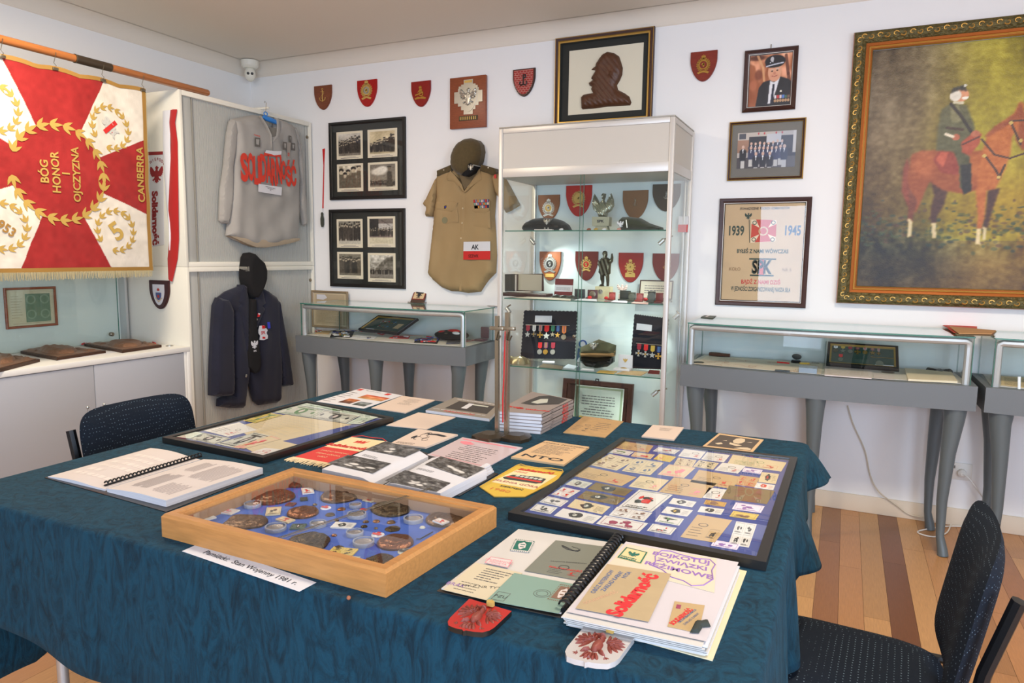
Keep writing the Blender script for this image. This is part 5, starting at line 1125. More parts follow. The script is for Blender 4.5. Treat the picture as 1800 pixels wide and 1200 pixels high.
mb = MB(); strip(mb, [(285, 195), (286, 250), (287, 310), (291, 360), (297, 410), (298, 440)], [(299, 193), (299, 250), (299, 310), (300, 360), (301, 410), (299, 440)], WR); build(mb, 'white_half', t)
mb = MB(); strip(mb, [(299, 193), (298, 215), (299, 250), (297, 310), (296, 370), (297, 420), (293, 455), (296, 490)], [(311, 192), (308, 215), (311, 250), (312, 310), (314, 370), (314, 420), (311, 455), (303, 495)], RR2, .008); build(mb, 'red_half', t)
def e_city(mb, mp, cx, top, w_, h_, o):
    mb.prism(mp, inset(shield_pts(cx, top-h_*.14, w_*.60, h_*.72), 1), o, o+.002, PAPERW, back=False); mb.prism(mp, shield_pts(cx, top-h_*.42, w_*.28, h_*.26), o+.002, o+.004, mat('crest_blue', (70, 84, 130), .5), back=False); crown(mb, mp, cx, top-h_*.36, w_*.10, mat('crest_red', (170, 50, 40), .5), o+.002, .003); mb.disc(mp, cx, top-h_*.55, w_*.06, o+.004, o+.005, mat('crest_red', (1, 1, 1)), 10)
    mb.tube([mp.p(cx-w_*.17, top-h_*.60, o+.003), mp.p(cx, top-h_*.74, o+.003), mp.p(cx+w_*.17, top-h_*.60, o+.003)], .002, GOLDP, 6)
wall_shield((265, 490), (299, 495), (284, 543), mat('shield_plum', (58, 18, 20), .3), 'small dark plum shield with a white crest on the side of the tambour cabinet', e_city, mp=SIDE)
LW = Plane('x', XL+.014)
def cert(t, q):
    mb = MB(); mb.rect(q, -.02, -.02, 1.02, 1.02, 0, mat('cert_paper', (206, 196, 160), .8)); mb.rect(q, .38, .08, .92, .88, .0005, mat('cert_green', (112, 134, 104), .8)); rd = random.Random(1)
    for a, b in ((.5, .3), (.8, .3), (.5, .72), (.8, .72)): ring(mb, q, a, b, .02, .028, .0006, .0003, mat('cert_green2', (136, 156, 126), .8), 14)
    for k in range(9): mb.rect(q, .08, .82-k*.075, rd.uniform(.22, .34), .83-k*.075, .0006, mat('ink_faded', (150, 136, 104), .8))
    mb.rect(q, .1, .05, .9, .06, .0006, mat('ink_faded', (1, 1, 1))); build(mb, 'certificate', t)
framed([(5.5, 505.5), (97, 503.5), (99, 572), (9, 578)], 'small brown framed certificate behind the glass of the wall display', [(0, .012), (.004, .014), (.012, .012), (.014, .008)], [WOODM, WOODM, WOODM, WOODM], .014, cert, pl_=LW)

# bronze plaques on the sideboard
TOPC = Plane('z', ZC)
def bplaque(corners, seed, label):
    t = thing('bronze_plaque', label, 'plaque', TOPC.p(*TOPC.uv(*corners[0])), 'bronze relief plaques lying on the sideboard')
    c_ = [TOPC.uv(*q, .012) for q in corners]; q = Quad(TOPC, c_); mb = MB(); mb.prism(q, [(0, 0), (1, 0), (1, 1), (0, 1)], 0.001, .016, mat('plaque_dark', (70, 44, 30), .4, .4)); build(mb, 'base', t)
    mb = MB(); rd = random.Random(seed); mb.mbox(q, .04, .04, .96, .96, .016, .019, BRONZE)
    mb.puff(q, [(.22, .25), (.4, .15), (.62, .2), (.78, .35), (.82, .6), (.7, .82), (.45, .86), (.25, .7), (.15, .5)], .022, .012, BRONZE, base=.019, rad=.05, fold=crinkle(seed, .005, 70)); mb.puff(q, [(.1, .72), (.4, .8), (.45, .92), (.1, .93)], .008, .01, BRONZE, base=.019, rad=.015, fold=crinkle(seed+1, .003, 120)); mb.puff(q, [(.7, .1), (.93, .12), (.92, .3), (.75, .28)], .008, .01, BRONZE, base=.019, rad=.015)
    build(mb, 'relief', t)
bplaque([(100, 630), (36, 618), (80, 608), (186, 617)][::1], 1, 'bronze relief plaque lying in the middle of the sideboard top')
bplaque([(215, 617), (148, 605), (232, 598), (284, 607)], 2, 'bronze relief plaque with red cord at the right end of the sideboard')
bplaque([(0, 650), (-70, 634), (-20, 620), (70, 632)], 3, 'bronze relief plaque cut by the left edge of the picture')
mb = MB(); mb.tube([TOPC.p(*TOPC.uv(a, b), .012) for a, b in ((145, 608), (150, 606), (158, 607), (163, 610))], [.007, .009, .009, .006], RED, 8, flat=.7); build(mb, 'red_tassel', label='short bright red cord tucked beside the right bronze plaque', cat='tassel')
mb = MB(); pts = [TOPC.p(*TOPC.uv(a, b), .006) for a, b in ((228, 598), (240, 599), (250, 601), (260, 600), (267, 602), (273, 605))]
mb.tube(pts, .005, RED, 8); mb.tube([(a+.004, b, c_+.004) for a, b, c_ in pts[1:5]], .004, PAPERW, 6); build(mb, 'twisted_cord', label='red and white twisted cord behind the right bronze plaque', cat='cord')
mb = MB(); q = TOPC.uv(298, 608); ring(mb, TOPC, q[0], q[1], .018, .022, .0, .004, SILVER); build(mb, 'metal_ring', label='thin silver ring lying at the right end of the sideboard', cat='ring')
mb = MB(); c_ = [TOPC.uv(*q) for q in ((102, 634), (103, 631), (250, 608), (252, 612))]; mb.prism(TOPC, c_, .0005, .0015, PAPERW); build(mb, 'paper_strip', label='white paper strip under the edge of the bronze plaques', cat='paper')
# ---------------------------------------------------------------- table showcases with curved fronts
class Q3:                          # map on any four 3D points BL BR TR TL
    def __init__(s, c):
        s.c = [Vector(x) for x in c]; s.W = ((s.c[1]-s.c[0]).length+(s.c[2]-s.c[3]).length)/2; s.H = ((s.c[3]-s.c[0]).length+(s.c[2]-s.c[1]).length)/2
        s.n = (s.c[1]-s.c[0]).cross(s.c[3]-s.c[0]).normalized()
    def p(s, u, v, h=0):
        a, b, c, d = s.c; return tuple(a*((1-u)*(1-v))+b*(u*(1-v))+c*(u*v)+d*((1-u)*v)+s.n*h)
CASEG = mat('case_grey', (104, 109, 112), .5); LEGG = mat('leg_grey', (92, 101, 104), .38); TUBE = mat('tube_alu', (190, 190, 190), .35, .5); BEIGE = mat('case_floor', (206, 200, 190), .8)
CB0, CB1, CG = .715, .830, 1.055; CY0, CY1 = 3.78, 4.235
def bow(x0, x1, y, b=.05, n=16):
    c, hw = (x0+x1)/2, (x1-x0)/2; return [(x0+(x1-x0)*i/n, y-b*(1-((x0+(x1-x0)*i/n-c)/hw)**2)) for i in range(n+1)]
def showcase(label):
    x0, x1 = 0, 1.348; t = thing('table_showcase', label, 'showcase', (0, 0, 0), 'grey table showcases along the back wall')
    Zp = Plane('z', 0); b = bow(x0, x1, CY0)
    mb = MB(); mb.prism(Zp, b+[(x1, CY1), (x0, CY1)], CB0, CB1, CASEG); build(mb, 'body', t)
    gx0, gx1 = x0+.028, x1-.028; g = bow(gx0, gx1, CY0+.03); 
    mb = MB(); mb.prism(Zp, [(x, y+.03) for x, y in g]+[(gx1-.02, CY1-.03), (gx0+.02, CY1-.03)], CB1+.0005, CB1+.003, BEIGE); build(mb, 'display_floor', t)
    def leg(x, y, dx, dy):
        mb = MB(); mb.tube([(x, y, CB0+.0), (x, y, CB0-.06), (x-dx*.012, y, .50), (x-dx*.02, y, .26), (x-dx*.016, y-dy*.004, .09), (x-dx*.004, y-dy*.02, .03), (x, y-dy*.026, 0)], [.056, .048, .036, .026, .020, .025, .027], LEGG, 14, flat=.9); build(mb, 'leg', t)
    for x, d in ((x0+.075, -1), ((x0+x1)/2, 0), (x1-.075, 1)):
        leg(x, CY0+.05-(.045 if d == 0 else 0), d, 1); leg(x-d*.02, CY1-.06, d, .5)
    mb = MB(); zt = CG-.024; f = [(x, y+.018) for x, y in g]
    pts = [(f[0][0]+.014, f[0][1], CB1), (f[0][0]+.014, f[0][1], zt-.03), (f[0][0]+.016, f[0][1], zt-.008), (f[0][0]+.03, f[0][1]-.004, zt)]+[(x, y, zt) for x, y in f[1:-1]]+[(f[-1][0]-.03, f[-1][1]-.004, zt), (f[-1][0]-.016, f[-1][1], zt-.008), (f[-1][0]-.014, f[-1][1], zt-.03), (f[-1][0]-.014, f[-1][1], CB1)]
    mb.tube(pts, .017, TUBE, 10); build(mb, 'tube_frame', t)
    def pane(name, mk): mb = MB(); mk(mb); build(mb, name, t, ang=20)
    def front(mb):
        n = len(g); a = [(x, y, CB1) for x, y in g]+[(x, y, CG-.007) for x, y in g]; mb.add(a, [(i, i+1, n+i+1, n+i) for i in range(n-1)], GLASS)
        mb.box((g[0][0]-.003, g[0][1], CB1), (g[0][0], g[0][1]+.006, CG-.007), GLEDGE); mb.box((g[-1][0], g[-1][1], CB1), (g[-1][0]+.003, g[-1][1]+.006, CG-.007), GLEDGE)
    pane('front_glass', front)
    for x in (gx0, gx1-.006): pane('side_glass', lambda mb: (mb.box((x, CY0+.036, CB1), (x+.006, CY1-.02, CG-.007), GLASS), mb.box((x, CY1-.02, CB1), (x+.006, CY1-.018, CG-.007), GLEDGE)))
    pane('back_glass', lambda mb: mb.box((gx0+.007, CY1-.026, CB1), (gx1-.007, CY1-.020, CG-.007), GLASS))
    def top(mb):
        o = [(x, y-.004) for x, y in bow(gx0-.006, gx1+.006, CY0+.03)]+[(gx1+.006, CY1-.012), (gx0-.006, CY1-.012)]; mb.prism(Zp, o, CG-.0065, CG, GLASS, side=GLEDGE)
    pane('top_glass', top)
    return t
sc1 = showcase('grey table showcase full of medals, left of the tall glass cabinet, with a curved front')
sc2 = copy_tree(sc1); sc3 = copy_tree(sc1)
sc1.location = (-3.437, 0, 0); sc2.location = (-.772, 0, 0); sc3.location = (.607, 0, 0)
sc2['label'] = 'grey table showcase with map and framed medals, right of the tall glass cabinet'; sc3['label'] = 'grey table showcase cut by the right edge of the picture'
class SFP(Plane):                  # showcase floor: nothing lies behind its back glass
    def uv(s, px, py, h=0.0):
        q = at(px, py, 2, s.v+h)
        if q.y > 4.175: q = at(px, py, 1, 4.175-.004*((px*7) % 3))
        return (q.x, q.y)
SF = SFP('z', CB1+.003); GT_ = Plane('z', CG)
def sheet(name, pl_, c, m, label, cat, h=.0008, crop=None, lift=0, group=None, content=None):
    if crop: c = px4(crop, c)
    cc = [pl_.uv(*q) for q in c]; q = Quad(pl_, cc, lift); mb = MB(); mb.prism(q, [(0, 0), (1, 0), (1, 1), (0, 1)], .0003, h, m)
    if content: content(mb, q, h+.0003)
    return build(mb, name, label=label, cat=cat, group=group)
def lines(n, u0, u1, v0, v1, m=None, th=.35, seed=0, al='l'):
    def f(mb, q, h):
        rd = random.Random(seed); d = (v1-v0)/n
        for k in range(n):
            w_ = (u1-u0)*rd.uniform(.75, 1) if k % 5 != 4 else (u1-u0)*rd.uniform(.3, .6); v = v1-(k+1)*d; a = u0+((u1-u0-w_)/2 if al == 'c' else 0); x = a
            while x < a+w_-.004:
                L_ = min(rd.uniform(.03, .11)*(u1-u0)*1.6, a+w_-x); mb.rect(q, x, v, x+L_*.85, v+d*th, h, m or INKG); x += L_
    return f
# --- left showcase contents
cL = (510, 490, .21111); S = lambda a, b, pl_=SF: pl_.uv(cL[0]+a*cL[2], cL[1]+b*cL[2])
def tilt_quad(bl, br, tr, tl, zpl, dy):
    A = [at(*q, 2, zpl) for q in (bl, br)]; return Q3([A[0], A[1], at(*tr, 1, A[1].y+dy), at(*tl, 1, A[0].y+dy)])
def medalframe(q, label, frame_m, fill):
    t = thing('framed_medals', label, 'framed medals', q.p(.5, 0)); i = .022
    mb = MB(); mb.pframe(q, 0, 0, 1, 1, [(0, -.012), (0, .008), (.003, .012), (.013, .010), (.015, .006), (i, .003)], frame_m); mb.rect(q, 0, 0, 1, 1, -.012, BLACK); build(mb, 'frame', t); mb = MB(); mb.rect(q, .03, .04, .97, .96, .001, mat('green_felt', (40, 62, 52), .9)); build(mb, 'backing', t)
    fill(t, q); mb = MB(); mb.rect(q, .05, .06, .95, .94, .0075, GLASSP); build(mb, 'glass', t); return t
RIBC = [(150, 30, 50), (226, 224, 220), (150, 140, 136), (200, 30, 30), (60, 130, 80), (40, 50, 110), (70, 130, 170), (220, 120, 40), (120, 60, 90), (180, 150, 60)]
def rib(k): return mat('ribbon_%d' % (k % 10), RIBC[k % 10], .7)
def medal(mb, mp, x, y, s, k, kind, h=0, L=2.0, md=None):
    W, H = mp.W, mp.H; P = lambda a, b: (x+a*s/W, y+b*s/H)
    mb.prism(mp, [P(-.5, 0), P(.5, 0), P(.5, -L*.8), P(0, -L), P(-.5, -L*.8)], h, h+.0015, rib(k)); 
    if k % 3: mb.rect(mp, *P(-.2, -L*.8), *P(-.08, 0), h+.002, rib(k+1)); mb.rect(mp, *P(.08, -L*.8), *P(.2, 0), h+.002, rib(k+1))
    cx, cy = P(0, -L-.75)
    mt = (SILVER, STEEL, GOLD)[k % 3]; mb = md or mb
    if kind == 0: mb.disc(mp, cx, cy, s*.62, h, h+.003, mt, 16)
    elif kind == 1:
        for a in (0, math.pi/2, math.pi, -math.pi/2): c_, q_ = math.cos(a), math.sin(a); mb.prism(mp, [(cx+(u*c_-v*q_)*s/W, cy+(u*q_+v*c_)*s/H) for u, v in ((0, -.08), (.75, -.3), (.75, .3), (0, .08))], h, h+.003, mt)
        mb.disc(mp, cx, cy, s*.25, h+.002, h+.004, GOLD, 10)
    else: mb.prism(mp, [(cx+(.8 if i % 2 == 0 else .35)*s*math.sin(i*math.pi/5)/W, cy+(.8 if i % 2 == 0 else .35)*s*math.cos(i*math.pi/5)/H) for i in range(10)], h, h+.003, mt)
ql = tilt_quad(*px4(cL, [(570, 425), (893, 460), (1068, 334), (742, 308)]), CB1+.022, .07)
def mf1(t, q):
    mb = MB()
    for k in range(7): medal(mb, q, .28+k*.055, .70, .012, k, k % 3, .002, .8)
    for k in range(4): medal(mb, q, .35+k*.07, .40, .012, k+3, 0, .002, .6)
    mb.rect(q, .12, .10, .34, .16, .002, PAPERW); mb.rect(q, .72, .3, .86, .6, .002, TAN); build(mb, 'medal_set', t)
medalframe(ql, 'black framed medal set leaning inside the left showcase', [BLACK, BLACK, BLACK, GOLDF, GOLDF], mf1)
t = thing('medal_beret', 'black beret covered with ribbons and badges in the left showcase', 'beret', SF.p(*S(1345, 470)))
pl4 = Plane('y', SF and at(*px4(cL, [(1345, 480)])[0], 2, CB1).y)
PB = lambda pts, pl_: [pl_.uv(cL[0]+a*cL[2], cL[1]+b*cL[2]) for a, b in pts]
c_ = at(794, 590, 1, 4.09); c_.z = CB1+.003; 
mb = MB(); mb.ball((c_.x, c_.y+.0, c_.z+.032), (.125, .09, .034), BKF, 20, 10); build(mb, 'crown', t)
mb = MB(); mb.ball((c_.x+.02, c_.y-.01, c_.z+.060), (.05, .035, .014), mat('badge_red', (1, 1, 1)), 10, 6); mb.ball((c_.x-.05, c_.y-.04, c_.z+.055), (.03, .02, .010), rib(3), 8, 5); mb.ball((c_.x+.0, c_.y-.07, c_.z+.04), (.022, .012, .014), STEEL, 10, 6); mb.ball((c_.x+.06, c_.y-.05, c_.z+.052), (.03, .02, .012), rib(1), 8, 5); build(mb, 'badges', t)
def obx(name, pl_, c, h, m, label, cat, crop, group=None, extra=None, bev=0):
    cc = [pl_.uv(*q) for q in px4(crop, c)]; q = Quad(pl_, cc); mb = MB(); mb.prism(q, [(0, 0), (1, 0), (1, 1), (0, 1)], .0005, h, m)
    if extra: extra(mb, q, h)
    return build(mb, name, label=label, cat=cat, group=group)
t = thing('open_jewel_case', 'small dark red medal case standing open at the right of the left showcase', 'case', (-2.165, 4.10, CB1+.003))
a = (-2.165, 4.10); mr = mat('leatherette', (88, 30, 40), .5)
mb = MB(); mb.box((a[0]-.035, a[1], CB1+.003), (a[0]+.035, a[1]+.06, CB1+.018), mr, .003); build(mb, 'tray', t); mb = MB(); mb.box((a[0]-.02, a[1]+.058, CB1+.018), (a[0]+.04, a[1]+.072, CB1+.095), mr, .006); build(mb, 'lid', t)
def pile(n, seed, pal):
    def f(mb, q, h):
        rd = random.Random(seed)
        for k in range(n):
            x, y, r_ = rd.uniform(.08, .85), rd.uniform(.1, .8), rd.uniform(0, 3); s_ = .021
            P = [(x+(a*math.cos(r_)-b*math.sin(r_))*s_/q.W, y+(a*math.sin(r_)+b*math.cos(r_))*s_/q.H) for a, b in ((-1, -.4), (1, -.4), (1, .4), (-1, .4))]; mb.prism(q, P, h, h+.0015+.002*(k % 4), rib(pal[k % len(pal)]) if k % 4 else PAPERW)
            if k % 2: mb.disc(q, x, y, .013, h, h+.004+.002*(k % 3), (SILVER, STEEL, GOLD)[k % 3], 10)
    return f
for nm, c, m, lb, ct, n, sd, pal in (
    ('medal_group', [(330, 486), (510, 490), (535, 440), (360, 432)], BKF, 'cluster of medals with striped ribbons at the left end of the left showcase', 'medals', 26, 1, (3, 4, 1, 5)),
    ('medal_group', [(1030, 532), (1225, 540), (1245, 500), (1050, 494)], BKF, 'row of court mounted medals near the right front of the left showcase', 'medals', 26, 2, (3, 1, 3, 5)),
    ('medal_group', [(450, 425), (600, 425), (610, 402), (480, 402)], BKF, 'ribbon medals in the back left corner of the left showcase', 'medals', 24, 3, (0, 3, 5, 2)),
    ('ribbon_group', [(820, 495), (985, 500), (1000, 478), (870, 474)], rib(3), 'red ribbon with white badges in the middle of the left showcase', 'ribbon', 5, 4, (1, 3)),
    ('ribbon_group', [(1135, 490), (1285, 500), (1300, 482), (1150, 466)], mat('ribbon_cobalt', (40, 60, 190), .6), 'cobalt blue and red ribbon at the right of the left showcase', 'ribbon', 5, 5, (3, 1)),
    ('ribbon_group', [(695, 445), (770, 470), (800, 455), (720, 436)], rib(3), 'small red ribbon in front of the leaning medal frame', 'ribbon', 3, 6, (3, 1)),
    ('photo_card', [(940, 470), (1080, 476), (1100, 458), (970, 455)], mat('card_pink', (200, 130, 110), .7), 'pinkish card lying beside the black beret in the left showcase', 'card', 0, 7, (1,)),
    ('paper_sheet', [(200, 458), (320, 462), (340, 436), (240, 430)], TAN, 'tan paper at the left end of the left showcase', 'paper', 0, 8, (1,)),
    ('paper_sheet', [(500, 492), (700, 502), (740, 472), (560, 462)], PAPERW, 'white paper in front of the leaning medal frame in the left showcase', 'paper', 3, 9, (2, 5)),
    ('paper_sheet', [(740, 515), (900, 524), (920, 505), (780, 500)], PAPER, 'cream paper at the centre front of the left showcase', 'paper', 0, 10, (1,)),
    ('badge_card', [(1450, 525), (1540, 515), (1530, 500), (1460, 505)], mat('card_red', (170, 60, 50), .7), 'reddish badge card near the right post of the left showcase', 'card', 2, 11, (1, 2)),
    ('paper_sheet', [(1480, 505), (1650, 492), (1640, 482), (1500, 488)], PAPER, 'pale paper beside the dark red medal case', 'paper', 0, 12, (1,)),
    ('badge_card', [(205, 440), (250, 444), (262, 428), (215, 425)], rib(3), 'small red and white badge at the far left of the left showcase', 'badge', 2, 13, (1,)),
): sheet(nm, SF, c, m, lb, ct, .002, cL, content=pile(n, sd, pal) if n else None)
obx('flat_case', SF, [(1300, 545), (1410, 542), (1420, 522), (1310, 525)], .010, mat('dark_case', (60, 56, 58), .4), 'flat dark medal case at the front right of the left showcase', 'case', cL)
obx('flat_case', SF, [(600, 410), (700, 412), (700, 398), (620, 398)], .006, mat('dark_case', (1, 1, 1)), 'dark flat case behind the ribbon medals in the left showcase', 'case', cL)
# certificate frame standing between showcase and wall
WB = Plane('y', D-.03); r_ = (WB.uv(550, 560)[0], .835, WB.uv(613, 560)[0], WB.uv(580, 511)[1])
def certB(t, q):
    mb = MB(); mb.rect(q, 0, 0, 1, 1, 0, mat('cert_tan', (196, 178, 146), .8)); mb.rect(q, .06, .05, .94, .95, .0004, mat('cert_tan2', (178, 160, 130), .8)); mb.prism(q, [(.1, .94), (.35, .94), (.42, .85), (.3, .78), (.1, .8)], 0, .001, PAPERW)
    lines(16, .12, .85, .1, .7, mat('ink_faded', (1, 1, 1)))(mb, q, .0007); build(mb, 'certificate', t)
framed(r_, 'narrow framed certificate standing behind the left end of the left showcase', [(0, .012), (.004, .016), (.010, .014), (.016, .008)], [mat('frame_taupe', (140, 120, 92), .5)]*4, .015, certB, pl_=WB)
# little easel plaque on the left showcase
t = thing('small_plaque', 'small leaning plaque with a black eagle on the glass top of the left showcase', 'plaque', GT_.p(*GT_.uv(732, 533)))
A = at(721, 531, 2, CG+.004); B = at(744, 532, 2, CG+.004); qd = Q3([A, B, at(753.5, 505, 1, B.y+.06), at(731, 504, 1, A.y+.06)])
mb = MB(); mb.prism(qd, [(0, 0), (1, 0), (1, 1), (0, 1)], -.012, 0, mat('plaque_edge', (70, 50, 40), .5)); mb.mbox(qd, .02, .18, .98, .98, 0, .001, mat('maroon_card', (120, 40, 34), .6)); mb.mbox(qd, .1, .24, .9, .92, .001, .002, mat('tan_card', (206, 180, 140), .7)); build(mb, 'tile', t)
mb = MB(); eagle(mb, qd, .5, .62, .034, INK, .002, .001, puff=False); mb.text(qd, 'SPK', .5, .31, .013, .003, INK, bold=.03); build(mb, 'eagle_print', t)
mb = MB(); mb.tube([A+Vector((-.02, .0, 0)), A+Vector((0, -.01, 0)), B+Vector((.0, -.01, 0)), B+Vector((.01, .08, 0))], .0025, STEEL, 6); build(mb, 'wire_stand', t)
mb = MB(); a_ = GT_.uv(868, 538); mb.box((a_[0]-.04, a_[1]-.02, CG+.0005), (a_[0]+.06, a_[1]+.03, CG+.003), mat('card_taupe', (150, 136, 120), .7)); build(mb, 'note_card', label='taupe card on the right end of the left showcase glass top', cat='card')

# --- right showcase contents
cR = (1180, 530, .34444)
def mapc(mb, q, h):
    rd = random.Random(5); m_ = mat('map_line', (196, 150, 130), .8)
    for k in range(26):
        x, y = rd.random()*.9, rd.random()*.9; pts = [(x, y)]
        for i in range(4): x = min(.98, max(.02, x+rd.uniform(-.05, .09))); y = min(.97, max(.03, y+rd.uniform(-.12, .12))); pts.append((x, y))
        for (a, b), (c_, d) in zip(pts, pts[1:]):
            L_ = math.hypot(c_-a, d-b)+1e-6; nx, ny = -(d-b)/L_*.0022, (c_-a)/L_*.006; mb.flat(q, [(a-nx, b-ny), (c_-nx, d-ny), (c_+nx, d+ny), (a+nx, b+ny)], h, m_)
sheet('printed_map', SF, [(118, 318), (762, 372), (778, 298), (182, 238)], mat('map_paper', (222, 208, 190), .8), 'large pale map sheet with faint red lines spread in the right showcase', 'map', crop=cR, content=mapc)
mb = MB(); P_3 = [SF.p(*SF.uv(*q), .012) for q in px4(cR, [(195, 252), (240, 256), (300, 262)])]; mb.tube(P_3, [.014, .016, .013], mat('knife_brown', (90, 54, 40), .4), 10, flat=.7); mb.tube([SF.p(*SF.uv(*q), .018) for q in px4(cR, [(200, 262), (250, 268)])], .006, STEEL, 8); build(mb, 'pocket_knife', label='brown handled folding knife on the map in the right showcase', cat='knife')
def coin(a, b, r_, m, label, crop, pl_=SF, h=.003, cat='coin', name='coin'):
    q = pl_.uv(*px4(crop, [(a, b)])[0]); mb = MB(); mb.lathe(pl_.p(q[0], q[1], .001), (0, 0, 1), [(r_, 0), (r_, h*.8), (r_*.9, h), (r_*.88, h*.8)], m, 24); build(mb, name, label=label, cat=cat)
coin(140, 311, .028, mat('old_bronze', (96, 84, 64), .4, .6), 'dark bronze medallion at the left front corner of the right showcase', cR, cat='medallion', name='medallion')
coin(735, 297, .022, STEEL, 'small grey coin at the back right of the map', cR)
q = SF.uv(*px4(cR, [(635, 312)])[0]); t = thing('compass', 'small black compass with a tilted lid on the map', 'compass', SF.p(*q))
mb = MB(); mb.lathe(SF.p(*q, .001), (0, 0, 1), [(.024, 0), (.026, .006), (.022, .014), (.018, .014)], BLACK, 20); build(mb, 'case', t); mb = MB(); mb.lathe(SF.p(q[0]+.002, q[1]+.018, .030), (0.1, -.5, 1), [(.024, 0), (.025, .004), (.020, .006)], mat('dark_case', (1, 1, 1)), 20); mb.tube([SF.p(q[0], q[1]+.02, .012), SF.p(q[0], q[1]+.02, .03)], .003, STEEL, 6); build(mb, 'lid', t)
mb = MB(); mb.tube([SF.p(*SF.uv(*q), .004) for q in px4(cR, [(540, 312), (602, 318)])], .004, INKR, 8); build(mb, 'red_pencil', label='short red pencil left of the compass', cat='pencil')
mb = MB(); mb.tube([SF.p(*SF.uv(*q), .004) for q in px4(cR, [(655, 318), (705, 320)])], .005, mat('yellow_paint', (214, 170, 60), .5), 8); build(mb, 'yellow_pencil', label='short yellow pencil right of the compass', cat='pencil')
obx('pen_strip', SF, [(528, 354), (604, 359), (606, 354), (530, 349)], .004, BLACK, 'thin black strip at the front edge of the map', 'strip', cR)
obx('metal_box', SF, [(650, 362), (742, 370), (745, 356), (654, 350)], .026, mat('metal_blue_grey', (150, 160, 170), .4, .5), 'small dented silver tin at the front right of the map', 'tin', cR)
qr = tilt_quad(*px4(cR, [(790, 322), (1163, 352), (1158, 230), (800, 208)]), CB1+.018, .10)
def mf2(t, q):
    mb = MB()
    for k in range(6): medal(mb, q, .12+k*.105, .90, .019, [1, 9, 0, 8, 2, 8][k], [0, 2, 0, 1, 0, 2][k], .002, 1.2)
    medal(mb, q, .20, .50, .019, 3, 0, .002, 1.0); medal(mb, q, .73, .9, .012, 2, 1, .002, 2.4); mb.disc(q, .74, .22, .018, .002, .004, SILVER, 20); mb.rect(q, .68, .08, .93, .17, .003, PAPERW); mb.rect(q, .4, .2, .6, .34, .002, mat('green_dark_card', (56, 74, 62), .8)); mb.tube([q.p(.62, .47, .004), q.p(.93, .47, .004)], .0015, GOLD, 6)
    build(mb, 'medal_set', t)
medalframe(qr, 'framed medal set on green felt leaning in the middle of the right showcase', [BLACK, BLACK, BLACK, GOLDF, GOLDF], mf2)
mb = MB(); a_ = SF.uv(*px4(cR, [(772, 372)])[0]); mb.box((a_[0], a_[1], CB1+.004), (a_[0]+.005, CY1-.03, CG-.01), GLASS); build(mb, 'divider_pane', label='clear glass divider between map and medal frame in the right showcase', cat='glass pane')
sheet('paper_booklet', SF, [(782, 378), (1022, 396), (1025, 350), (785, 330)], PAPER, 'open cream booklet in front of the framed medal set', 'booklet', .005, cR, content=lines(5, .05, .95, .1, .9, mat('ink_pale', (200, 186, 170), .8)))
sheet('paper_sheet', SF, [(1032, 392), (1136, 400), (1134, 376), (1030, 366)], PAPER, 'small cream paper right of the open cream booklet', 'paper', .002, cR)
coin(1105, 362, .030, mat('old_bronze', (1, 1, 1)), 'oval dark bronze medallion below the framed medal set', cR, cat='medallion', name='medallion')
sheet('open_book', SF, [(1208, 405), (1460, 417), (1430, 368), (1190, 348)], mat('page_cream', (228, 212, 182), .8), 'open cream book at the right end of the right showcase', 'book', .010, cR)
sheet('green_note', SF, [(1175, 340), (1252, 345), (1245, 324), (1168, 318)], mat('note_green', (190, 206, 160), .8), 'pale green note behind the open cream book', 'note', .001, cR)
sheet('paper_sheet', SF, [(1258, 362), (1450, 374), (1400, 342), (1255, 332)], PAPERW, 'white paper under the dark metal eagle in the right showcase', 'paper', .0015, cR)
mb = MB(); q = SF.uv(*px4(cR, [(1370, 352)])[0]); eagle(mb, SF, q[0], q[1], .055, mat('dark_metal', (50, 56, 52), .4, .6), .0022, .010); build(mb, 'metal_eagle', label='dark metal eagle badge lying on white paper in the right showcase', cat='badge')
# on top and second case
t = thing('leaning_card', 'small dark card at the back left of the right showcase top', 'card', GT_.p(*GT_.uv(1245, 556)))
mb = MB(); cc = [GT_.uv(*q) for q in px4(cR, [(150, 82), (210, 88), (242, 68), (185, 64)])]; mb.prism(Quad(GT_, cc), [(0, 0), (1, 0), (1, 1), (0, 1)], .001, .004, mat('card_dark', (84, 84, 70), .6)); mb.rect(Quad(GT_, cc), .3, .1, .5, .9, .005, PAPER); build(mb, 'card', t)
t = thing('envelope_pile', 'pile of worn brown envelopes with a red one lying across the two right showcases', 'envelopes', GT_.p(*GT_.uv(1700, 580)))
ENV = mat('envelope_brown', (186, 142, 96), .85, var=(30, .08))
for k, (c, m_) in enumerate((([(520, 176), (700, 172), (640, 150), (430, 152)], TAN), ([(500, 172), (1660, 172), (0, 0), (0, 0)], None), ([(480, 166), (760, 170), (745, 140), (430, 140)], ENV))): pass
for k, (c, m_) in enumerate((([(1330+128, 172), (1632, 178), (1660, 152), (1425, 138)], TAN), ([(1440, 160), (1640, 168), (1655, 150), (1410, 140)], mat('envelope_red', (196, 70, 50), .8)), ([(1432, 146), (1560, 150), (1560, 122), (1385, 124)], mat('envelope_red', (1, 1, 1))), ([(1468, 168), (1634, 170), (1656, 152), (1416, 130)], ENV))):
    mb = MB(); q = Quad(GT_, [GT_.uv(*z, .003*k) for z in px4(cR, c)], .001+.0035*k); mb.prism(q, [(0, 0), (1, 0), (1, 1), (0, 1)], 0, .003, m_); build(mb, 'envelope', t)
c2 = (1600, 540, .16667)
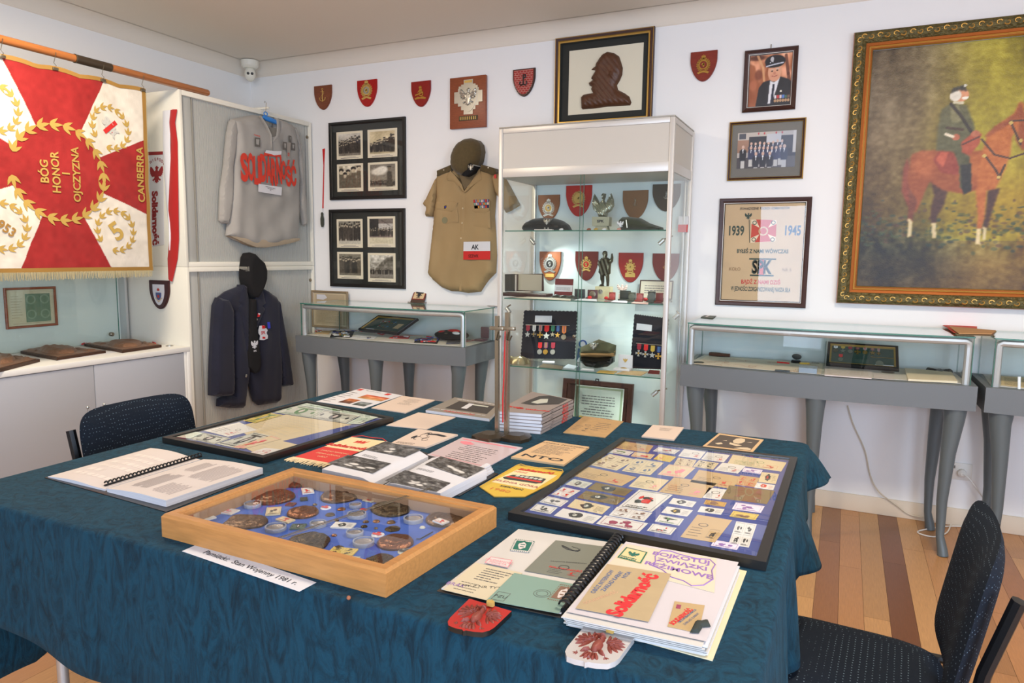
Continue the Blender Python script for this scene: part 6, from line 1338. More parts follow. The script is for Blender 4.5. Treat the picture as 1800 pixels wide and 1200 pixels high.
sheet('tan_document', SF, [(960, 820), (1300, 860), (1320, 720), (960, 680)], mat('doc_tan', (222, 196, 146), .8), 'tan document spread in the far right showcase', 'document', .0015, c2, content=lines(8, .1, .9, .1, .9, mat('ink_faded', (1, 1, 1))))
mb = MB(); q = SF.uv(*px4(c2, [(1148, 860)])[0]); mb.tube([SF.p(*q, .0), SF.p(q[0]-.004, q[1], .055)], .006, mat('clear_rod', (230, 240, 244), .1), 10); build(mb, 'clear_rod', label='short clear rod standing in the far right showcase', cat='rod')

# ---------------------------------------------------------------- tall glass display cabinet
TX0, TX1, TY0, TY1, TZ1 = -1.857, -.845, 3.745, 4.255, 2.122
t = thing('glass_cabinet', 'tall aluminium framed glass display cabinet with lit shelves against the back wall', 'display cabinet', ((TX0+TX1)/2, 4.0, 0))
PN = mat('header_panel', (196, 190, 180), .6); ALUW = mat('alu_post', (206, 202, 196), .42, .35)
ps = .026
mb = MB()
for x in (TX0, TX1-ps*1.0):
    for y in (TY0, TY1-ps): mb.box((x, y, 0), (x+ps, y+ps, TZ1-.002), ALUW, .004)
    
for z0, z1 in ((TZ1-.030, TZ1-.002), (1.845, 1.895), (.05, .12)):
    mb.box((TX0+ps, TY0+.002, z0), (TX1-ps, TY0+ps-.002, z1), ALUW, .002); mb.box((TX0+ps, TY1-ps+.002, z0), (TX1-ps, TY1-.002, z1), ALUW, .002)
    for x in (TX0+.002, TX1-ps+.002): mb.box((x, TY0+ps, z0), (x+ps-.004, TY1-ps, z1), ALUW, .002)
build(mb, 'frame', t)
mb = MB(); mb.box((TX0, TY0, TZ1-.002), (TX1, TY1, TZ1+.006), mat('alu_top', (170, 166, 156), .5, .4), .004); build(mb, 'top_panel', t)
mb = MB(); mb.box((TX0+ps, TY0+.008, 1.895), (TX1-ps, TY0+.014, TZ1-.03), PN); build(mb, 'header_panel', t)
for x in (TX0+.008, TX1-.014): mb = MB(); mb.box((x, TY0+ps, 1.895), (x+.006, TY1-ps, TZ1-.03), PN); build(mb, 'header_panel', t)
mb = MB(); mb.box((TX0+ps, TY0+ps, 1.846), (TX1-ps, TY1-ps, 1.85), mat('cabinet_ceiling', (200, 204, 200), .5)); build(mb, 'inner_ceiling', t)
mb = MB(); mb.box((TX0+ps, TY1-.014, .12), (TX1-ps, TY1-.008, 1.845), mat('cabinet_back', (208, 218, 216), .6)); build(mb, 'back_panel', t)
mb = MB(); mb.box((TX0+.003, TY0+.003, .02), (TX1-.003, TY1-.003, .12), PN); build(mb, 'plinth', t)
for x in (TX0+.009, TX1-.014): mb = MB(); mb.box((x, TY0+ps, .12), (x+.005, TY1-ps, 1.845), GLASS); build(mb, 'side_glass', t)
xm = at(1020, 420, 1, TY0).x
for a, b, y in ((TX0+ps, xm+.012, TY0+.006), (xm-.012, TX1-ps, TY0+.016)):
    mb = MB(); mb.box((a, y, .12), (b, y+.004, 1.845), GLASS); e = b if a < xm-.1 else a; mb.box((e-.001, y-.0005, .12), (e+.001, y+.0045, 1.845), GLEDGE); build(mb, 'sliding_glass_door', t)
mb = MB(); mb.lathe((xm-.022, TY0+.005, .95), (0, -1, 0), [(.009, 0), (.009, .014), (.006, .016)], STEEL, 12); build(mb, 'door_lock', t)
SHZ = [1.545, 1.150, .748, .36]
for z in SHZ:
    mb = MB(); mb.box((TX0+ps+.004, TY0+.034, z-.007), (TX1-ps-.004, TY1-.02, z-.001), GLASS); mb.box((TX0+ps+.004, TY0+.033, z-.007), (TX1-ps-.004, TY0+.036, z-.001), GLEDGE); build(mb, 'glass_shelf', t)
for x in (TX0+ps, TX1-ps-.012):
    mb = MB(); mb.box((x, TY1-.05, .12), (x+.012, TY1-.03, 1.845), ALU, .002); build(mb, 'shelf_rail', t)
LAMP = mat('lamp_lens', (255, 250, 240), .3, emit=5.0)
def spot(px, py, yy, dx):
    q = at(px, py, 1, yy); s_ = thing('cabinet_spotlight', 'x', 'spotlight', q, 'small silver spotlights inside the tall glass cabinet')
    xr = TX0+ps+.008 if dx > 0 else TX1-ps-.008
    mb = MB(); mb.tube([(xr, yy, q.z+.03), q+Vector((-.012*dx, 0, .012))], .004, STEEL, 8); build(mb, 'arm', s_)
    e = q+Vector((.022*dx, -.006, -.022)); mb = MB(); mb.lathe(q+Vector((-.012*dx, 0, .012)), (e-q), [(.009, 0), (.012, .004), (.012, .040), (.010, .042)], ALU, 14); build(mb, 'head', s_)
    l = bpy.data.lights.new('cabinet_spot', 'SPOT'); l.energy = 6.0; l.spot_size = R(120); l.spot_blend = .8; l.color = (.9, 1, .97); l.shadow_soft_size = .012; lo = bpy.data.objects.new('cabinet_spot', l); COL.objects.link(lo); lo.parent = s_; lo.location = Vector((.035*dx, -.008, -.034)); lo.rotation_euler = Vector((.7*dx, 0, -.7)).to_track_quat('-Z', 'Y').to_euler(); return s_
for a, lb in (((936, 424, 4.15, 1), 'silver spotlight under the first shelf at the left of the cabinet'), ((1164, 424, 3.95, -1), 'silver spotlight under the first shelf at the right of the cabinet'), ((893, 544, 3.86, 1), 'silver spotlight under the second shelf at the left of the cabinet'), ((1152, 690, 3.95, -1), 'silver spotlight under the third shelf at the right of the cabinet'), ((1190, 555, 4.12, -1), 'silver spotlight under the second shelf at the right of the cabinet')): spot(*a)['label'] = lb
BP = Plane('y', TY1-.0145); cA = (860, 190, .21111); cB = (860, 420, .21665); cC = (860, 530, .21111)
def bshield(cr, tl, tr, bt, m, lb, emb, th=.012):
    T = px4(cr, [tl, tr, bt]); wall_shield(*T, m, lb, emb, th, mp=BP)
bshield(cA, (412, 725), (592, 720), (500, 935), mat('sh_tan', (140, 86, 50), .4), 'brown shield with a crowned silver and yellow crest above the left beret', e_round(SILVER, GOLDP, .24, .52))
bshield(cA, (645, 648), (860, 640), (752, 903), mat('sh_red', (178, 34, 30), .25), 'glossy red shield with a gold badge on the upper back of the cabinet', e_round(GOLDP, GOLDP, .22, .42, cr=False))
bshield(cA, (1117, 686), (1328, 684), (1222, 925), mat('sh_olive', (130, 92, 58), .4), 'tan brown shield with a gold top plate above the green beret', e_anchor(STEEL, .5))
bshield(cA, (1365, 635), (1598, 630), (1475, 860), mat('sh_dark', (70, 60, 46), .35), 'dark shield at the upper right of the cabinet, behind the corner post', e_anchor(SILVER, .5))
bshield(cB, (413, 100), (587, 103), (493, 337), mat('sh_brown2', (132, 72, 40), .35), 'brown shield with a large silver wreath crest, on the left over the second shelf', e_round(SILVER, BLACK, .26, .42, base=.88))
bshield(cB, (703, 100), (888, 100), (793, 337), mat('sh_maroon', (104, 34, 28), .35), 'maroon shield with a gold winged crest beside the dark statue', e_round(GOLDP, RED, .20, .44, n=6))
bshield(cB, (1054, 110), (1254, 113), (1145, 352), mat('sh_red3', (146, 36, 30), .35), 'dark red shield with two gold plates right of the dark statue', e_round(GOLDP, GOLDP, .19, .48, cr=True, n=5, base=.82))
bshield(cB, (1330, 115), (1545, 120), (1430, 345), mat('sh_maroon2', (110, 40, 36), .35), 'maroon shield partly behind the right corner post of the cabinet', e_anchor(GOLDP, .5))
S1, S2, S3, S4 = [Plane('z', z) for z in SHZ]
def on_shelf(name, label, cat, cr, outline, z, y, th, m, base=.0, parts=None, rad=None, step=.008, fold=None):
    pl_ = Plane('y', y); pts = [pl_.uv(*q) for q in px4(cr, outline)]; mn = min(p[1] for p in pts); pts = [(a, b+z+.0005-mn) for a, b in pts]
    cx = sum(p[0] for p in pts)/len(pts); t = thing(name, label, cat, (cx, y, z)); mb = MB(); mb.puff(pl_, pts, th, step, m, base=base, rad=rad, fold=fold); build(mb, 'main_body' if parts else 'shape', t)
    if parts: parts(t, pl_, lambda a, b: (lambda q: (q[0], q[1]+z+.0005-mn))(pl_.uv(*px4(cr, [(a, b)])[0])))
    return t
def pl_part(t, name, f): mb = MB(); f(mb); build(mb, name, t)
GRB = mat('beret_black', (30, 30, 28), .95, sheen=.2); GRG = mat('beret_green', (46, 52, 36), .95, sheen=.2)
on_shelf('black_beret', 'black beret with an eagle badge and two stars at the left of the top shelf', 'beret', cA, [(315, 1000), (316, 965), (340, 930), (400, 900), (470, 893), (560, 895), (620, 915), (670, 950), (696, 1000)], SHZ[0], 3.98, .08, GRB, base=.05, rad=.05, parts=lambda t, p, f: pl_part(t, 'badge', lambda mb: (eagle(mb, p, *f(545, 930), .019, SILVER, .125, .003), ring(mb, p, *f(530, 982), .001, .005, .125, .002, SILVER, 5), ring(mb, p, *f(558, 982), .001, .005, .125, .002, SILVER, 5))))
on_shelf('green_beret', 'dark green beret with white badges at the right of the top shelf', 'beret', cA, [(1120, 1003), (1104, 920), (1130, 892), (1190, 890), (1270, 900), (1340, 940), (1400, 960), (1450, 975), (1455, 1003)], SHZ[0], 3.98, .07, GRG, base=.05, rad=.05, parts=lambda t, p, f: pl_part(t, 'badge', lambda mb: (eagle(mb, p, *f(1140, 955), .018, PAPERW, .115, .003), mb.tube([p.p(*f(1188, 920), .118), p.p(*f(1196, 985), .118)], .004, SILVER, 6))))
def stat(t, p, f):
    pl_part(t, 'pedestal', lambda mb: (mb.prism(p, [f(a, b) for a, b in ((878, 884), (1022, 884), (1018, 960), (880, 960))], .0, .05, mat('stone_grey', (150, 150, 130), .6)), mb.prism(p, [f(a, b) for a, b in ((905, 960), (1000, 960), (1010, 1002), (900, 1002))], .005, .045, mat('stone_grey', (1, 1, 1))), mb.text(p, 'SPK', *f(948, 920), .015, .0505, INK, bold=.04, sx=1.2)))
t = thing('eagle_statuette', 'silver spread winged eagle statuette on a lettered pedestal', 'statuette', (at(1060, 395, 1, 4.0).x, 4.0, SHZ[0]))
p40 = Plane('y', 4.02); f = lambda a, b: p40.uv(*px4(cA, [(a, b)])[0]); dz = SHZ[0]+.0005-f(900, 1002)[1]; f2 = lambda a, b: (f(a, b)[0], f(a, b)[1]+dz)
SLE = mat('silver_dark', (150, 152, 136), .35, .7)
pl_part(t, 'eagle', lambda mb: mb.puff(p40, [f2(a, b) for a, b in ((915, 880), (905, 850), (872, 820), (862, 770), (880, 690), (900, 720), (925, 770), (945, 740), (938, 700), (952, 684), (975, 690), (972, 715), (962, 745), (978, 770), (1000, 720), (1020, 684), (1040, 740), (1042, 790), (1020, 830), (990, 850), (985, 880))], .02, .006, SLE, base=.012, rad=.015, fold=lambda u, v: .004*math.sin(u*500+v*300))); stat(t, p40, f2)
t = thing('soldier_statue', 'dark bronze standing statue raising one hand on a stone block', 'statue', (at(1064, 500, 1, 4.06).x, 4.05, SHZ[1]))
p41 = Plane('y', 4.06); g = lambda a, b: p41.uv(*px4(cB, [(a, b)])[0]); dz2 = SHZ[1]+.0005-g(900, 482)[1]; g2 = lambda a, b: (g(a, b)[0], g(a, b)[1]+dz2); DBR = mat('statue_bronze', (52, 50, 36), .4, .6)
pl_part(t, 'figure', lambda mb: mb.puff(p41, [g2(a, b) for a, b in ((896, 384), (900, 372), (918, 362), (908, 330), (905, 290), (892, 270), (898, 230), (884, 205), (892, 175), (925, 150), (930, 140), (922, 120), (930, 100), (945, 96), (958, 104), (960, 128), (955, 148), (985, 165), (992, 150), (994, 122), (1002, 118), (1008, 150), (1004, 185), (990, 200), (986, 240), (985, 280), (975, 292), (976, 340), (972, 384), (958, 384), (955, 340), (950, 300), (936, 300), (934, 350), (930, 372), (935, 384))], .018, .004, DBR, base=.014, rad=.012, fold=lambda u, v: .003*math.sin(u*260+v*90)))
pl_part(t, 'stone_block', lambda mb: (mb.prism(p41, [g2(a, b) for a, b in ((878, 384), (1000, 388), (998, 482), (880, 482))], -.01, .045, mat('stone_cream', (196, 188, 150), .6, var=(40, .1))), ring(mb, p41, *g2(922, 425), .008, .014, .045, .002, SILVER), eagle(mb, p41, *g2(922, 425), .009, SILVER, .045, .002, puff=False)))
def stand(name, label, cat, cr, c, z, y, m, th=.008, content=None, lean=.02, bord=None):
    pl_ = Plane('y', y); u = [pl_.uv(*q) for q in px4(cr, c)]; u0, u1 = (u[0][0]+u[3][0])/2, (u[1][0]+u[2][0])/2; hh = (u[3][1]+u[2][1]-u[0][1]-u[1][1])/2
    q = Q3([(u0, y, z+.0008), (u1, y, z+.0008), (u1, y+lean, z+hh), (u0, y+lean, z+hh)]); mb = MB(); mb.prism(q, [(0, 0), (1, 0), (1, 1), (0, 1)], -th, 0, m)
    if bord: mb.pframe(q, 0, 0, 1, 1, [(0, 0), (0, .003), (bord[0], .003), (bord[0], 0)], bord[1])
    if content: content(mb, q, .0006)
    return build(mb, name, label=label, cat=cat)
CP = mat('cert_cream', (206, 196, 176), .8)
stand('paper_stand', 'white and red card at the left end of the top shelf', 'card', cA, [(290, 1000), (345, 1000), (345, 900), (290, 900)], SHZ[0], 4.1, PAPERW, .002, lambda mb, q, h: mb.rect(q, 0, 0, .6, .38, h, RED))
stand('folded_armband', 'white and red armband at the right end of the top shelf', 'armband', cA, [(1570, 1010), (1650, 1020), (1656, 885), (1576, 878)], SHZ[0], 4.20, PAPERW, .01, lambda mb, q, h: mb.rect(q, 0, 0, 1, .48, h, RED), lean=.01)
for k, (a, b, m_, lb) in enumerate(((600, 998, PAPERW, 'white badge at the front of the top shelf below the black beret'), (830, 996, mat('badge_brown', (150, 80, 60), .5), 'brown badge at the front centre of the top shelf'), (888, 997, GOLDP, 'gold badge at the front of the top shelf below the eagle pedestal'), (958, 998, PAPERW, 'white and red badge at the front of the top shelf right of the pedestal'), (1080, 1000, mat('badge_pink', (206, 150, 140), .5), 'pinkish badge left of the dark green beret'))):
    q = S1.uv(*px4(cA, [(a, b+6)])[0]); mb = MB(); y_ = TY0+.05; mb.lathe((at(*px4(cA, [(a, b)])[0], 1, y_).x, y_, SHZ[0]), (0, -.5, 1), [(.012, 0), (.012, .006), (.009, .008)], m_, 14); build(mb, 'badge', label=lb, cat='badge')
mb = MB(); x_ = at(*px4(cA, [(450, 1000)])[0], 1, TY0+.05).x; mb.box((x_-.055, TY0+.045, SHZ[0]), (x_+.055, TY0+.075, SHZ[0]+.006), PAPER, .001); build(mb, 'paper_strip', label='cream paper strip in front of the black beret on the top shelf', cat='paper')
# second shelf
t = thing('open_box', 'dark presentation box standing open with a framed grey certificate, left on the second shelf', 'box', (at(910, 510, 1, 4.0).x, 4.0, SHZ[1]))
p = Plane('y', 4.05); h2 = lambda a, b: p.uv(*px4(cB, [(a, b)])[0]); dz = SHZ[1]+.0005-h2(200, 470)[1]; h3 = lambda a, b: (h2(a, b)[0], h2(a, b)[1]+dz)
pl_part(t, 'lid', lambda mb: (mb.prism(p, [h3(*z) for z in ((128, 440), (205, 440), (205, 298), (128, 300))], -.01, .004, BKF)))
pl_part(t, 'certificate_panel', lambda mb: (mb.prism(p, [h3(*z) for z in ((205, 438), (440, 438), (436, 296), (205, 300))], -.01, .0, WOODD), mb.rect(p, *h3(208, 434), *h3(222, 306), .001, PAPER), mb.rect(p, *h3(236, 430), *h3(428, 304), .001, mat('velvet_grey', (172, 160, 140), .8))))
pl_part(t, 'tray', lambda mb: mb.box((h3(150, 470)[0], 3.93, SHZ[1]), (h3(520, 470)[0], 4.045, SHZ[1]+.02), WOODD, .003))
stand('striped_booklet', 'dark red booklet with a white band standing on the second shelf', 'booklet', cB, [(525, 450), (672, 455), (672, 310), (528, 305)], SHZ[1], 4.08, mat('booklet_maroon', (104, 24, 30), .6), .006, lambda mb, q, h: (mb.rect(q, 0, .28, 1, .65, h, PAPERW), lines(3, .1, .9, .36, .56)(mb, q, h*2)))
stand('certificate_frame', 'framed cream certificate at the right end of the second shelf', 'certificate', cB, [(1210, 485), (1480, 505), (1490, 350), (1222, 335)], SHZ[1], 4.18, CP, .006, lines(4, .15, .85, .3, .8), bord=(.006, WOODD))
BXS = [(690, 775, 408, 485, 0, (38, 42, 44), 'square dark case left of the statue block, second shelf'), (795, 878, 405, 478, 1, (76, 40, 44), 'dark maroon case with a medal beside the statue block'), (970, 1022, 432, 495, 2, (140, 40, 34), 'small round red case right of the statue block'), (1056, 1146, 418, 500, 0, (40, 46, 40), 'dark green case below the two plate shield'), (1125, 1186, 442, 514, 2, (56, 60, 46), 'round dark medal case in the middle right of the second shelf'), (1190, 1250, 447, 514, 2, (130, 50, 46), 'round reddish medal case near the right frame'), (1284, 1346, 436, 524, 2, (54, 60, 54), 'round black medal case before the right certificate'), (1348, 1408, 447, 526, 0, (110, 36, 34), 'red square case at the right of the second shelf')]
for a, b, c_, d, kd, col_, lb in BXS:
    y_ = 3.98-(d-480)*.002; p = Plane('y', y_); u0, u1 = p.uv(*px4(cB, [(a, d)])[0])[0], p.uv(*px4(cB, [(b, d)])[0])[0]; hh = p.uv(*px4(cB, [(a, c_)])[0])[1]-p.uv(*px4(cB, [(a, d)])[0])[1]
    t = thing('medal_case', lb, 'medal case', ((u0+u1)/2, y_, SHZ[1]), 'open medal cases on the second shelf'); m_ = mat('case_%d' % a, col_, .5)
    mb = MB(); mb.box((u0, y_-.0, SHZ[1]+.0), (u1, y_+.006, SHZ[1]+hh), m_, .006); build(mb, 'lid', t)
    mb = MB(); mb.box((u0, y_-.035, SHZ[1]), (u1, y_-.001, SHZ[1]+.010), m_, .003); build(mb, 'tray', t)
    if kd: mb = MB(); mb.lathe(((u0+u1)/2, y_-.0005, SHZ[1]+hh*.5), (0, -1, 0), [(hh*.38, 0), (hh*.38, .002), (hh*.3, .003)], STEEL if kd == 1 else mat('case_in_%d' % a, tuple(min(255, v+40) for v in col_), .4), 20); build(mb, 'medal', t)
t = None
mb = MB(); q = at(*px4(cB, [(1078, 420)])[0], 1, 4.1); mb.prism(Plane('y', 4.1), [(q.x-.02, SHZ[1]+.0006), (q.x+.02, SHZ[1]+.0006), (q.x+.018, SHZ[1]+.03), (q.x-.018, SHZ[1]+.03)], 0, .01, mat('pink_ceramic', (214, 190, 180), .5)); eagle(mb, Plane('y', 4.1), q.x, SHZ[1]+.058, .03, mat('pink_ceramic', (1, 1, 1)), 0, .008); build(mb, 'eagle_figure', label='pale pink eagle figure behind the dark green case', cat='figure')
for c, lb, m_ in (([(200, 478), (660, 500), (660, 488), (330, 468)], 'cream leaflet lying at the left of the second shelf', CP), ([(690, 497), (875, 507), (870, 488), (760, 480)], 'white leaflet with a red badge lying before the statue block', PAPERW), ([(985, 512), (1120, 520), (1120, 503), (1010, 500)], 'white paper lying before the dark green case', PAPERW), ([(1150, 522), (1290, 530), (1290, 516), (1170, 512)], 'pink paper lying at the front right of the second shelf', mat('paper_pink', (220, 190, 180), .8))): sheet('leaflet', S2, c, m_, lb, 'leaflet', .002, cB)
for (a, b), lb in (((815, 480), 'small red badge on the white leaflet of the second shelf'), ((950, 470), 'bright red rosette left of the round red case'), ((1268, 488), 'bright red rosette between the round medal cases')):
    q = at(*px4(cB, [(a, b)])[0], 1, 3.95); mb = MB(); mb.ball((q.x, 3.95, SHZ[1]+.010), (.014, .010, .010), RED, 10, 6); build(mb, 'rosette', label=lb, cat='rosette')
mb = MB(); q = at(*px4(cB, [(610, 465)])[0], 1, 3.96); mb.puff(Plane('z', SHZ[1]), [(q.x-.07, 3.93), (q.x+.07, 3.93), (q.x+.06, 3.99), (q.x, 3.97), (q.x-.07, 3.985)], .016, .008, mat('dark_metal', (1, 1, 1)), base=.001, fold=crinkle(5, .004, 120)); build(mb, 'metal_eagle', label='dark metal ornament lying before the striped booklet', cat='ornament')
# third shelf: medal cloths
def cloth(label, cr, c, y, z, meds, note, bar):
    pl_ = Plane('y', y); u = [pl_.uv(*q) for q in px4(cr, c)]; mn = min(u[0][1], u[1][1]); u = [(a, b+z+.001-mn) for a, b in u]
    q = Q3([(u[0][0], y, u[0][1]), (u[1][0], y, u[1][1]), (u[2][0], y+.05, u[2][1]), (u[3][0], y+.05, u[3][1])]); t = thing('medal_cloth', label, 'medal display', q.p(.5, 0), 'black zigzag edged cloths with medals on the third shelf')
    P = []
    for (ax, ay), (bx, by) in zip([(0, 0), (1, 0), (1, 1), (0, 1)], [(1, 0), (1, 1), (0, 1), (0, 0)]):
        for k in range(28): f_ = k/28; x, y_ = ax+(bx-ax)*f_, ay+(by-ay)*f_; o = .012 if k % 2 else -.004; P.append((x+(o if ax == bx == 1 else -o if ax == bx == 0 else 0), y_+(o if ay == by == 1 else -o*.3 if ay == by == 0 else 0)))
    mb = MB(); mb.prism(q, P, -.004, 0, mat('velvet_black', (20, 20, 30), .95)); build(mb, 'cloth', t); mb = MB(); mb.mbox(q, *note, 0, .001, PAPERW); build(mb, 'note', t)
    mb = MB(); mb.tube([q.p(bar[0], bar[2], .002), q.p(bar[1], bar[2], .002)], .002, SILVER, 6); build(mb, 'bar', t)
    for k, (x, v, s_, r_, kd, L_) in enumerate(meds):
        s_ *= 1.2; mb = MB(); md = MB(); medal(mb, q, x, v, s_, r_, kd, .002, L_, md); o_ = build(md, 'medal', t); build(mb, 'ribbon', o_)
ms = [(.10, .70, .021, 0, 2, 1.6), (.22, .70, .018, 1, 1, 1.9), (.34, .70, .020, 2, 1, 1.8), (.46, .70, .026, 3, 2, 1.4), (.575, .70, .018, 4, 2, 1.9), (.67, .70, .020, 5, 2, 1.8), (.785, .69, .022, 7, 0, 1.9), (.355, .34, .022, 3, 0, 1.5), (.465, .34, .022, 8, 0, 1.5), (.60, .34, .022, 0, 0, 1.5)]
cloth('black zigzag cloth with ten medals and a white note, left on the third shelf', cB, [(255, 985), (690, 990), (690, 610), (258, 602)], 4.06, SHZ[2], ms, (.22, .76, .54, .90), (.05, .88, .70))
ms = [(.22, .47, .020, 0, 1, 1.6), (.42, .46, .020, 3, 1, 1.6), (.62, .45, .020, 9, 2, 1.6), (.80, .44, .020, 5, 1, 1.6), (.97, .43, .020, 3, 0, 1.6)]
cloth('black zigzag cloth with hanging medals at the right end of the third shelf', cB, [(1142, 1050), (1420, 1062), (1440, 655), (1160, 618)], 4.02, SHZ[2], ms, (.09, .72, .54, .84), (.12, 1.0, .47))
# four cornered cap
t = thing('military_cap', 'olive peaked cap with a tan band and black visor on the third shelf', 'cap', (at(1050, 640, 1, 3.97).x, 3.95, SHZ[2]))
p = Plane('y', 3.97); k_ = lambda a, b: p.uv(*px4(cB, [(a, b)])[0]); dz = SHZ[2]+.001-k_(880, 1052)[1]; kk = lambda a, b: (k_(a, b)[0], k_(a, b)[1]+dz)
OL = mat('cap_olive', (78, 76, 52), .9)
pl_part(t, 'crown', lambda mb: mb.puff(p, [kk(*z) for z in ((750, 950), (748, 890), (890, 828), (1030, 876), (1026, 950), (890, 962))], .07, .008, OL, base=.02, rad=.07))
pl_part(t, 'band', lambda mb: mb.puff(p, [kk(*z) for z in ((748, 948), (748, 915), (890, 900), (1028, 920), (1022, 965), (890, 975), (760, 968))], .075, .008, mat('cap_band', (150, 116, 72), .7), base=.022, rad=.07))
pl_part(t, 'visor', lambda mb: mb.puff(p, [kk(*z) for z in ((752, 955), (890, 968), (1022, 960), (1018, 1010), (970, 1045), (890, 1056), (810, 1045), (765, 1005))], .085, .008, mat('visor_black', (20, 20, 20), .12), base=.03, rad=.06))
pl_part(t, 'eagle_badge', lambda mb: eagle(mb, p, *kk(885, 872), .020, SILVER, .094, .004))
t = thing('white_medal_box', 'white jewel box standing open beside the peaked cap', 'box', (at(1095, 640, 1, 3.95).x, 3.94, SHZ[2])); p = Plane('y', 3.95); u0, u1 = p.uv(*px4(cB, [(1045, 1050)])[0])[0], p.uv(*px4(cB, [(1160, 1050)])[0])[0]
pl_part(t, 'lid', lambda mb: (mb.box((u0, 3.95, SHZ[2]+.001), (u1, 3.96, SHZ[2]+.088), PAPERW, .002), eagle(mb, Plane('y', 3.95), (u0+u1)/2, SHZ[2]+.055, .012, GOLDP, .0005, .001, puff=False))); pl_part(t, 'tray', lambda mb: (mb.box((u0-.01, 3.89, SHZ[2]+.001), (u1, 3.949, SHZ[2]+.014), PAPERW, .002), mb.ball(((u0+u1)/2, 3.92, SHZ[2]+.014), (.02, .008, .005), GOLD, 10, 6)))
S3_ = [(210, 1018), (300, 1020), (385, 1000), (380, 935)]
mb = MB(); q = S3.uv(*px4(cB, [(300, 990)])[0]); q = (q[0], 3.86); mb.puff(S3, [(q[0]-.07, q[1]-.03), (q[0]-.02, q[1]-.045), (q[0]+.05, q[1]-.03), (q[0]+.075, q[1]+.02), (q[0]+.03, q[1]+.05), (q[0]-.03, q[1]+.02), (q[0]-.07, q[1]+.01)], .045, .008, mat('ashtray_metal', (140, 128, 100), .3, .8), base=.001, rad=.03, fold=crinkle(4, .008, 90)); build(mb, 'metal_ornament', label='bronze bird shaped ornament at the left front of the third shelf', cat='ornament')
for c, lb, m_ in (([(400, 1040), (590, 1060), (600, 1035), (440, 1012)], 'dark leaflet lying below the left medal cloth', mat('leaf_dark', (96, 86, 70), .6)), ([(430, 1000), (530, 1006), (530, 992), (435, 990)], 'white label lying under the left medal cloth', PAPERW), ([(600, 1045), (690, 1055), (720, 1035), (640, 1018)], 'pale blue and white leaflet in the middle of the third shelf', mat('leaf_blue', (196, 206, 216), .6)), ([(870, 1085), (1010, 1095), (1040, 1075), (900, 1068)], 'gold printed paper in front of the peaked cap', GOLDP), ([(1030, 1095), (1230, 1110), (1290, 1080), (1100, 1068)], 'tan envelope in front of the white jewel box', TAN), ([(740, 1060), (850, 1068), (850, 1056), (760, 1052)], 'narrow white paper left of the peaked cap', PAPERW), ([(1285, 1092), (1380, 1098), (1385, 1070), (1300, 1064)], 'dark red wallet at the right front of the third shelf', mat('wallet_red', (110, 34, 30), .5))): sheet('leaflet', S3, c, m_, lb, 'leaflet', .003, cB)
stand('picture_card', 'blue and white picture card left of the peaked cap', 'card', cB, [(705, 1000), (750, 1005), (765, 905), (712, 885)], SHZ[2], 4.1, mat('card_blue', (70, 90, 120), .6), .003, lambda mb, q, h: mb.flat(q, [(0, 0), (1, 0), (1, .5), (.3, .3)], h, PAPERW))
mb = MB(); q = at(*px4(cB, [(760, 852)])[0], 1, BP.v-.001); ring(mb, BP, q.x, q.z, .018, .028, .0005, .002, mat('badge_blue_ring', (60, 90, 150), .5)); mb.disc(BP, q.x, q.z, .018, .0005, .002, PAPERW); build(mb, 'round_sticker', label='round blue and white badge on the cabinet back above the peaked cap', cat='badge')
# bottom shelf
t = thing('dark_picture_frame', 'wide dark wooden frame standing on the lowest visible cabinet shelf', 'frame', (at(1050, 700, 1, 4.15).x, 4.15, SHZ[3]))
p = Plane('y', 4.15); a = [p.uv(*q) for q in px4(cC, [(600, 645), (1190, 692)])]; u0, u1, zt = a[0][0], a[1][0], (a[0][1]+a[1][1])/2
q = Q3([(u0, 4.15, SHZ[3]+.001), (u1, 4.15, SHZ[3]+.001), (u1, 4.19, zt), (u0, 4.19, zt)]); pl_part(t, 'frame', lambda mb: (mb.prism(q, [(0, 0), (1, 0), (1, 1), (0, 1)], -.01, 0, WOODD), mb.pframe(q, 0, 0, 1, 1, [(0, 0), (.004, .014), (.03, .012), (.034, 0)], WOODD))); pl_part(t, 'hanger_clip', lambda mb: mb.tube([q.p(.47, 1.0, .002), q.p(.47, 1.04, .002), q.p(.51, 1.04, .002), q.p(.51, 1.0, .002)], .004, BLACK, 6))
t = thing('glass_certificate', 'pale certificate in a clear stand in front of the dark wooden frame', 'certificate', (at(1050, 700, 1, 4.08).x, 4.08, SHZ[3]))
p = Plane('y', 4.08); a = [p.uv(*q) for q in px4(cC, [(700, 700), (1108, 735)])]; u0, u1, zt = a[0][0], a[1][0], (a[0][1]+a[1][1])/2
q = Q3([(u0, 4.08, SHZ[3]+.001), (u1, 4.08, SHZ[3]+.001), (u1, 4.12, zt), (u0, 4.12, zt)]); pl_part(t, 'certificate', lambda mb: (mb.prism(q, [(0, 0), (1, 0), (1, 1), (0, 1)], -.004, 0, mat('cert_mint', (206, 206, 194), .7)), mb.pframe(q, .02, .02, .98, .98, [(0, .0005), (.012, .0005)], mat('cert_ornament', (150, 160, 130), .7)), lines(9, .15, .85, .2, .8, al='c')(mb, q, .0008), mb.disc(q, .16, .14, .022, .0005, .002, GOLDP, 16))); pl_part(t, 'glass', lambda mb: mb.prism(q, [(0, 0), (1, 0), (1, 1), (0, 1)], .003, .006, GLASS))
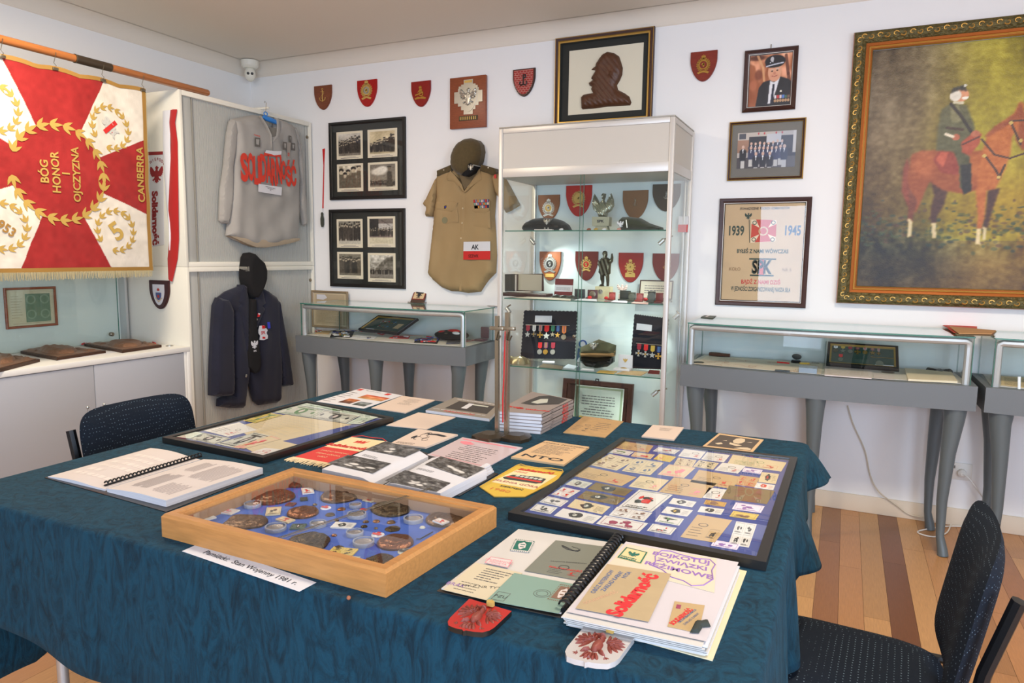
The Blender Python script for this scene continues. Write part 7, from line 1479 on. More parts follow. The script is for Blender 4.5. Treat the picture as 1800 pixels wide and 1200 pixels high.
on_shelf('black_bag', 'small black case with a wire handle at the lower right of the cabinet', 'case', cC, [(1300, 1000), (1290, 960), (1320, 950), (1400, 940), (1415, 1003)], SHZ[3], 3.95, .04, BKF, base=.03, parts=lambda t, p, f: pl_part(t, 'handle', lambda mb: mb.tube([p.p(*f(1303, 955), .03), p.p(*f(1305, 925), .03), p.p(*f(1400, 905), .03), p.p(*f(1405, 945), .03)], .003, STEEL, 6)))

# ---------------------------------------------------------------- outlet and cords
q0, q1 = WALL.uv(1678, 812), WALL.uv(1707, 845)
t = thing('power_outlet', 'white double power outlet with a plugged in cord low on the back wall', 'power outlet', WALL.p((q0[0]+q1[0])/2, q1[1]))
mb = MB(); mb.box((q0[0]-.03, D-.008, q1[1]), (q1[0], D-.0005, q0[1]), mat('outlet_white', (226, 222, 214), .4), .002); build(mb, 'plate', t)
mb = MB(); c_ = WALL.uv(1690, 830); mb.lathe(WALL.p(c_[0], c_[1], .008), (0, -1, 0), [(.022, 0), (.020, .02), (.008, .03)], mat('outlet_white', (1, 1, 1)), 14); build(mb, 'plug', t)
mb = MB(); mb.box((q0[0]-.01, D-.011, q0[1]-.03), (q0[0]+.004, D-.008, q0[1]-.015), mat('switch_grey', (120, 116, 110), .4)); build(mb, 'switch', t)
CORD = mat('cord_cream', (206, 196, 176), .5)
def cord(pts, label, m=CORD, r_=.0035, n=6):
    P = [Vector(p) for p in pts]; out = []
    for i in range(len(P)-1):
        a, b, c_, d = P[max(i-1, 0)], P[i], P[i+1], P[min(i+2, len(P)-1)]
        for k in range(n): s_ = k/n; out.append(.5*((2*b)+(c_-a)*s_+(2*a-5*b+4*c_-d)*s_**2+(3*b-a-3*c_+d)*s_**3))
    out.append(P[-1]); mb = MB(); mb.tube(out, r_, m, 8); return build(mb, 'extension_cord', label=label, cat='cord')
w_ = lambda px, py, h=.012: WALL.p(*WALL.uv(px, py), h)
fl = lambda px, py, h=.005: tuple(at(px, py, 2, h))
cord([w_(1490, 712), w_(1500, 745), w_(1520, 790), w_(1530, 835), w_(1545, 862, .024), w_(1575, 885, .024), w_(1600, 902, .024), w_(1640, 908, .03)], 'cream cord drooping along the wall below the right showcase')
cord([WALL.p(c_[0], c_[1], .036), w_(1700, 835, .05), w_(1722, 865, .06), w_(1738, 890, .06), fl(1745, 925), fl(1700, 925), fl(1660, 925), fl(1613, 934), fl(1640, 943), fl(1664, 936), fl(1672, 918)], 'white cord running from the outlet plug to the floor behind the chair', mat('cord_white', (226, 222, 214), .4))
mb = MB(); q = fl(1690, 915); mb.box((q[0]-.02, q[1]-.03, .001), (q[0]+.06, q[1]+.10, .04), mat('outlet_white', (1, 1, 1)), .006); build(mb, 'power_adapter', label='white power adapter on the floor behind the right chair', cat='adapter')
cord([(.95, D-.1, .005), (1.3, D-.12, .005), (1.7, D-.08, .02)], 'dark thin cord on the floor along the skirting at the far right', BLACK)
# ---------------------------------------------------------------- things on the table
TB = Plane('z', ZT)
def par(pl_, cr, c, h=0):        # quad from three or four crop corners BL BR (TR) TL
    if len(c) == 3: c = [c[0], c[1], (c[1][0]+c[2][0]-c[0][0], c[1][1]+c[2][1]-c[0][1]), c[2]]
    return Quad(pl_, [pl_.uv(*q, h) for q in px4(cr, c)], h)
def blob(mb, q, x, y, rx, ry, h, m, rd, n=9): mb.flat(q, [(x+rx*(.6+.4*rd.random())*math.cos(2*math.pi*k/n), y+ry*(.6+.4*rd.random())*math.sin(2*math.pi*k/n)) for k in range(n)], h, m)
def decor(mb, q, h, st_, ink, seed=0, ink2=None):
    rd = random.Random(seed); i2 = ink2 or ink
    if st_ == 's':
        b = .07; bv = b*q.W/q.H
        for r_ in ((b, bv, 1-b, bv+.02), (b, 1-bv-.02, 1-b, 1-bv), (b, bv, b+.012, 1-bv), (1-b-.012, bv, 1-b, 1-bv)): mb.rect(q, *r_, h, ink)
        for k in range(7): blob(mb, q, .3+.4*rd.random(), .3+.4*rd.random(), .14*rd.random()+.03, .16*rd.random()+.04, h+.0001*k, ink if k % 3 else i2, rd)
        lines(2, .15, .85, bv+.03, bv+.16, ink, .5, seed)(mb, q, h)
    if st_ == 'e':
        ring(mb, q, .35+.3*rd.random(), .6, .009, .011, h, .0001, ink, 18); lines(4, .1, .5, .12, .55, ink, .18, seed)(mb, q, h); s = q.sub(.62, .12, .92, .5); decor(mb, s, h, 's', i2, seed+1)
    if st_ == 'b':
        for a in (0, 1):
            for b in (0, 1): decor(mb, q.sub(.04+a*.48, .04+b*.48, .48+a*.48, .48+b*.48), h, 's', ink, seed+a+b)
    if st_ == 'f':                # face on a banknote or stamp
        blob(mb, q, .45, .52, .22, .40, h, ink, rd, 14); blob(mb, q, .42, .5, .07, .18, h+.0003, i2 if ink2 else PC['g'], rd); blob(mb, q, .40, .5, .02, .08, h+.0005, ink, rd); lines(5, .70, .95, .15, .8, ink, .2, seed)(mb, q, h)
    if st_ == 'n':                # banknote
        for r_ in ((.03, .06, .97, .09), (.03, .91, .97, .94), (.03, .06, .045, .94), (.955, .06, .97, .94)): mb.rect(q, *r_, h, ink)
        mb.disc(q, .5, .5, 0, h, h+.0002, ink, 18, ru=.13, rv=.34); mb.disc(q, .5, .52, 0, h, h+.0004, PAPER, 12, ru=.05, rv=.18)
        for x in (.12, .84): mb.disc(q, x, .5, 0, h, h+.0002, ink, 10, ru=.04, rv=.14)
        lines(3, .2, .8, .1, .24, ink, .3, seed)(mb, q, h); mb.rect(q, .2, .78, .8, .86, h, ink)
inkc = lambda n, c: mat('print_'+n, c, .8)
PI_ = dict(k=inkc('black', (62, 62, 60)), g=inkc('grey', (140, 136, 128)), r=inkc('red', (196, 56, 48)), p=inkc('pink', (226, 130, 140)), v=inkc('violet', (140, 104, 168)), b=inkc('blue', (90, 104, 136)), n=inkc('green', (90, 130, 80)), t=inkc('brown', (128, 98, 80)), m=inkc('maroon', (146, 60, 84)), o=inkc('orange', (200, 110, 60)), y=inkc('yellow', (214, 180, 80)))
PC = dict(w=mat('stk_white', (210, 208, 202), .75), c=mat('stk_cream', (204, 188, 152), .75), t=mat('stk_tan', (184, 156, 112), .75), y=mat('stk_yellow', (206, 182, 98), .75), g=mat('stk_grey', (190, 192, 180), .75), o=mat('stk_ochre', (190, 150, 80), .75), k=mat('stk_dark', (120, 104, 70), .75), l=mat('stk_lilac', (222, 212, 226), .75), n=mat('stk_mint', (190, 204, 190), .75))
BLUEB = mat('mount_blue', (66, 78, 140), .8)
# black frame with banknotes
def flatframe(label, corners, z, name):     # corners FL FR BR BL at top height z
    top = Plane('z', z); q = Quad(top, [top.uv(*c) for c in corners]); t = thing(name, label, 'picture frame', (q.p(.5, .5)[0], q.p(.5, .5)[1], ZT))
    mb = MB(); H_ = z-ZT-.0008; mb.pframe(q, 0, 0, 1, 1, [(0, -H_), (0, 0), (.021, 0), (.022, -.008)], [BLACK]*3); mb.rect(q, 0, 0, 1, 1, -H_, BLACK); build(mb, 'frame', t, ang=20)
    mb = MB(); mb.rect(q, .02, .02, .98, .98, -.0085, BLUEB); build(mb, 'mount', t); mb = MB(); mb.rect(q, .025, .025, .975, .975, -.003, GLASSP); build(mb, 'glass', t); return t, z-.0083
t, zz = flatframe('large black frame with old banknotes on blue lying at the left back of the table', [(285, 768), (462, 804), (692, 733), (540, 703)], ZT+.020, 'framed_banknotes')
PB_ = Plane('z', zz); cN = (280, 660, .24444)
for k, (nm, c, m_, st_, ink, i2) in enumerate((
    ('document', [(535, 372), (760, 500), (1385, 352), (910, 280)], 'c', None, 'g', None), ('document', [(560, 490), (720, 572), (1010, 500), (760, 440)], 'c', None, 'g', None), ('document', [(320, 395), (495, 440), (700, 390), (575, 335)], 'w', 'e', 'g', 'r'),
    ('banknote', [(205, 452), (395, 492), (515, 450), (325, 412)], 'g', 'n', 'k', None), ('banknote', [(410, 490), (570, 525), (800, 432), (690, 408)], 'g', 'n', 'k', None), ('banknote', [(520, 515), (610, 525), (880, 455), (800, 432)], 'c', 's', 'p', 'r'),
    ('banknote', [(600, 322), (690, 340), (890, 284), (800, 268)], 'y', 'n', 'n', None), ('banknote', [(830, 264), (1090, 302), (1190, 250), (980, 210)], 'g', 'n', 'n', None), ('banknote', [(1090, 302), (1340, 342), (1440, 290), (1190, 250)], 'g', 'n', 'k', None), ('banknote', [(1345, 345), (1440, 348), (1600, 290), (1450, 292)], 'n', 'e', 'n', 'g'), ('banknote', [(980, 208), (1430, 288), (1560, 290), (1050, 196)], 'n', 's', 'n', 'g'), ('banknote', [(120, 440), (220, 452), (320, 412), (230, 400)], 'n', None, 'g', None), ('document', [(630, 560), (740, 572), (900, 532), (760, 520)], 'w', 'e', 'r', 'r'))):
    q = par(PB_, cN, c, .0003*k); mb = MB(); mb.prism(q, [(0, 0), (1, 0), (1, 1), (0, 1)], 0, .0004, PC[m_])
    if st_: decor(mb, q, .0006, st_, PI_[ink], k, PI_.get(i2))
    else: lines(9, .1, .9, .12, .88, PI_['g'] if 0 else mat('ink_trace', (196, 184, 156), .8), .25, k)(mb, q, .0006)
    build(mb, nm, t)
# black frame with stamps
t, zz = flatframe('large black frame filled with underground stamps and envelopes on the right of the table', [(893, 900), (1347, 988), (1402, 803), (1092, 768)], ZT+.020, 'framed_stamps')
PB_ = Plane('z', zz); N1, N2 = (930, 760, .15), (1150, 770, .175)
SL = '''1 995,180 1395,237 1060,98 t e k r|1 920,232 1165,270 985,188 w s n|1 1190,278 1425,310 1240,228 c s r|1 1450,218 1700,255 1520,170 w s g r|1 1455,312 1650,348 1530,250 y s y o|1 712,380 1025,445 945,252 c b t|1 1085,450 1420,500 1245,305 c b b|1 522,510 1085,628 700,405 t e k r|1 425,608 650,655 520,545 g f g|1 258,725 460,768 400,638 w b r|1 685,660 1120,745 785,585 k f k c|1 560,765 1025,850 665,682 k f k c|1 1165,632 1500,685 1305,505 c e k p|1 120,815 370,870 215,745 w s g|1 445,870 855,960 545,780 c f k|1 5,910 250,955 90,835 w s k|1 290,975 745,1068 400,888 w f k|1 1045,870 1440,930 1290,670 w s k r|1 935,970 1350,1040 1030,870 w b t o|1 785,1070 1290,1165 890,970 w s m|2 35,365 300,400 150,262 c s p|2 45,540 475,602 200,392 t e k p|2 240,180 460,208 300,108 w e g r|2 470,212 700,242 530,140 w e g r|2 735,255 1275,335 790,165 c e n r|2 195,265 380,292 240,195 c b t|2 390,285 590,315 450,220 c b k|2 605,322 840,355 685,245 w e g r|2 880,335 1065,360 905,295 l s v|2 360,440 780,510 450,318 t e k r|2 808,465 1005,492 865,372 t b r k|2 1045,440 1220,460 1080,340 c f k r|2 1005,495 1195,522 1025,445 w f r|2 485,598 665,620 550,495 w e k r|2 672,605 1130,662 755,472 k b t r|2 145,655 380,695 190,600 w f k|2 495,660 705,690 520,617 o s t|2 435,738 670,770 470,682 w f k|2 780,712 1070,750 820,645 l s v|2 755,785 1015,822 795,730 y s t|2 70,748 330,787 130,685 w f k y|2 5,835 250,878 55,768 w s n k|1 1380,1150 1660,1200 1450,1068 w s g r|2 262,992 610,1048 435,768 t e k|2 745,1068 950,1098 825,835 w b k r|2 568,1078 830,1122 605,1022 l s v'''
for k, l in enumerate(SL.split('|')):
    a = l.split(); c = [tuple(float(v) for v in z.split(',')) for z in a[1:4]]; q = par(PB_, N1 if a[0] == '1' else N2, c, .0001*(k % 4)); mb = MB(); mb.prism(q, [(0, 0), (1, 0), (1, 1), (0, 1)], 0, .0004, PC[a[4]])
    decor(mb, q, .0006, a[5], PI_[a[6]], k, PI_.get(a[7]) if len(a) > 7 else None); build(mb, 'envelope' if a[5] == 'e' else 'stamp', t)

# oak case of medals
BT = ZT+.053; top = Plane('z', BT); q = Quad(top, [top.uv(*c) for c in ((283, 903), (678, 1003), (873, 888), (515, 820))])
t = thing('medal_case', 'shallow oak case with a glass lid and blue lining at the front of the table', 'display case', (q.p(.5, .5)[0], q.p(.5, .5)[1], ZT))
mb = MB(); H_ = BT-ZT-.0008; mb.pframe(q, 0, 0, 1, 1, [(0, -H_), (0, -.006), (.005, 0), (.022, 0), (.024, -.004), (.030, -.005), (.031, -.012), (.031, -H_+.01)], [OAK]*4+[OAK, OAK, mat('oak_inner', (150, 112, 80), .6)]); mb.rect(q, 0, 0, 1, 1, -H_, OAK); build(mb, 'frame', t, ang=20)
FZ = ZT+.014; mb = MB(); mb.rect(q, .03, .03, .97, .97, FZ-BT, mat('lining_blue', (60, 94, 176), .85, var=(20, .05))); build(mb, 'lining', t)
mb = MB(); mb.rect(q, .038, .052, .962, .948, -.0095, GLASSP); build(mb, 'glass_lid', t)
pt_ = Plane('z', BT-.006); A, B = at(757, 857, 2, BT-.006), at(476, 949, 2, BT-.006); mb = MB(); mb.tube([A, B], .0012, STEEL, 8); mb.tube([A+Vector((.006, -.004, 0)), B+Vector((.006, -.004, 0))], .0008, STEEL, 6); build(mb, 'lid_stay', t)
LN = Plane('z', FZ); M1, M2 = (300, 820, .16667), (560, 830, .16667); MG = 'medals and badges in the oak case'
def epts(cr, cx, cy, rx):        # circle on the lining from a crop ellipse centre and half width
    c = LN.uv(*px4(cr, [(cx, cy)])[0]); e = LN.uv(*px4(cr, [(cx+rx, cy)])[0]); return c, math.hypot(e[0]-c[0], e[1]-c[1])
BR2 = mat('medal_copper', (132, 88, 62), .3, .85, bump=(140, .8, .003)); BR3 = mat('medal_dark', (78, 66, 48), .3, .85, bump=(140, 1, .004)); BR4 = mat('medal_umber', (104, 80, 60), .32, .8, bump=(140, .8, .003))
for (cr, cx, cy, rx, m_, irr, lb) in ((M1, 1075, 335, 235, BR4, .10, 'large ribbed bronze medallion in the back left of the oak case'), (M1, 1335, 188, 120, BR4, .05, 'medium bronze medal near the back corner of the oak case'), (M1, 775, 600, 245, BR4, .28, 'large split edged bronze medallion at the left of the oak case'), (M1, 1395, 495, 165, BR2, .03, 'round copper medal in the left middle of the oak case'), (M1, 1475, 800, 245, BR3, .22, 'large dark rough bronze at the front middle of the oak case'), (M2, 220, 262, 205, BR4, .12, 'large scalloped bronze medallion at the back middle of the oak case'), (M2, 765, 395, 225, BR3, .14, 'large very dark bronze medallion in the centre right of the oak case'), (M2, 1330, 508, 205, BR4, .04, 'large smooth brown medallion at the right end of the oak case'), (M2, 810, 750, 195, BR2, .04, 'large flat reddish brown medallion at the right front of the oak case'), (M2, 660, 960, 190, BR3, .2, 'rough dark bronze in the nearest corner of the oak case')):
    c, r_ = epts(cr, cx, cy, rx); rd = random.Random(cx); ph = rd.random()*6; N = 30
    P = [(c[0]+r_*(1-irr*(.5+.5*math.sin(3*a+ph))*abs(math.sin(a*1.5+ph)))*math.cos(a), c[1]+r_*(1-irr*.5*(1+math.sin(2*a-ph)))*math.sin(a)) for a in [2*math.pi*k/N for k in range(N)]]
    mb = MB(); mb.puff(LN, P, .006, .004, m_, base=.004, rad=.012, fold=crinkle(cx, .0012, 260)); mb.puff(LN, inset(P, .6), .004, .004, m_, base=.008, rad=.010, fold=crinkle(cx+1, .0014, 330)); build(mb, 'medallion', label=lb, cat='medallion', group=MG)
CLR = glassmat('clear_plastic', (.96, .97, .98), 1.5)
for (cr, cx, cy, rx, lb) in ((M1, 865, 420, 90, 'coin capsule beside the ribbed medallion'), (M1, 1108, 665, 112, 'empty looking coin capsule at the left front edge of the lining'), (M1, 1555, 625, 88, 'silver coin capsule in front of the copper medal'), (M2, 388, 368, 66, 'smallest coin capsule near the lid stay'), (M2, 402, 468, 102, 'coin capsule left of the very dark medallion'), (M2, 1000, 515, 106, 'coin capsule between the two right medallions'), (M2, 382, 662, 92, 'coin capsule in the front middle with a bright coin'), (M2, 475, 760, 115, 'large coin capsule beside the flat reddish medallion')):
    c, r_ = epts(cr, cx, cy, rx); t = thing('coin_capsule', lb+' in the oak case', 'coin capsule', LN.p(*c), MG)
    mb = MB(); mb.lathe(LN.p(*c, .003), (0, 0, 1), [(r_*.82, 0), (r_*.82, .003), (r_*.74, .0035), (r_*.7, .003)], mat('coin_nickel', (176, 166, 160), .35, .7, bump=(200, .8, .002)), 24); build(mb, 'coin', t)
    mb = MB(); ring(mb, LN, c[0], c[1], r_*.86, r_, .0005, .009, mat('capsule_rim', (206, 214, 226), .15, trans=.6), 24); mb.disc(LN, c[0], c[1], r_*.88, .0085, .009, CLR, 24); build(mb, 'capsule', t)
for (cr, cx, cy, w_, hh, ro, m_, inks, kd, lb) in (
    (M1, 605, 480, 200, 80, .1, PC['w'], 'p', 's', 'white stamp with pink print at the left of the oak case'), (M1, 1085, 478, 150, 130, .7, PC['c'], 'g', 's', 'cream card between capsule and copper medal'), (M1, 1210, 570, 190, 60, -.1, PC['c'], 'r', 's', 'cream strip with red lettering in front of the copper medal'), (M1, 1445, 262, 120, 110, .8, PC['w'], 'r', 's', 'white and red card near the back of the oak case'), (M1, 1115, 222, 110, 80, .6, mat('stk_maroon', (110, 40, 44), .6), 'c', 's', 'dark red enamel badge with white marks at the back left'), (M1, 1345, 642, 150, 80, .5, mat('stk_darkgreen', (80, 100, 88), .6), 'k', 'n', 'small green banknote badge left of the silver coin capsule'), (M1, 350, 535, 260, 90, -.3, PC['w'], 'g', 'e', 'pale envelope in the left corner of the oak case'),
    (M2, 262, 570, 230, 90, .3, PC['w'], 'k', 'f', 'white black print badge in the middle of the oak case'), (M2, 530, 303, 120, 40, 0, PC['c'], 'r', 's', 'cream badge with red lettering right of the lid stay'), (M2, 1030, 312, 150, 55, -.3, PC['y'], 'o', 's', 'yellow badge near the back right edge of the oak case'), (M2, 1290, 592, 150, 60, -.25, PC['w'], 'r', 's', 'white badge with red lettering on the smooth brown medallion'), (M2, 255, 845, 280, 100, .25, PC['y'], 'k', 'b', 'yellow printed ticket at the front of the oak case'), (M2, 385, 922, 80, 55, .3, PC['g'], 'k', 's', 'small grey stamp at the front edge of the oak case'), (M1, 655, 412, 130, 60, 0, mat('stk_slate', (84, 86, 90), .5), 'k', None, 'dark slate block beside the leftmost coin capsule'), (M1, 1268, 405, 90, 50, .3, mat('stk_brownred', (120, 60, 50), .5), 'k', 's', 'small dark red pin above the copper medal'), (M1, 1405, 350, 75, 55, .78, mat('stk_slate2', (56, 60, 52), .4), 'k', None, 'dark diamond shaped badge behind the copper medal')):
    c, r_ = epts(cr, cx, cy, w_/2); hv = r_*hh/w_*1.75; P = []
    for a, b in ((-r_, -hv), (r_, -hv), (r_, hv), (-r_, hv)): P.append((c[0]+a*math.cos(ro)-b*math.sin(ro), c[1]+a*math.sin(ro)+b*math.cos(ro)))
    lift = .0145 if 'smooth brown' in lb else .0; q = Quad(LN, P, .0006+lift); mb = MB(); mb.prism(q, [(0, 0), (1, 0), (1, 1), (0, 1)], 0, .003, m_)
    if kd: decor(mb, q, .0033, kd, PI_.get(inks, PAPERW), cx)
    build(mb, 'badge', label=lb, cat='badge', group=MG)
for (cr, cx, cy, rx, m_, kd, lb) in ((M1, 1665, 212, 40, PAPERW, 'r', 'small white and red shield badge near the back corner'), (M1, 1635, 438, 60, PAPERW, 'r', 'round red and white badge right of the copper medal'), (M2, 625, 662, 75, PAPERW, 'r', 'white and red eagle badge left of the flat reddish medallion'), (M2, 915, 840, 88, PC['g'], 'k', 'oval grey badge at the right front of the oak case'), (M2, 780, 598, 88, BR3, None, 'smooth dark oval medal in front of the very dark medallion'), (M2, 498, 525, 36, BR4, None, 'small brown button above a black one'), (M2, 480, 575, 38, BR3, None, 'small black button below a brown one'), (M2, 610, 520, 42, BR2, None, 'small copper oval in front of the very dark medallion'), (M2, 165, 668, 32, BR2, None, 'small copper nugget left of the bright coin capsule'), (M2, 242, 392, 48, BR2, None, 'flat copper oval under the lid stay'), (M2, 605, 250, 45, BR4, None, 'small brown square near the back edge'), (M2, 122, 450, 55, BR3, None, 'dark oval badge left of the lid stay end'), (M2, 190, 510, 28, BR3, None, 'tiny dark knob in the middle of the oak case'), (M2, 765, 530, 50, BR4, None, 'brown leaf shaped badge touching the very dark medallion'), (M2, 210, 800, 62, BR3, None, 'dark flower shaped badge above the yellow ticket'), (M2, 1095, 585, 34, PC['g'], None, 'small pale round pin near the right end'), (M2, 605, 595, 22, STEEL, None, 'tiny silver pin in the front middle'), (M1, 760, 362, 45, PAPERW, 'r', 'tiny white and red flag pin at the far left'), (M2, 495, 235, 20, PAPERW, 'r', 'tiny white and red flag pin near the lid stay top'), (M2, 1165, 380, 34, PAPERW, 'r', 'tiny white and red flag pin at the back right'), (M2, 468, 400, 44, RED, None, 'small bright red enamel bird badge'), (M1, 1575, 182, 46, GOLD, None, 'small pale gold badge at the back corner'), (M1, 1520, 405, 26, STEEL, None, 'tiny grey pin right of the dark diamond')):
    c, r_ = epts(cr, cx, cy, rx); mb = MB(); rd = random.Random(cx); N = 16 if r_ > .008 else 8
    mb.puff(LN, [(c[0]+r_*(1-.12*rd.random())*math.cos(2*math.pi*k/N), c[1]+r_*(1-.12*rd.random())*math.sin(2*math.pi*k/N)) for k in range(N)], .003, max(.002, r_*.35), m_, base=.001, rad=r_*.6)
    if kd: mb.flat(LN, [(c[0]-r_*.6, c[1]-r_*.55), (c[0]+r_*.6, c[1]-r_*.55), (c[0]+r_*.8, c[1]), (c[0]-r_*.8, c[1])], .0045, PI_[kd]); mb.rect(LN, c[0]-r_*.3, c[1]+r_*.1, c[0]+r_*.3, c[1]+r_*.5, .0045, PI_[kd])
    build(mb, 'badge', label=lb+' in the oak case', cat='badge', group=MG)
mb = MB(); A, B, C_ = [LN.p(*LN.uv(*px4(M2, [z])[0]), .003) for z in ((1030, 715), (1070, 715), (1205, 640))]; mb.tube([A, B, C_], .0013, BLACK, 6); build(mb, 'safety_pin', label='thin dark pin lying left of the smooth brown medallion in the oak case', cat='pin', group=MG)
# printed label strip
q = Quad(TB, [TB.uv(*c) for c in ((320, 969), (526, 1040), (556, 1024), (354, 954))]); mb = MB(); mb.prism(q, [(0, 0), (1, 0), (1, 1), (0, 1)], .0004, .001, PAPERW)
mb.text(q.sub(0, 0, 1, 1), 'Pamiątki:  Stan Wojenny 1981 r.', .53, .42, .0145, .0016, INK, sx=1.05, bold=.005); build(mb, 'label_strip', label='long white paper label in front of the oak case reading Pamiątki Stan Wojenny 1981', cat='label')
mb = MB(); p_ = TB.p(*TB.uv(613, 1053), .003); mb.ball(p_, .004, mat('crumb', (150, 90, 60), .8), 8, 6); build(mb, 'wood_crumb', label='tiny brown crumb on the cloth in front of the oak case', cat='crumb')

# ---- bound volumes
class Prof:                       # page surface: adds a height profile over u
    def __init__(s, q, f): s.q = q; s.f = f; s.W = q.W; s.H = q.H
    def p(s, u, v, h=0): return s.q.p(u, v, h+s.f(min(1, max(0, u))))
    def sub(s, u0, v0, u1, v1): 
        o = s
        class S_:
            W = s.W*(u1-u0); H = s.H*(v1-v0)
            def p(_, u, v, h=0): return o.p(u0+(u1-u0)*u, v0+(v1-v0)*v, h)
            def sub(_, a, b, c, d): return o.sub(u0+(u1-u0)*a, v0+(v1-v0)*b, u0+(u1-u0)*c, v0+(v1-v0)*d)
        return S_()
def block(mb, q, f, m, side, h0=.001, n=14):
    pts = [(i/n, f(i/n)) for i in range(n+1)]; vs_ = []
    for u, h in pts: vs_ += [q.p(u, 0, h0), q.p(u, 0, h), q.p(u, 1, h), q.p(u, 1, h0)]
    mb.add(vs_, [(4*i+1, 4*i+5, 4*i+6, 4*i+2) for i in range(n)], m); mb.add(vs_, [(4*i, 4*i+4, 4*i+5, 4*i+1) for i in range(n)]+[(4*i+2, 4*i+6, 4*i+7, 4*i+3) for i in range(n)]+[(0, 1, 2, 3), (4*n+3, 4*n+2, 4*n+1, 4*n)], side)
PE = mat('page_edges', (206, 204, 208), .8, var=(3, .12, (1, 1, 300))); SLV = mat('plastic_sleeve', (206, 200, 192), .25, coat=.5)
def coil(pa, pb, n, r_, hz, name, par_): 
    a, b = Vector(TB.p(*TB.uv(*pa))), Vector(TB.p(*TB.uv(*pb))); d = (b-a); L_ = d.length; d.normalize(); s_ = Vector((d.y, -d.x, 0)); mb = MB()
    for k in range(n):
        c = a+d*(L_*(k+.5)/n); pts = [c+s_*(r_*math.cos(x))+Vector((0, 0, hz+r_*.8*math.sin(x))) for x in [i*math.pi/5 for i in range(0, 6)]]; mb.tube(pts, L_/n*.26, BPL, 6, flat=.5)
    mb.tube([a+Vector((0, 0, hz*.6)), b+Vector((0, 0, hz*.6))], r_*.5, BPL, 8); return build(mb, name, par_)
t = thing('spiral_binder', 'open spiral bound typescript with grey text at the left of the table', 'binder', TB.p(*TB.uv(270, 850)))
mb = MB(); cov = Quad(TB, [TB.uv(*c) for c in ((80, 840), (292, 900), (462, 834), (264, 788))]); mb.prism(cov, [(-.004, -.004), (1.004, -.004), (1.004, 1.004), (-.004, 1.004)], .0003, .0018, BLACK); build(mb, 'cover', t)
ql = Quad(TB, [TB.uv(*c, .006) for c in ((84, 836), (184, 860), (352, 808), (265, 786))]); fl_ = lambda u: .004+.007*math.sin(min(1, u*1.25)*math.pi*.85)
mb = MB(); block(mb, ql, fl_, PAPER, PE, .002); pq = Prof(ql, fl_); lines(6, .15, .9, .15, .85, mat('ghost_ink', (220, 208, 200), .8), .5, 1)(mb, pq, .0003); build(mb, 'left_pages', t)
qr_ = Quad(TB, [TB.uv(*c, .012) for c in ((188, 858), (292, 884), (462, 826), (358, 806))]); fr_ = lambda u: .006+.014*math.sin(min(1, .18+u*1.0)*math.pi*.62)
mb = MB(); block(mb, qr_, fr_, PAPER, PE, .002); pq = Prof(qr_, fr_)
gi = mat('typed_grey', (168, 156, 154), .8)
for (u0, v0, u1, v1, n) in ((.16, .12, .46, .52, 12), (.55, .10, .88, .34, 9), (.50, .48, .90, .90, 14), (.2, .62, .42, .9, 6)):
    s = pq.sub(u0, v0, u1, v1); rd = random.Random(n)
    for k in range(n): a = (k+.3)/n; mb.rect(s, a, 0 if k % 6 else .1, a+.45/n, rd.uniform(.85, 1), .0004, gi)
build(mb, 'right_pages', t); coil((184, 859), (354, 806), 26, .007, .014, 'spiral', t)

t = thing('stamp_album', 'open album with black spiral, stamps and handwritten envelopes at the front right of the table', 'album', TB.p(*TB.uv(1040, 1050)))
cG = (760, 920, .31667)
mb = MB(); cov = Quad(TB, [TB.uv(*c) for c in px4(cG, ((25, 378), (730, 530), (1040, 115), (470, 40)))]); mb.prism(cov, [(0, 0), (1, 0), (1, 1), (0, 1)], .0003, .002, mat('album_cover', (60, 52, 44), .4)); build(mb, 'front_cover', t)
cov = Quad(TB, [TB.uv(*c) for c in px4(cG, ((735, 540), (1555, 765), (1745, 268), (1050, 115)))]); mb = MB(); mb.prism(cov, [(0, 0), (1, 0), (1, 1), (0, 1)], .0003, .002, mat('album_back', (222, 206, 168), .5)); build(mb, 'back_cover', t)
ql = par(TB, cG, [(50, 368), (715, 505), (1030, 118), (478, 38)], .004); mb = MB(); f0 = lambda u: .0035; block(mb, ql, f0, SLV, SLV, .001); build(mb, 'left_page', t)
def stick(nm, c, m, h, fn=None, pf=None, base=TB):
    q = par(base, cG, c, h); mb = MB(); mb.prism(q, [(0, 0), (1, 0), (1, 1), (0, 1)], 0, .0006, m)
    if fn: fn(mb, q, .0009)
    return build(mb, nm, t)
def portr(m):
    def f(mb, q, h):
        rd = random.Random(3); mb.rect(q, .1, .12, .9, .88, h, m); blob(mb, q, .5, .5, .24, .36, h+.0002, PAPER, rd, 12); mb.rect(q, .38, .55, .62, .62, h+.0004, m); mb.rect(q, .40, .36, .6, .42, h+.0004, m); mb.flat(q, [(.28, .74), (.5, .92), (.74, .74), (.6, .78), (.4, .78)], h+.0004, m)
        for k in range(10): 
            for v in (0.0, .94): mb.rect(q, k*.1+.02, v, k*.1+.07, v+.06, h, m)
        for k in range(9):
            for u in (0.0, .95): mb.rect(q, u, k*.11+.03, u+.05, k*.11+.08, h, m)
    return f
stick('green_stamp', [(430, 150), (538, 163), (570, 100), (462, 86)], PAPER, .0085, portr(INKGR))
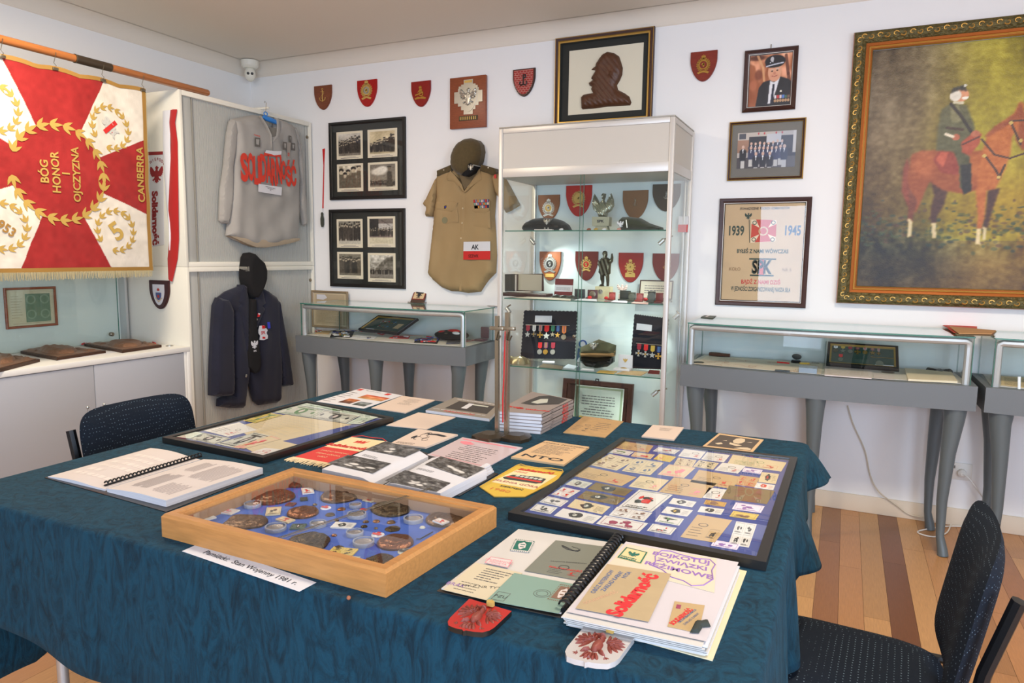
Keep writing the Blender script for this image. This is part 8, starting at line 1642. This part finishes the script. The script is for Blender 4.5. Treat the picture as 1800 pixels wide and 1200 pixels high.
grn = mat('sheet_greygreen', (118, 119, 106), .6); stick('grey_envelope', [(510, 262), (825, 318), (965, 130), (685, 93)], grn, .0085, lambda mb, q, h: (decor(mb, q.sub(.3, .02, .95, .4), h, 'e', PI_['k'], 3, PI_['r']), [mb.tube([q.p(.2+.5*math.sin(a*.7+j)*.4+.2, .8+.06*math.cos(a+j), h) for a in range(7)], .0006, INK, 5) for j in range(3)], mb.text(q, 'KRAJOWA KONFERENCJA', .58, .40, .0045, h, INK, rot=.2), mb.text(q, 'SOLIDARNOŚĆ', .62, .22, .007, h, PI_['r'], bold=.03)))
stick('cream_envelope', [(60, 368), (310, 428), (500, 275), (240, 218)], mat('env_cream', (200, 186, 156), .7), .0085, lambda mb, q, h: (lines(6, .3, .9, .5, .95, PI_['g'], .3, 2)(mb, q, h), lines(4, .15, .6, .1, .42, PI_['k'], .15, 5)(mb, q, h), mb.text(q, 'BRAK', .12, .22, .012, h, PI_['v']), mb.text(q, 'MY Z NR TYTUTU', .72, .35, .009, h, PI_['k'], rot=.3)))
stick('mint_envelope', [(300, 426), (700, 500), (830, 345), (455, 275)], mat('env_mint', (124, 150, 136), .7), .0095, lambda mb, q, h: (portr(PI_['t'])(mb, q.sub(.72, .35, .98, .92), h), [ring(mb, q, .60, .5, r_, r_+.0008, h, .0002, PI_['g'], 20) for r_ in (.010, .015)], mb.pframe(q, .04, .05, .22, .32, [(0, h), (.001, h)], PI_['g']), mb.text(q, 'PZU', .13, .18, .010, h, PI_['k'])))
stick('pink_stamp', [(290, 218), (420, 246), (445, 205), (325, 185)], PAPER, .010, lambda mb, q, h: (mb.pframe(q, 0, 0, 1, 1, [(0, h), (.0015, h)], PI_['p']), mb.text(q, 'SOLIDARNOŚĆ', .5, .62, .008, h, PI_['p'], sx=.8), mb.text(q, 'POCZTA', .5, .28, .007, h, PI_['p'])))
# right stack of sleeves
zr = .027; PR_ = Plane('z', ZT+zr); pg = par(PR_, cG, [(745, 490), (1520, 655), (1700, 215), (1075, 100)]); base_q = Quad(TB, [tuple(c) for c in pg.c]); f1 = lambda u: zr-.006*math.cos(min(1, u*2)*math.pi/2)
mb = MB()
for k in range(9): 
    o = .004*math.sin(k*2.1); qq = Quad(TB, [(c[0]+o, c[1]-.002*k*(.5 if k % 2 else 1)) for c in pg.c]); h0 = .0025+k*(zr-.0035)/9; mb.prism(qq, [(0.0, 0), (1, 0), (1, 1), (0.0, 1)], h0, h0+(zr-.0035)/9*.72, PAPERW if k % 2 else SLV)
build(mb, 'right_pages', t)
mb = MB(); mb.rect(pg, .0, .0, 1, 1, .0004, mat('album_page', (196, 188, 190), .6)); build(mb, 'top_page', t)
def stick2(nm, c, m, h, fn): stick(nm, c, m, h, fn, base=PR_)
stick2('map_envelope', [(975, 228), (1565, 385), (1578, 195), (1080, 115)], mat('env_pale', (206, 192, 168), .7), .0008, lambda mb, q, h: (portr(INKGR)(mb, q.sub(.04, .36, .26, .96), h) if 0 else None, mb.text(q, 'BOJKOTUJ', .63, .80, .017, h, PI_['v'], bold=.03, sx=1.1), mb.text(q, 'ZWIĄZKI', .66, .60, .016, h, PI_['v'], bold=.03, sx=1.1), mb.text(q, 'REŻIMOWE', .64, .42, .017, h, PI_['v'], bold=.03, sx=1.1), mb.tube([q.p(a, b, h) for a, b in ((.40, .95), (.37, .7), (.40, .5), (.37, .35), (.5, .28), (.6, .12), (.72, .10), (.8, .02), (.9, .12), (.98, .35), (.96, .6), (.99, .8), (.93, .93), (.8, .88), (.6, .93), (.5, .99), (.40, .95))], .0012, PI_['v'], 5)))
stick2('green_stamp', [(1022, 190), (1160, 225), (1198, 160), (1075, 130)], mat('stamp_tan', (216, 192, 140), .7), .0016, lambda mb, q, h: (mb.pframe(q, .02, .02, .98, .98, [(0, h), (.003, h)], INKGR), eagle(mb, q, .5, .55, .011, INKGR, h, .0003, puff=False), lines(2, .1, .9, .08, .3, INKGR, .6, 3)(mb, q, h)))
stick2('brown_envelope', [(795, 470), (1200, 545), (1325, 280), (970, 225)], mat('env_brown', (172, 150, 114), .75, var=(20, .05)), .0022, lambda mb, q, h: (mb.text(q, 'Solidarność', .62, .46, .027, h, mat('red_stamp_ink', (206, 40, 44), .6), bold=.06, sx=1.0, rot=1.42), mb.text(q, 'OBÓZ INTERNOW', .10, .60, .009, h, PI_['b'], bold=.02, rot=1.5), mb.text(q, 'ZAKŁAD KARNY', .24, .64, .009, h, PI_['b'], bold=.02, rot=1.45), mb.text(q, 'NYSA', .38, .82, .009, h, PI_['b'], bold=.02, rot=1.45), mb.text(q, 'SOLIDARNOŚĆ', .22, .28, .008, h, mat('faint_red', (206, 160, 130), .8), rot=1.0)))
stick2('brown_card', [(1305, 572), (1475, 608), (1512, 455), (1345, 432)], mat('env_brown2', (178, 150, 106), .75), .0008, lambda mb, q, h: (mb.text(q, 'SOLIDARNOŚĆ', .32, .45, .009, h, mat('red_stamp_ink', (1, 1, 1)), bold=.05, rot=1.2, sx=.8), mb.text(q, 'OBÓZ INTERNOWANYCH', .52, .5, .0045, h, PI_['b'], bold=.02, rot=1.2, sx=.8), mb.text(q, 'ZAKŁAD KARNY', .68, .42, .005, h, PI_['b'], rot=1.2), mb.rect(q, .1, .72, .25, .88, h, PI_['m'])))
coil((975, 1084)[:2] if 0 else (990, 1083), (1088, 955), 24, .011, .018, 'spiral', t)
mb = MB(); pz = Plane('z', ZT+zr+.002); C2 = [pz.uv(*z) for z in px4(cG, ((1430, 605), (1460, 545), (1490, 548), (1530, 538), (1545, 572), (1500, 575), (1480, 608)))]; mb.puff(pz, C2, .005, .003, mat('bow_dark', (44, 50, 44), .8), base=.001, rad=.006); build(mb, 'black_bow', label='small black bow lying on the right page of the open album', cat='bow')

# photo book
cP = (490, 740, .23889)
t = thing('photo_book', 'thick open book with black and white photographs in the middle of the table', 'book', TB.p(*TB.uv(700, 830)))
mb = MB(); q = par(TB, cP, [(300, 350), (1330, 556), (1615, 392), (790, 150)]); mb.prism(q, [(0, 0), (1, 0), (1, 1), (0, 1)], .0003, .0025, BLACK); build(mb, 'cover', t)
def photoc(seed):
    cv = Canvas(84, 60, (84, 82, 80)); cv.tint(.16, 12, 9, seed); cv.tint(.16, 42, 30, seed+1); rd = random.Random(seed)
    for k in range(5): cv.ell(rd.uniform(.35, .8), rd.uniform(.2, .5), rd.uniform(.05, .12), rd.uniform(.04, .09), (226, 222, 216), .9, .5, rd.uniform(-.5, .5))
    for k in range(6): cv.ell(rd.uniform(.1, .9), rd.uniform(.3, .9), .06, .08, (30, 30, 30), .6, .6)
    return cv.clip()
bz = .030
def pageset(nm, c, hs_, photos, seed, prof):
    pl_ = Plane('z', ZT+hs_); q0 = par(pl_, cP, c); qb = Quad(TB, [tuple(z) for z in q0.c]); mb = MB(); block(mb, qb, prof, PAPERW, PE, .003, 16)
    for k, ph_ in enumerate(photos):
        s = [pl_.uv(*z) for z in px4(cP, ph_)]
        class FM:
            q2 = Quad(pl_, s); W = q2.W; H = q2.H
            def p(_, u, v, h=0):
                x, y, z = _.q2.p(u, v, 0); return (x, y, z+h)
        mb.canvas(Quad(pl_, s), photoc(seed+k*5), .0012, VCG)
    pp = Prof(qb, prof); lines(3, .12, .5, .5, .56, PI_['g'], .3, seed)(mb, pp, .0005)
    build(mb, nm, t)
pageset('left_pages', [(318, 352), (690, 432), (1100, 235), (790, 148)], bz, [[(355, 312), (690, 387), (828, 312), (512, 250)], [(632, 212), (925, 268), (1050, 212), (790, 152)]], 3, lambda u: bz-.010*max(0, u-.8)/.2)
pageset('right_pages', [(770, 445), (1190, 530), (1530, 358), (1130, 245)], bz, [[(778, 442), (1160, 522), (1265, 457), (930, 362)], [(1075, 320), (1380, 422), (1520, 350), (1192, 260)]], 13, lambda u: bz-.010*max(0, .15-u)/.15)
mb = MB(); q = par(TB, cP, [(1185, 545), (1300, 560), (1590, 385), (1530, 362)]); 
for k in range(4): mb.prism(q, [(0, 0), (.9-k*.15, 0), (.9-k*.15, 1), (0, 1)], .003+k*.005, .0075+k*.005, (PE, PAPERW)[k % 2])
build(mb, 'loose_pages', t)
def pinks(mb, q, h): 
    mb.rect(q, .05, .9, .95, .94, h, PI_['p']); rd = random.Random(2); blob(mb, q, .2, .78, .14, .09, h, PI_['p'], rd); lines(9, .2, .85, .1, .75, PI_['g'], .25, 4, 'c')(mb, q, h); mb.rect(q, .05, .05, .95, .06, h, PI_['p'])
sheet('sleeved_certificate', TB, [(1090, 255), (1518, 352), (1795, 200), (1352, 124)], mat('cert_pink', (206, 188, 192), .3, coat=.4), 'pale pink printed certificate in a plastic sleeve right of the photo book', 'certificate', .003, cP, content=pinks)
# red and cream pennant
t = thing('fringed_pennant', 'red and cream fringed pennant beside the open photo book', 'pennant', TB.p(*TB.uv(580, 800)))
q = par(TB, cP, [(112, 268), (395, 318), (790, 152), (535, 120)]); CREM = mat('pennant_cream', (232, 206, 160), .8)
mb = MB(); mb.mbox(q, 0, 0, 1, .50, .0005, .002, mat('pennant_red', (204, 56, 50), .75)); mb.mbox(q, 0, .50, 1, 1, .0005, .002, CREM); build(mb, 'cloth', t)
mb = MB(); mb.text(q, 'Solidarność', .5, .62, .026, .0023, PI_['r'], bold=.07, sx=.95)
for d in (-.1, 0, .1): mb.prism(q, [(.5+d-.03, .78), (.5+d+.05, .80), (.5+d+.07, .92), (.5+d, .86), (.5+d-.04, .9)], .002, .0024, PI_['r'])
for k, s_ in enumerate(('ZARZĄD REGIONU', 'ZIEMIA ŁÓDZKA', 'ŁÓDŹ')): mb.text(q, s_, .5, .36-.10*k, .010, .0023, CREM, sx=.9)
build(mb, 'print', t)
mb = MB(); rd = random.Random(5)
for k in range(44): u = k/43; a, b = q.p(u, 0, .0025), q.p(u-.03+rd.uniform(-.02, .02), -.14+rd.uniform(-.03, .02), .002); mb.tube([a, ((a[0]+b[0])/2+rd.uniform(-.003, .003), (a[1]+b[1])/2, .004+ZT), b], .0012, CREM, 4)
build(mb, 'fringe', t)
mb = MB(); mb.tube([q.p(0, 1, .003), q.p(.2, 1.08, .004), q.p(.5, 1.05, .004), q.p(.8, 1.07, .004), q.p(1, 1, .003)], .0014, mat('pennant_red', (1, 1, 1)), 6); build(mb, 'cord', t)
# yellow pennant
cF = (830, 720, .31667)
t = thing('yellow_pennant', 'yellow edged pennant with a bus drawing and the year 1980', 'pennant', TB.p(*TB.uv(920, 845)))
YL = mat('pennant_yellow', (204, 170, 62), .75); out = [(248, 312), (505, 350), (468, 400), (292, 488), (122, 487), (42, 432)]
mb = MB(); mb.prism(TB, [TB.uv(*z) for z in px4(cF, out)], .0005, .002, YL); q = par(TB, cF, [(105, 402), (350, 448), (478, 368), (245, 335)]); mb.rect(q, .02, -.02, .98, .98, .0022, mat('pennant_cream', (1, 1, 1))); build(mb, 'cloth', t)
mb = MB(); bq = q.sub(.05, .28, .93, .72); mb.prism(bq, [(0, .2), (.1, .75), (.3, .9), (.7, 1), (.95, .9), (1, .3), (.9, .1), (.1, 0)], .0022, .0026, PI_['k']); mb.rect(bq, .05, .3, .95, .5, .0028, PI_['r']); 
for k in range(6): mb.rect(bq, .2+k*.12, .6, .29+k*.12, .85, .0028, PC['g'])
mb.text(q, 'NSZZ', .2, .86, .012, .0026, PI_['r']); mb.text(q, 'Solidarność', .45, 1.07, .018, .0026, PI_['r'], bold=.06, sx=.9); mb.text(q, 'JELENIA GÓRA', .5, .14, .014, .0026, PI_['m'], bold=.01, sx=1.05); mb.text(q, 'SIERPIEŃ', .55, -.12, .011, .0026, PI_['k'], bold=.02, sx=1.2); mb.text(q, '1980', .42, -.36, .018, .0026, PI_['o'], sx=1.3); build(mb, 'print', t)
mb = MB(); P_5 = [TB.p(*TB.uv(*z), .003) for z in px4(cF, out)]; mb.tube(P_5+[P_5[0]], .0012, mat('cord_gold', (200, 160, 70), .6), 5); build(mb, 'edging', t)
mb = MB(); mb.tube([TB.p(*TB.uv(*z), .004) for z in px4(cF, ((505, 352), (500, 340), (440, 330), (370, 330), (300, 318), (270, 308), (250, 314)))], .0015, mat('cord_gold', (1, 1, 1)), 6); build(mb, 'hanging_cord', t)
# booklets and sheets
c5_ = (540, 660, .28333)
def drawface(mb, q, h):
    rd = random.Random(8)
    for k in range(9): a = (.35+.25*rd.random(), .35+.45*rd.random()); mb.tube([q.p(a[0]+.07*math.cos(j*.8+k), a[1]+.10*math.sin(j*.8+k), h) for j in range(5)], .0008, INK, 4)
    mb.flat(q, [(.38, .80), (.62, .86), (.88, .80), (.86, .72), (.6, .76), (.42, .74)], h+.0002, INK); blob(mb, q, .25, .5, .06, .12, h, INK, rd); lines(2, .1, .7, .06, .18, INK, .3, 3)(mb, q, h)
sheet('drawing_booklet', TB, [(515, 430), (735, 455), (935, 375), (690, 340)], mat('paper_peach', (210, 190, 174), .8), 'cream booklet with a sketched face on its cover, behind the photo book', 'booklet', .006, c5_, content=drawface)
sheet('plain_sheet', TB, [(490, 312), (738, 337), (920, 262), (690, 232)], mat('paper_peach', (1, 1, 1)), 'plain cream folded sheet between black frame and grey catalogue', 'paper', .003, c5_)
def catalog(mb, q, h):
    mb.rect(q, .0, .0, 1, 1, h, mat('cat_grey', (140, 132, 122), .5)); mb.rect(q, .2, .25, .9, .80, h+.0002, mat('cat_dark', (60, 56, 54), .5)); mb.rect(q, .42, .38, .52, .75, h+.0004, PAPERW); mb.rect(q, .52, .66, .8, .74, h+.0004, PC['g']); mb.text(q, 'SOLIDARNOŚĆ', .5, .11, .014, h+.0003, PI_['r'], bold=.04); lines(1, .05, .95, .14, .2, PAPERW, .3)(mb, q, h+.0002); lines(1, .1, .9, .9, .96, PAPERW, .5)(mb, q, h+.0002)
sheet('grey_catalogue', TB, [(735, 230), (1130, 285), (1215, 195), (915, 150)], PAPERW, 'grey catalogue with a dark photo on its cover, left of the cross stand', 'catalogue', .011, c5_, content=catalog)
sheet('tan_leaflet', TB, [(398, 205), (610, 236), (792, 157), (590, 130)], mat('paper_peach', (1, 1, 1)), 'folded tan leaflet right of the white information sheet', 'leaflet', .004, c5_, content=lines(7, .3, .75, .45, .9, PI_['g'], .2, 1, 'c'))
def info(mb, q, h):
    mb.rect(q, .02, .86, .12, .97, h, PI_['r']); mb.rect(q, .68, .86, .78, .97, h, PI_['r']); mb.text(q, 'Narodziny pisma', .38, .92, .010, h, INK); lines(7, .03, .25, .1, .8, PI_['g'], .2, 1)(mb, q, h)
    for (u0, v0, u1, v1, c0, c1) in ((.42, .48, .95, .72, (190, 150, 90), (200, 90, 60)), (.35, .12, .6, .38, (70, 40, 30), (200, 110, 50)), (.66, .10, .92, .32, (60, 66, 60), (140, 146, 150))): cv = Canvas(16, 10, c0); cv.grad(c0, c1); cv.tint(.2, 7, 5, 3); mb.canvas(q.sub(u0, v0, u1, v1), cv.clip(), h+.0002, VC)
sheet('info_sheet', TB, [(55, 162), (350, 206), (592, 124), (335, 80)], PAPERW, 'white information sheet with colour photos at the back left corner of the table', 'information sheet', .0015, c5_, content=info)
sheet('tan_booklet', TB, [(505, 130), (738, 157), (840, 68), (620, 38)], mat('tan_old', (180, 146, 100), .8, var=(30, .07)), 'worn tan booklet behind the stamp frame, right of the book stack', 'booklet', .003, cF, content=lambda mb, q, h: (decor(mb, q.sub(.05, .1, .5, .8), h, 'e', PI_['g'], 2), lines(5, .5, .9, .3, .8, PI_['g'], .2, 4)(mb, q, h)))
sheet('small_card', TB, [(940, 154), (1120, 174), (1175, 104), (1003, 90)], mat('paper_peach', (1, 1, 1)), 'small pale pink card at the back edge of the table', 'card', .005, cF, content=lines(3, .3, .7, .6, .85, PI_['g'], .25, 2, 'c'))
def nto(mb, q, h): mb.text(q, 'LUDZKA ŻEGRZEBKA', .5, .90, .012, h, INK, sx=1.1); lines(10, .15, .85, .34, .84, PI_['g'], .3, 6)(mb, q, h); mb.text(q, 'NTO', .5, .17, .030, h, INK, sx=1.5, bold=.02)
sheet('nto_booklet', TB, [(215, 272), (508, 315), (650, 215), (408, 180)], mat('paper_apricot', (204, 170, 128), .8), 'cream booklet with the large letters NTO left of the stamp frame', 'booklet', .006, cF, content=nto)
def portcard(mb, q, h):
    mb.rect(q, .06, .08, .94, .9, h, mat('photo_brown', (84, 74, 66), .6)); W_ = mat('photo_skin', (206, 186, 156), .6); hh = h+.0003
    mb.flat(q, [(.50, .45), (.44, .6), (.46, .78), (.54, .86), (.64, .82), (.68, .66), (.66, .52), (.60, .44)], hh, W_); mb.flat(q, [(.42, .46), (.58, .40), (.70, .36), (.62, .26), (.44, .34)], hh, W_); mb.flat(q, [(.60, .1), (.70, .22), (.84, .26), (.93, .2), (.93, .1)], hh, W_); mb.flat(q, [(.16, .28), (.26, .38), (.32, .30), (.24, .22)], hh, W_); mb.flat(q, [(.72, .62), (.84, .68), (.82, .62)], hh, W_); mb.flat(q, [(.24, .52), (.32, .58), (.33, .52)], hh, W_)
sheet('portrait_card', TB, [(1278, 207), (1555, 240), (1618, 170), (1370, 134)], mat('paper_apricot', (1, 1, 1)), 'old brown portrait photograph with a pale border near the back right corner', 'photograph', .003, cF, content=portcard)
# stack of books
SB_ = Plane('z', ZT); f0_, f1_, b1_ = at(890, 757, 2, ZT), at(952, 762, 2, ZT), at(1004, 727, 2, ZT); ztop = .073
pt2 = Plane('z', ZT+ztop); C4 = [pt2.uv(*z) for z in ((872, 722), (953, 728), (1008, 702), (935, 688))]
for k in range(6):
    h0, h1 = .0005+k*ztop/6, (k+1)*ztop/6-.0003; o = ((k*37) % 5-2)*.0012 if k < 5 else 0
    q = Quad(TB, [(a+o, b+o*.6) for a, b in C4]); t = thing('paperback', ['grey paperback at the very bottom of the stack', 'grey paperback second from the bottom of the stack', 'grey paperback third from the bottom of the stack', 'grey paperback fourth from the bottom of the stack', 'grey paperback just below the top one of the stack', 'grey paperback with a photo and red title, top of the stack'][k], 'book', q.p(.5, .5, h0), 'grey paperbacks stacked behind the cross stand')
    CG_ = mat('book_grey', (146, 134, 128), .45); mb = MB(); mb.prism(q, [(0, 0), (.985, 0), (.985, 1), (0, 1)], h0+.001, h1-.001, PE); build(mb, 'pages', t)
    mb = MB(); mb.prism(q, [(0, 0), (1, 0), (1, 1), (0, 1)], h0, h0+.001, CG_); mb.prism(q, [(0, 0), (1, 0), (1, 1), (0, 1)], h1-.001, h1, CG_); mb.prism(q, [(.985, 0), (1, 0), (1, 1), (.985, 1)], h0, h1, CG_)
    if k == 5:
        mb.prism(q, [(.2, .42), (.5, .4), (.92, .62), (.9, .95), (.45, .98), (.28, .85)], h1, h1+.0003, mat('cat_dark', (1, 1, 1))); mb.prism(q, [(.36, .52), (.52, .50), (.66, .62), (.55, .80), (.42, .74)], h1+.0003, h1+.0006, PC['g']); mb.text(q, 'Droga', .22, .22, .022, h1+.0004, PI_['r'], bold=.05); mb.text(q, 'do wolności', .66, .20, .020, h1+.0004, PI_['r'], bold=.05)
    a, b = Vector(q.p(1.001, 0, 0)), Vector(q.p(1.001, 1, 0)); dd_ = (b-a).normalized(); fr2 = Free(a+Vector((0, 0, (h0+h1)/2)), dd_, (0, 0, 1)); mb.text(fr2, 'MA BÓG', (b-a).length*.72, 0, .010, .0004, PI_['r'], bold=.05); mb.text(fr2, 'historia', (b-a).length*.3, 0, .005, .0004, INK)
    build(mb, 'cover', t)
# twin cross stand
t = thing('cross_stand', 'tall bronze twin cross stand with a red ribbon on a faceted base', 'stand', TB.p(*TB.uv(885, 772)))
FB = mat('stand_bronze', (84, 74, 60), .3, .75); PSTEEL = mat('post_steel', (168, 156, 134), .25, .9)
for (px, py, rx, a0) in ((862, 770, 33, .2), (908, 772, 31, .5)):
    c = TB.uv(px, py); e = TB.uv(px+rx, py); r_ = math.hypot(e[0]-c[0], e[1]-c[1]); mb = MB(); n = 9; rd = random.Random(px)
    o = [(c[0]+r_*(.86+.14*(k % 2))*math.cos(a0+2*math.pi*k/n), c[1]+r_*(.86+.14*(k % 2))*math.sin(a0+2*math.pi*k/n)) for k in range(n)]; vs_ = [TB.p(a, b, .001) for a, b in o]+[TB.p(a, b, .012) for a, b in o]+[TB.p(c[0]+(a-c[0])*.55, c[1]+(b-c[1])*.55, .020) for a, b in o]
    mb.add(vs_, [(k, (k+1) % n, n+(k+1) % n, n+k) for k in range(n)]+[(n+k, n+(k+1) % n, 2*n+(k+1) % n, 2*n+k) for k in range(n)]+[tuple(range(2*n, 3*n))], FB); build(mb, 'base', t, ang=10)
ys_ = at(885, 770, 2, ZT).y
for (xt, yt, xb, yb, w_) in ((874, 555, 874, 762, 2.9), (892.5, 549, 890.5, 764, 3.3)):
    b = at(xb, yb, 2, ZT+.012); tp = at(xt, yt, 1, b.y); w2 = abs(at(xb+w_, yb, 1, b.y).x-at(xb, yb, 1, b.y).x); mb = MB()
    mb.add([(b.x+s*w2, b.y+u*w2, ZT+.014) for s, u in ((-1, -1), (1, -1), (1, 1), (-1, 1))]+[(tp.x+s*w2, b.y+u*w2, tp.z) for s, u in ((-1, -1), (1, -1), (1, 1), (-1, 1))], [(0, 1, 5, 4), (1, 2, 6, 5), (2, 3, 7, 6), (3, 0, 4, 7), (4, 5, 6, 7), (3, 2, 1, 0)], PSTEEL); build(mb, 'post', t, ang=10)
    hw = .026 if xt < 880 else .028; zc = at(xt, 577, 1, b.y).z; mb = MB(); mb.box((tp.x-hw, b.y-w2*1.15, zc-.006), (tp.x+hw, b.y+w2*1.15, zc+.006), PSTEEL, .001); build(mb, 'crossbar', t)
    mb = MB(); mb.tube([(tp.x+hw*.3, b.y-w2, zc-.012), (tp.x+hw*.5, b.y-.03, zc-.035), (tp.x+hw*.9, b.y-.035, zc-.036), (tp.x+hw*1.1, b.y-.03, zc-.02)], .0028, FB, 6); build(mb, 'hook', t)
mb = MB(); b = at(884, 700, 1, ys_-.02); pts = [at(x, y, 1, ys_-.012) for x, y in ((888, 582), (887, 620), (886, 660), (884, 700), (884, 742))]; mb.tube(pts, [.004, .006, .0055, .006, .005], RR2, 8, flat=.3); build(mb, 'red_ribbon', t, label='hanging red ribbon')
# eagle plaques
def eplq(label, c, m, gl, seed):
    q = par(TB, cG, c); t = thing('eagle_plaque', label, 'plaque', q.p(.5, .5), 'small shield plaques with carved eagles')
    P = [(0, 1), (0, .30), (.03, .17), (.12, .06), (.30, .02), (.46, .02), (.5, -.02), (.54, .02), (.70, .02), (.88, .06), (.97, .17), (1, .30), (1, 1)]
    mb = MB(); mb.prism(q, P, .001, .010, m, side=BLACK if not gl else m); build(mb, 'shield', t)
    mb = MB(); carved(mb, q, .5, .47, .043, mat('eagle_terracotta', (128, 56, 42), .5), .010); build(mb, 'eagle', t)
    mb = MB(); crown(mb, q, .54, .90, .012, GOLDP, .012, .008); build(mb, 'crown', t)
eplq('bright red shield plaque with a carved brown eagle at the front of the table', [(50, 600), (300, 650), (440, 515), (205, 445)][:4], mat('plq_red', (176, 40, 34), .4), False, 1)
eplq('pale grey glossy shield plaque with a carved brown eagle, nearest the camera', [(700, 775), (1000, 830), (1120, 665), (850, 590)], mat('plq_grey', (190, 182, 176), .12, coat=.8), True, 2)
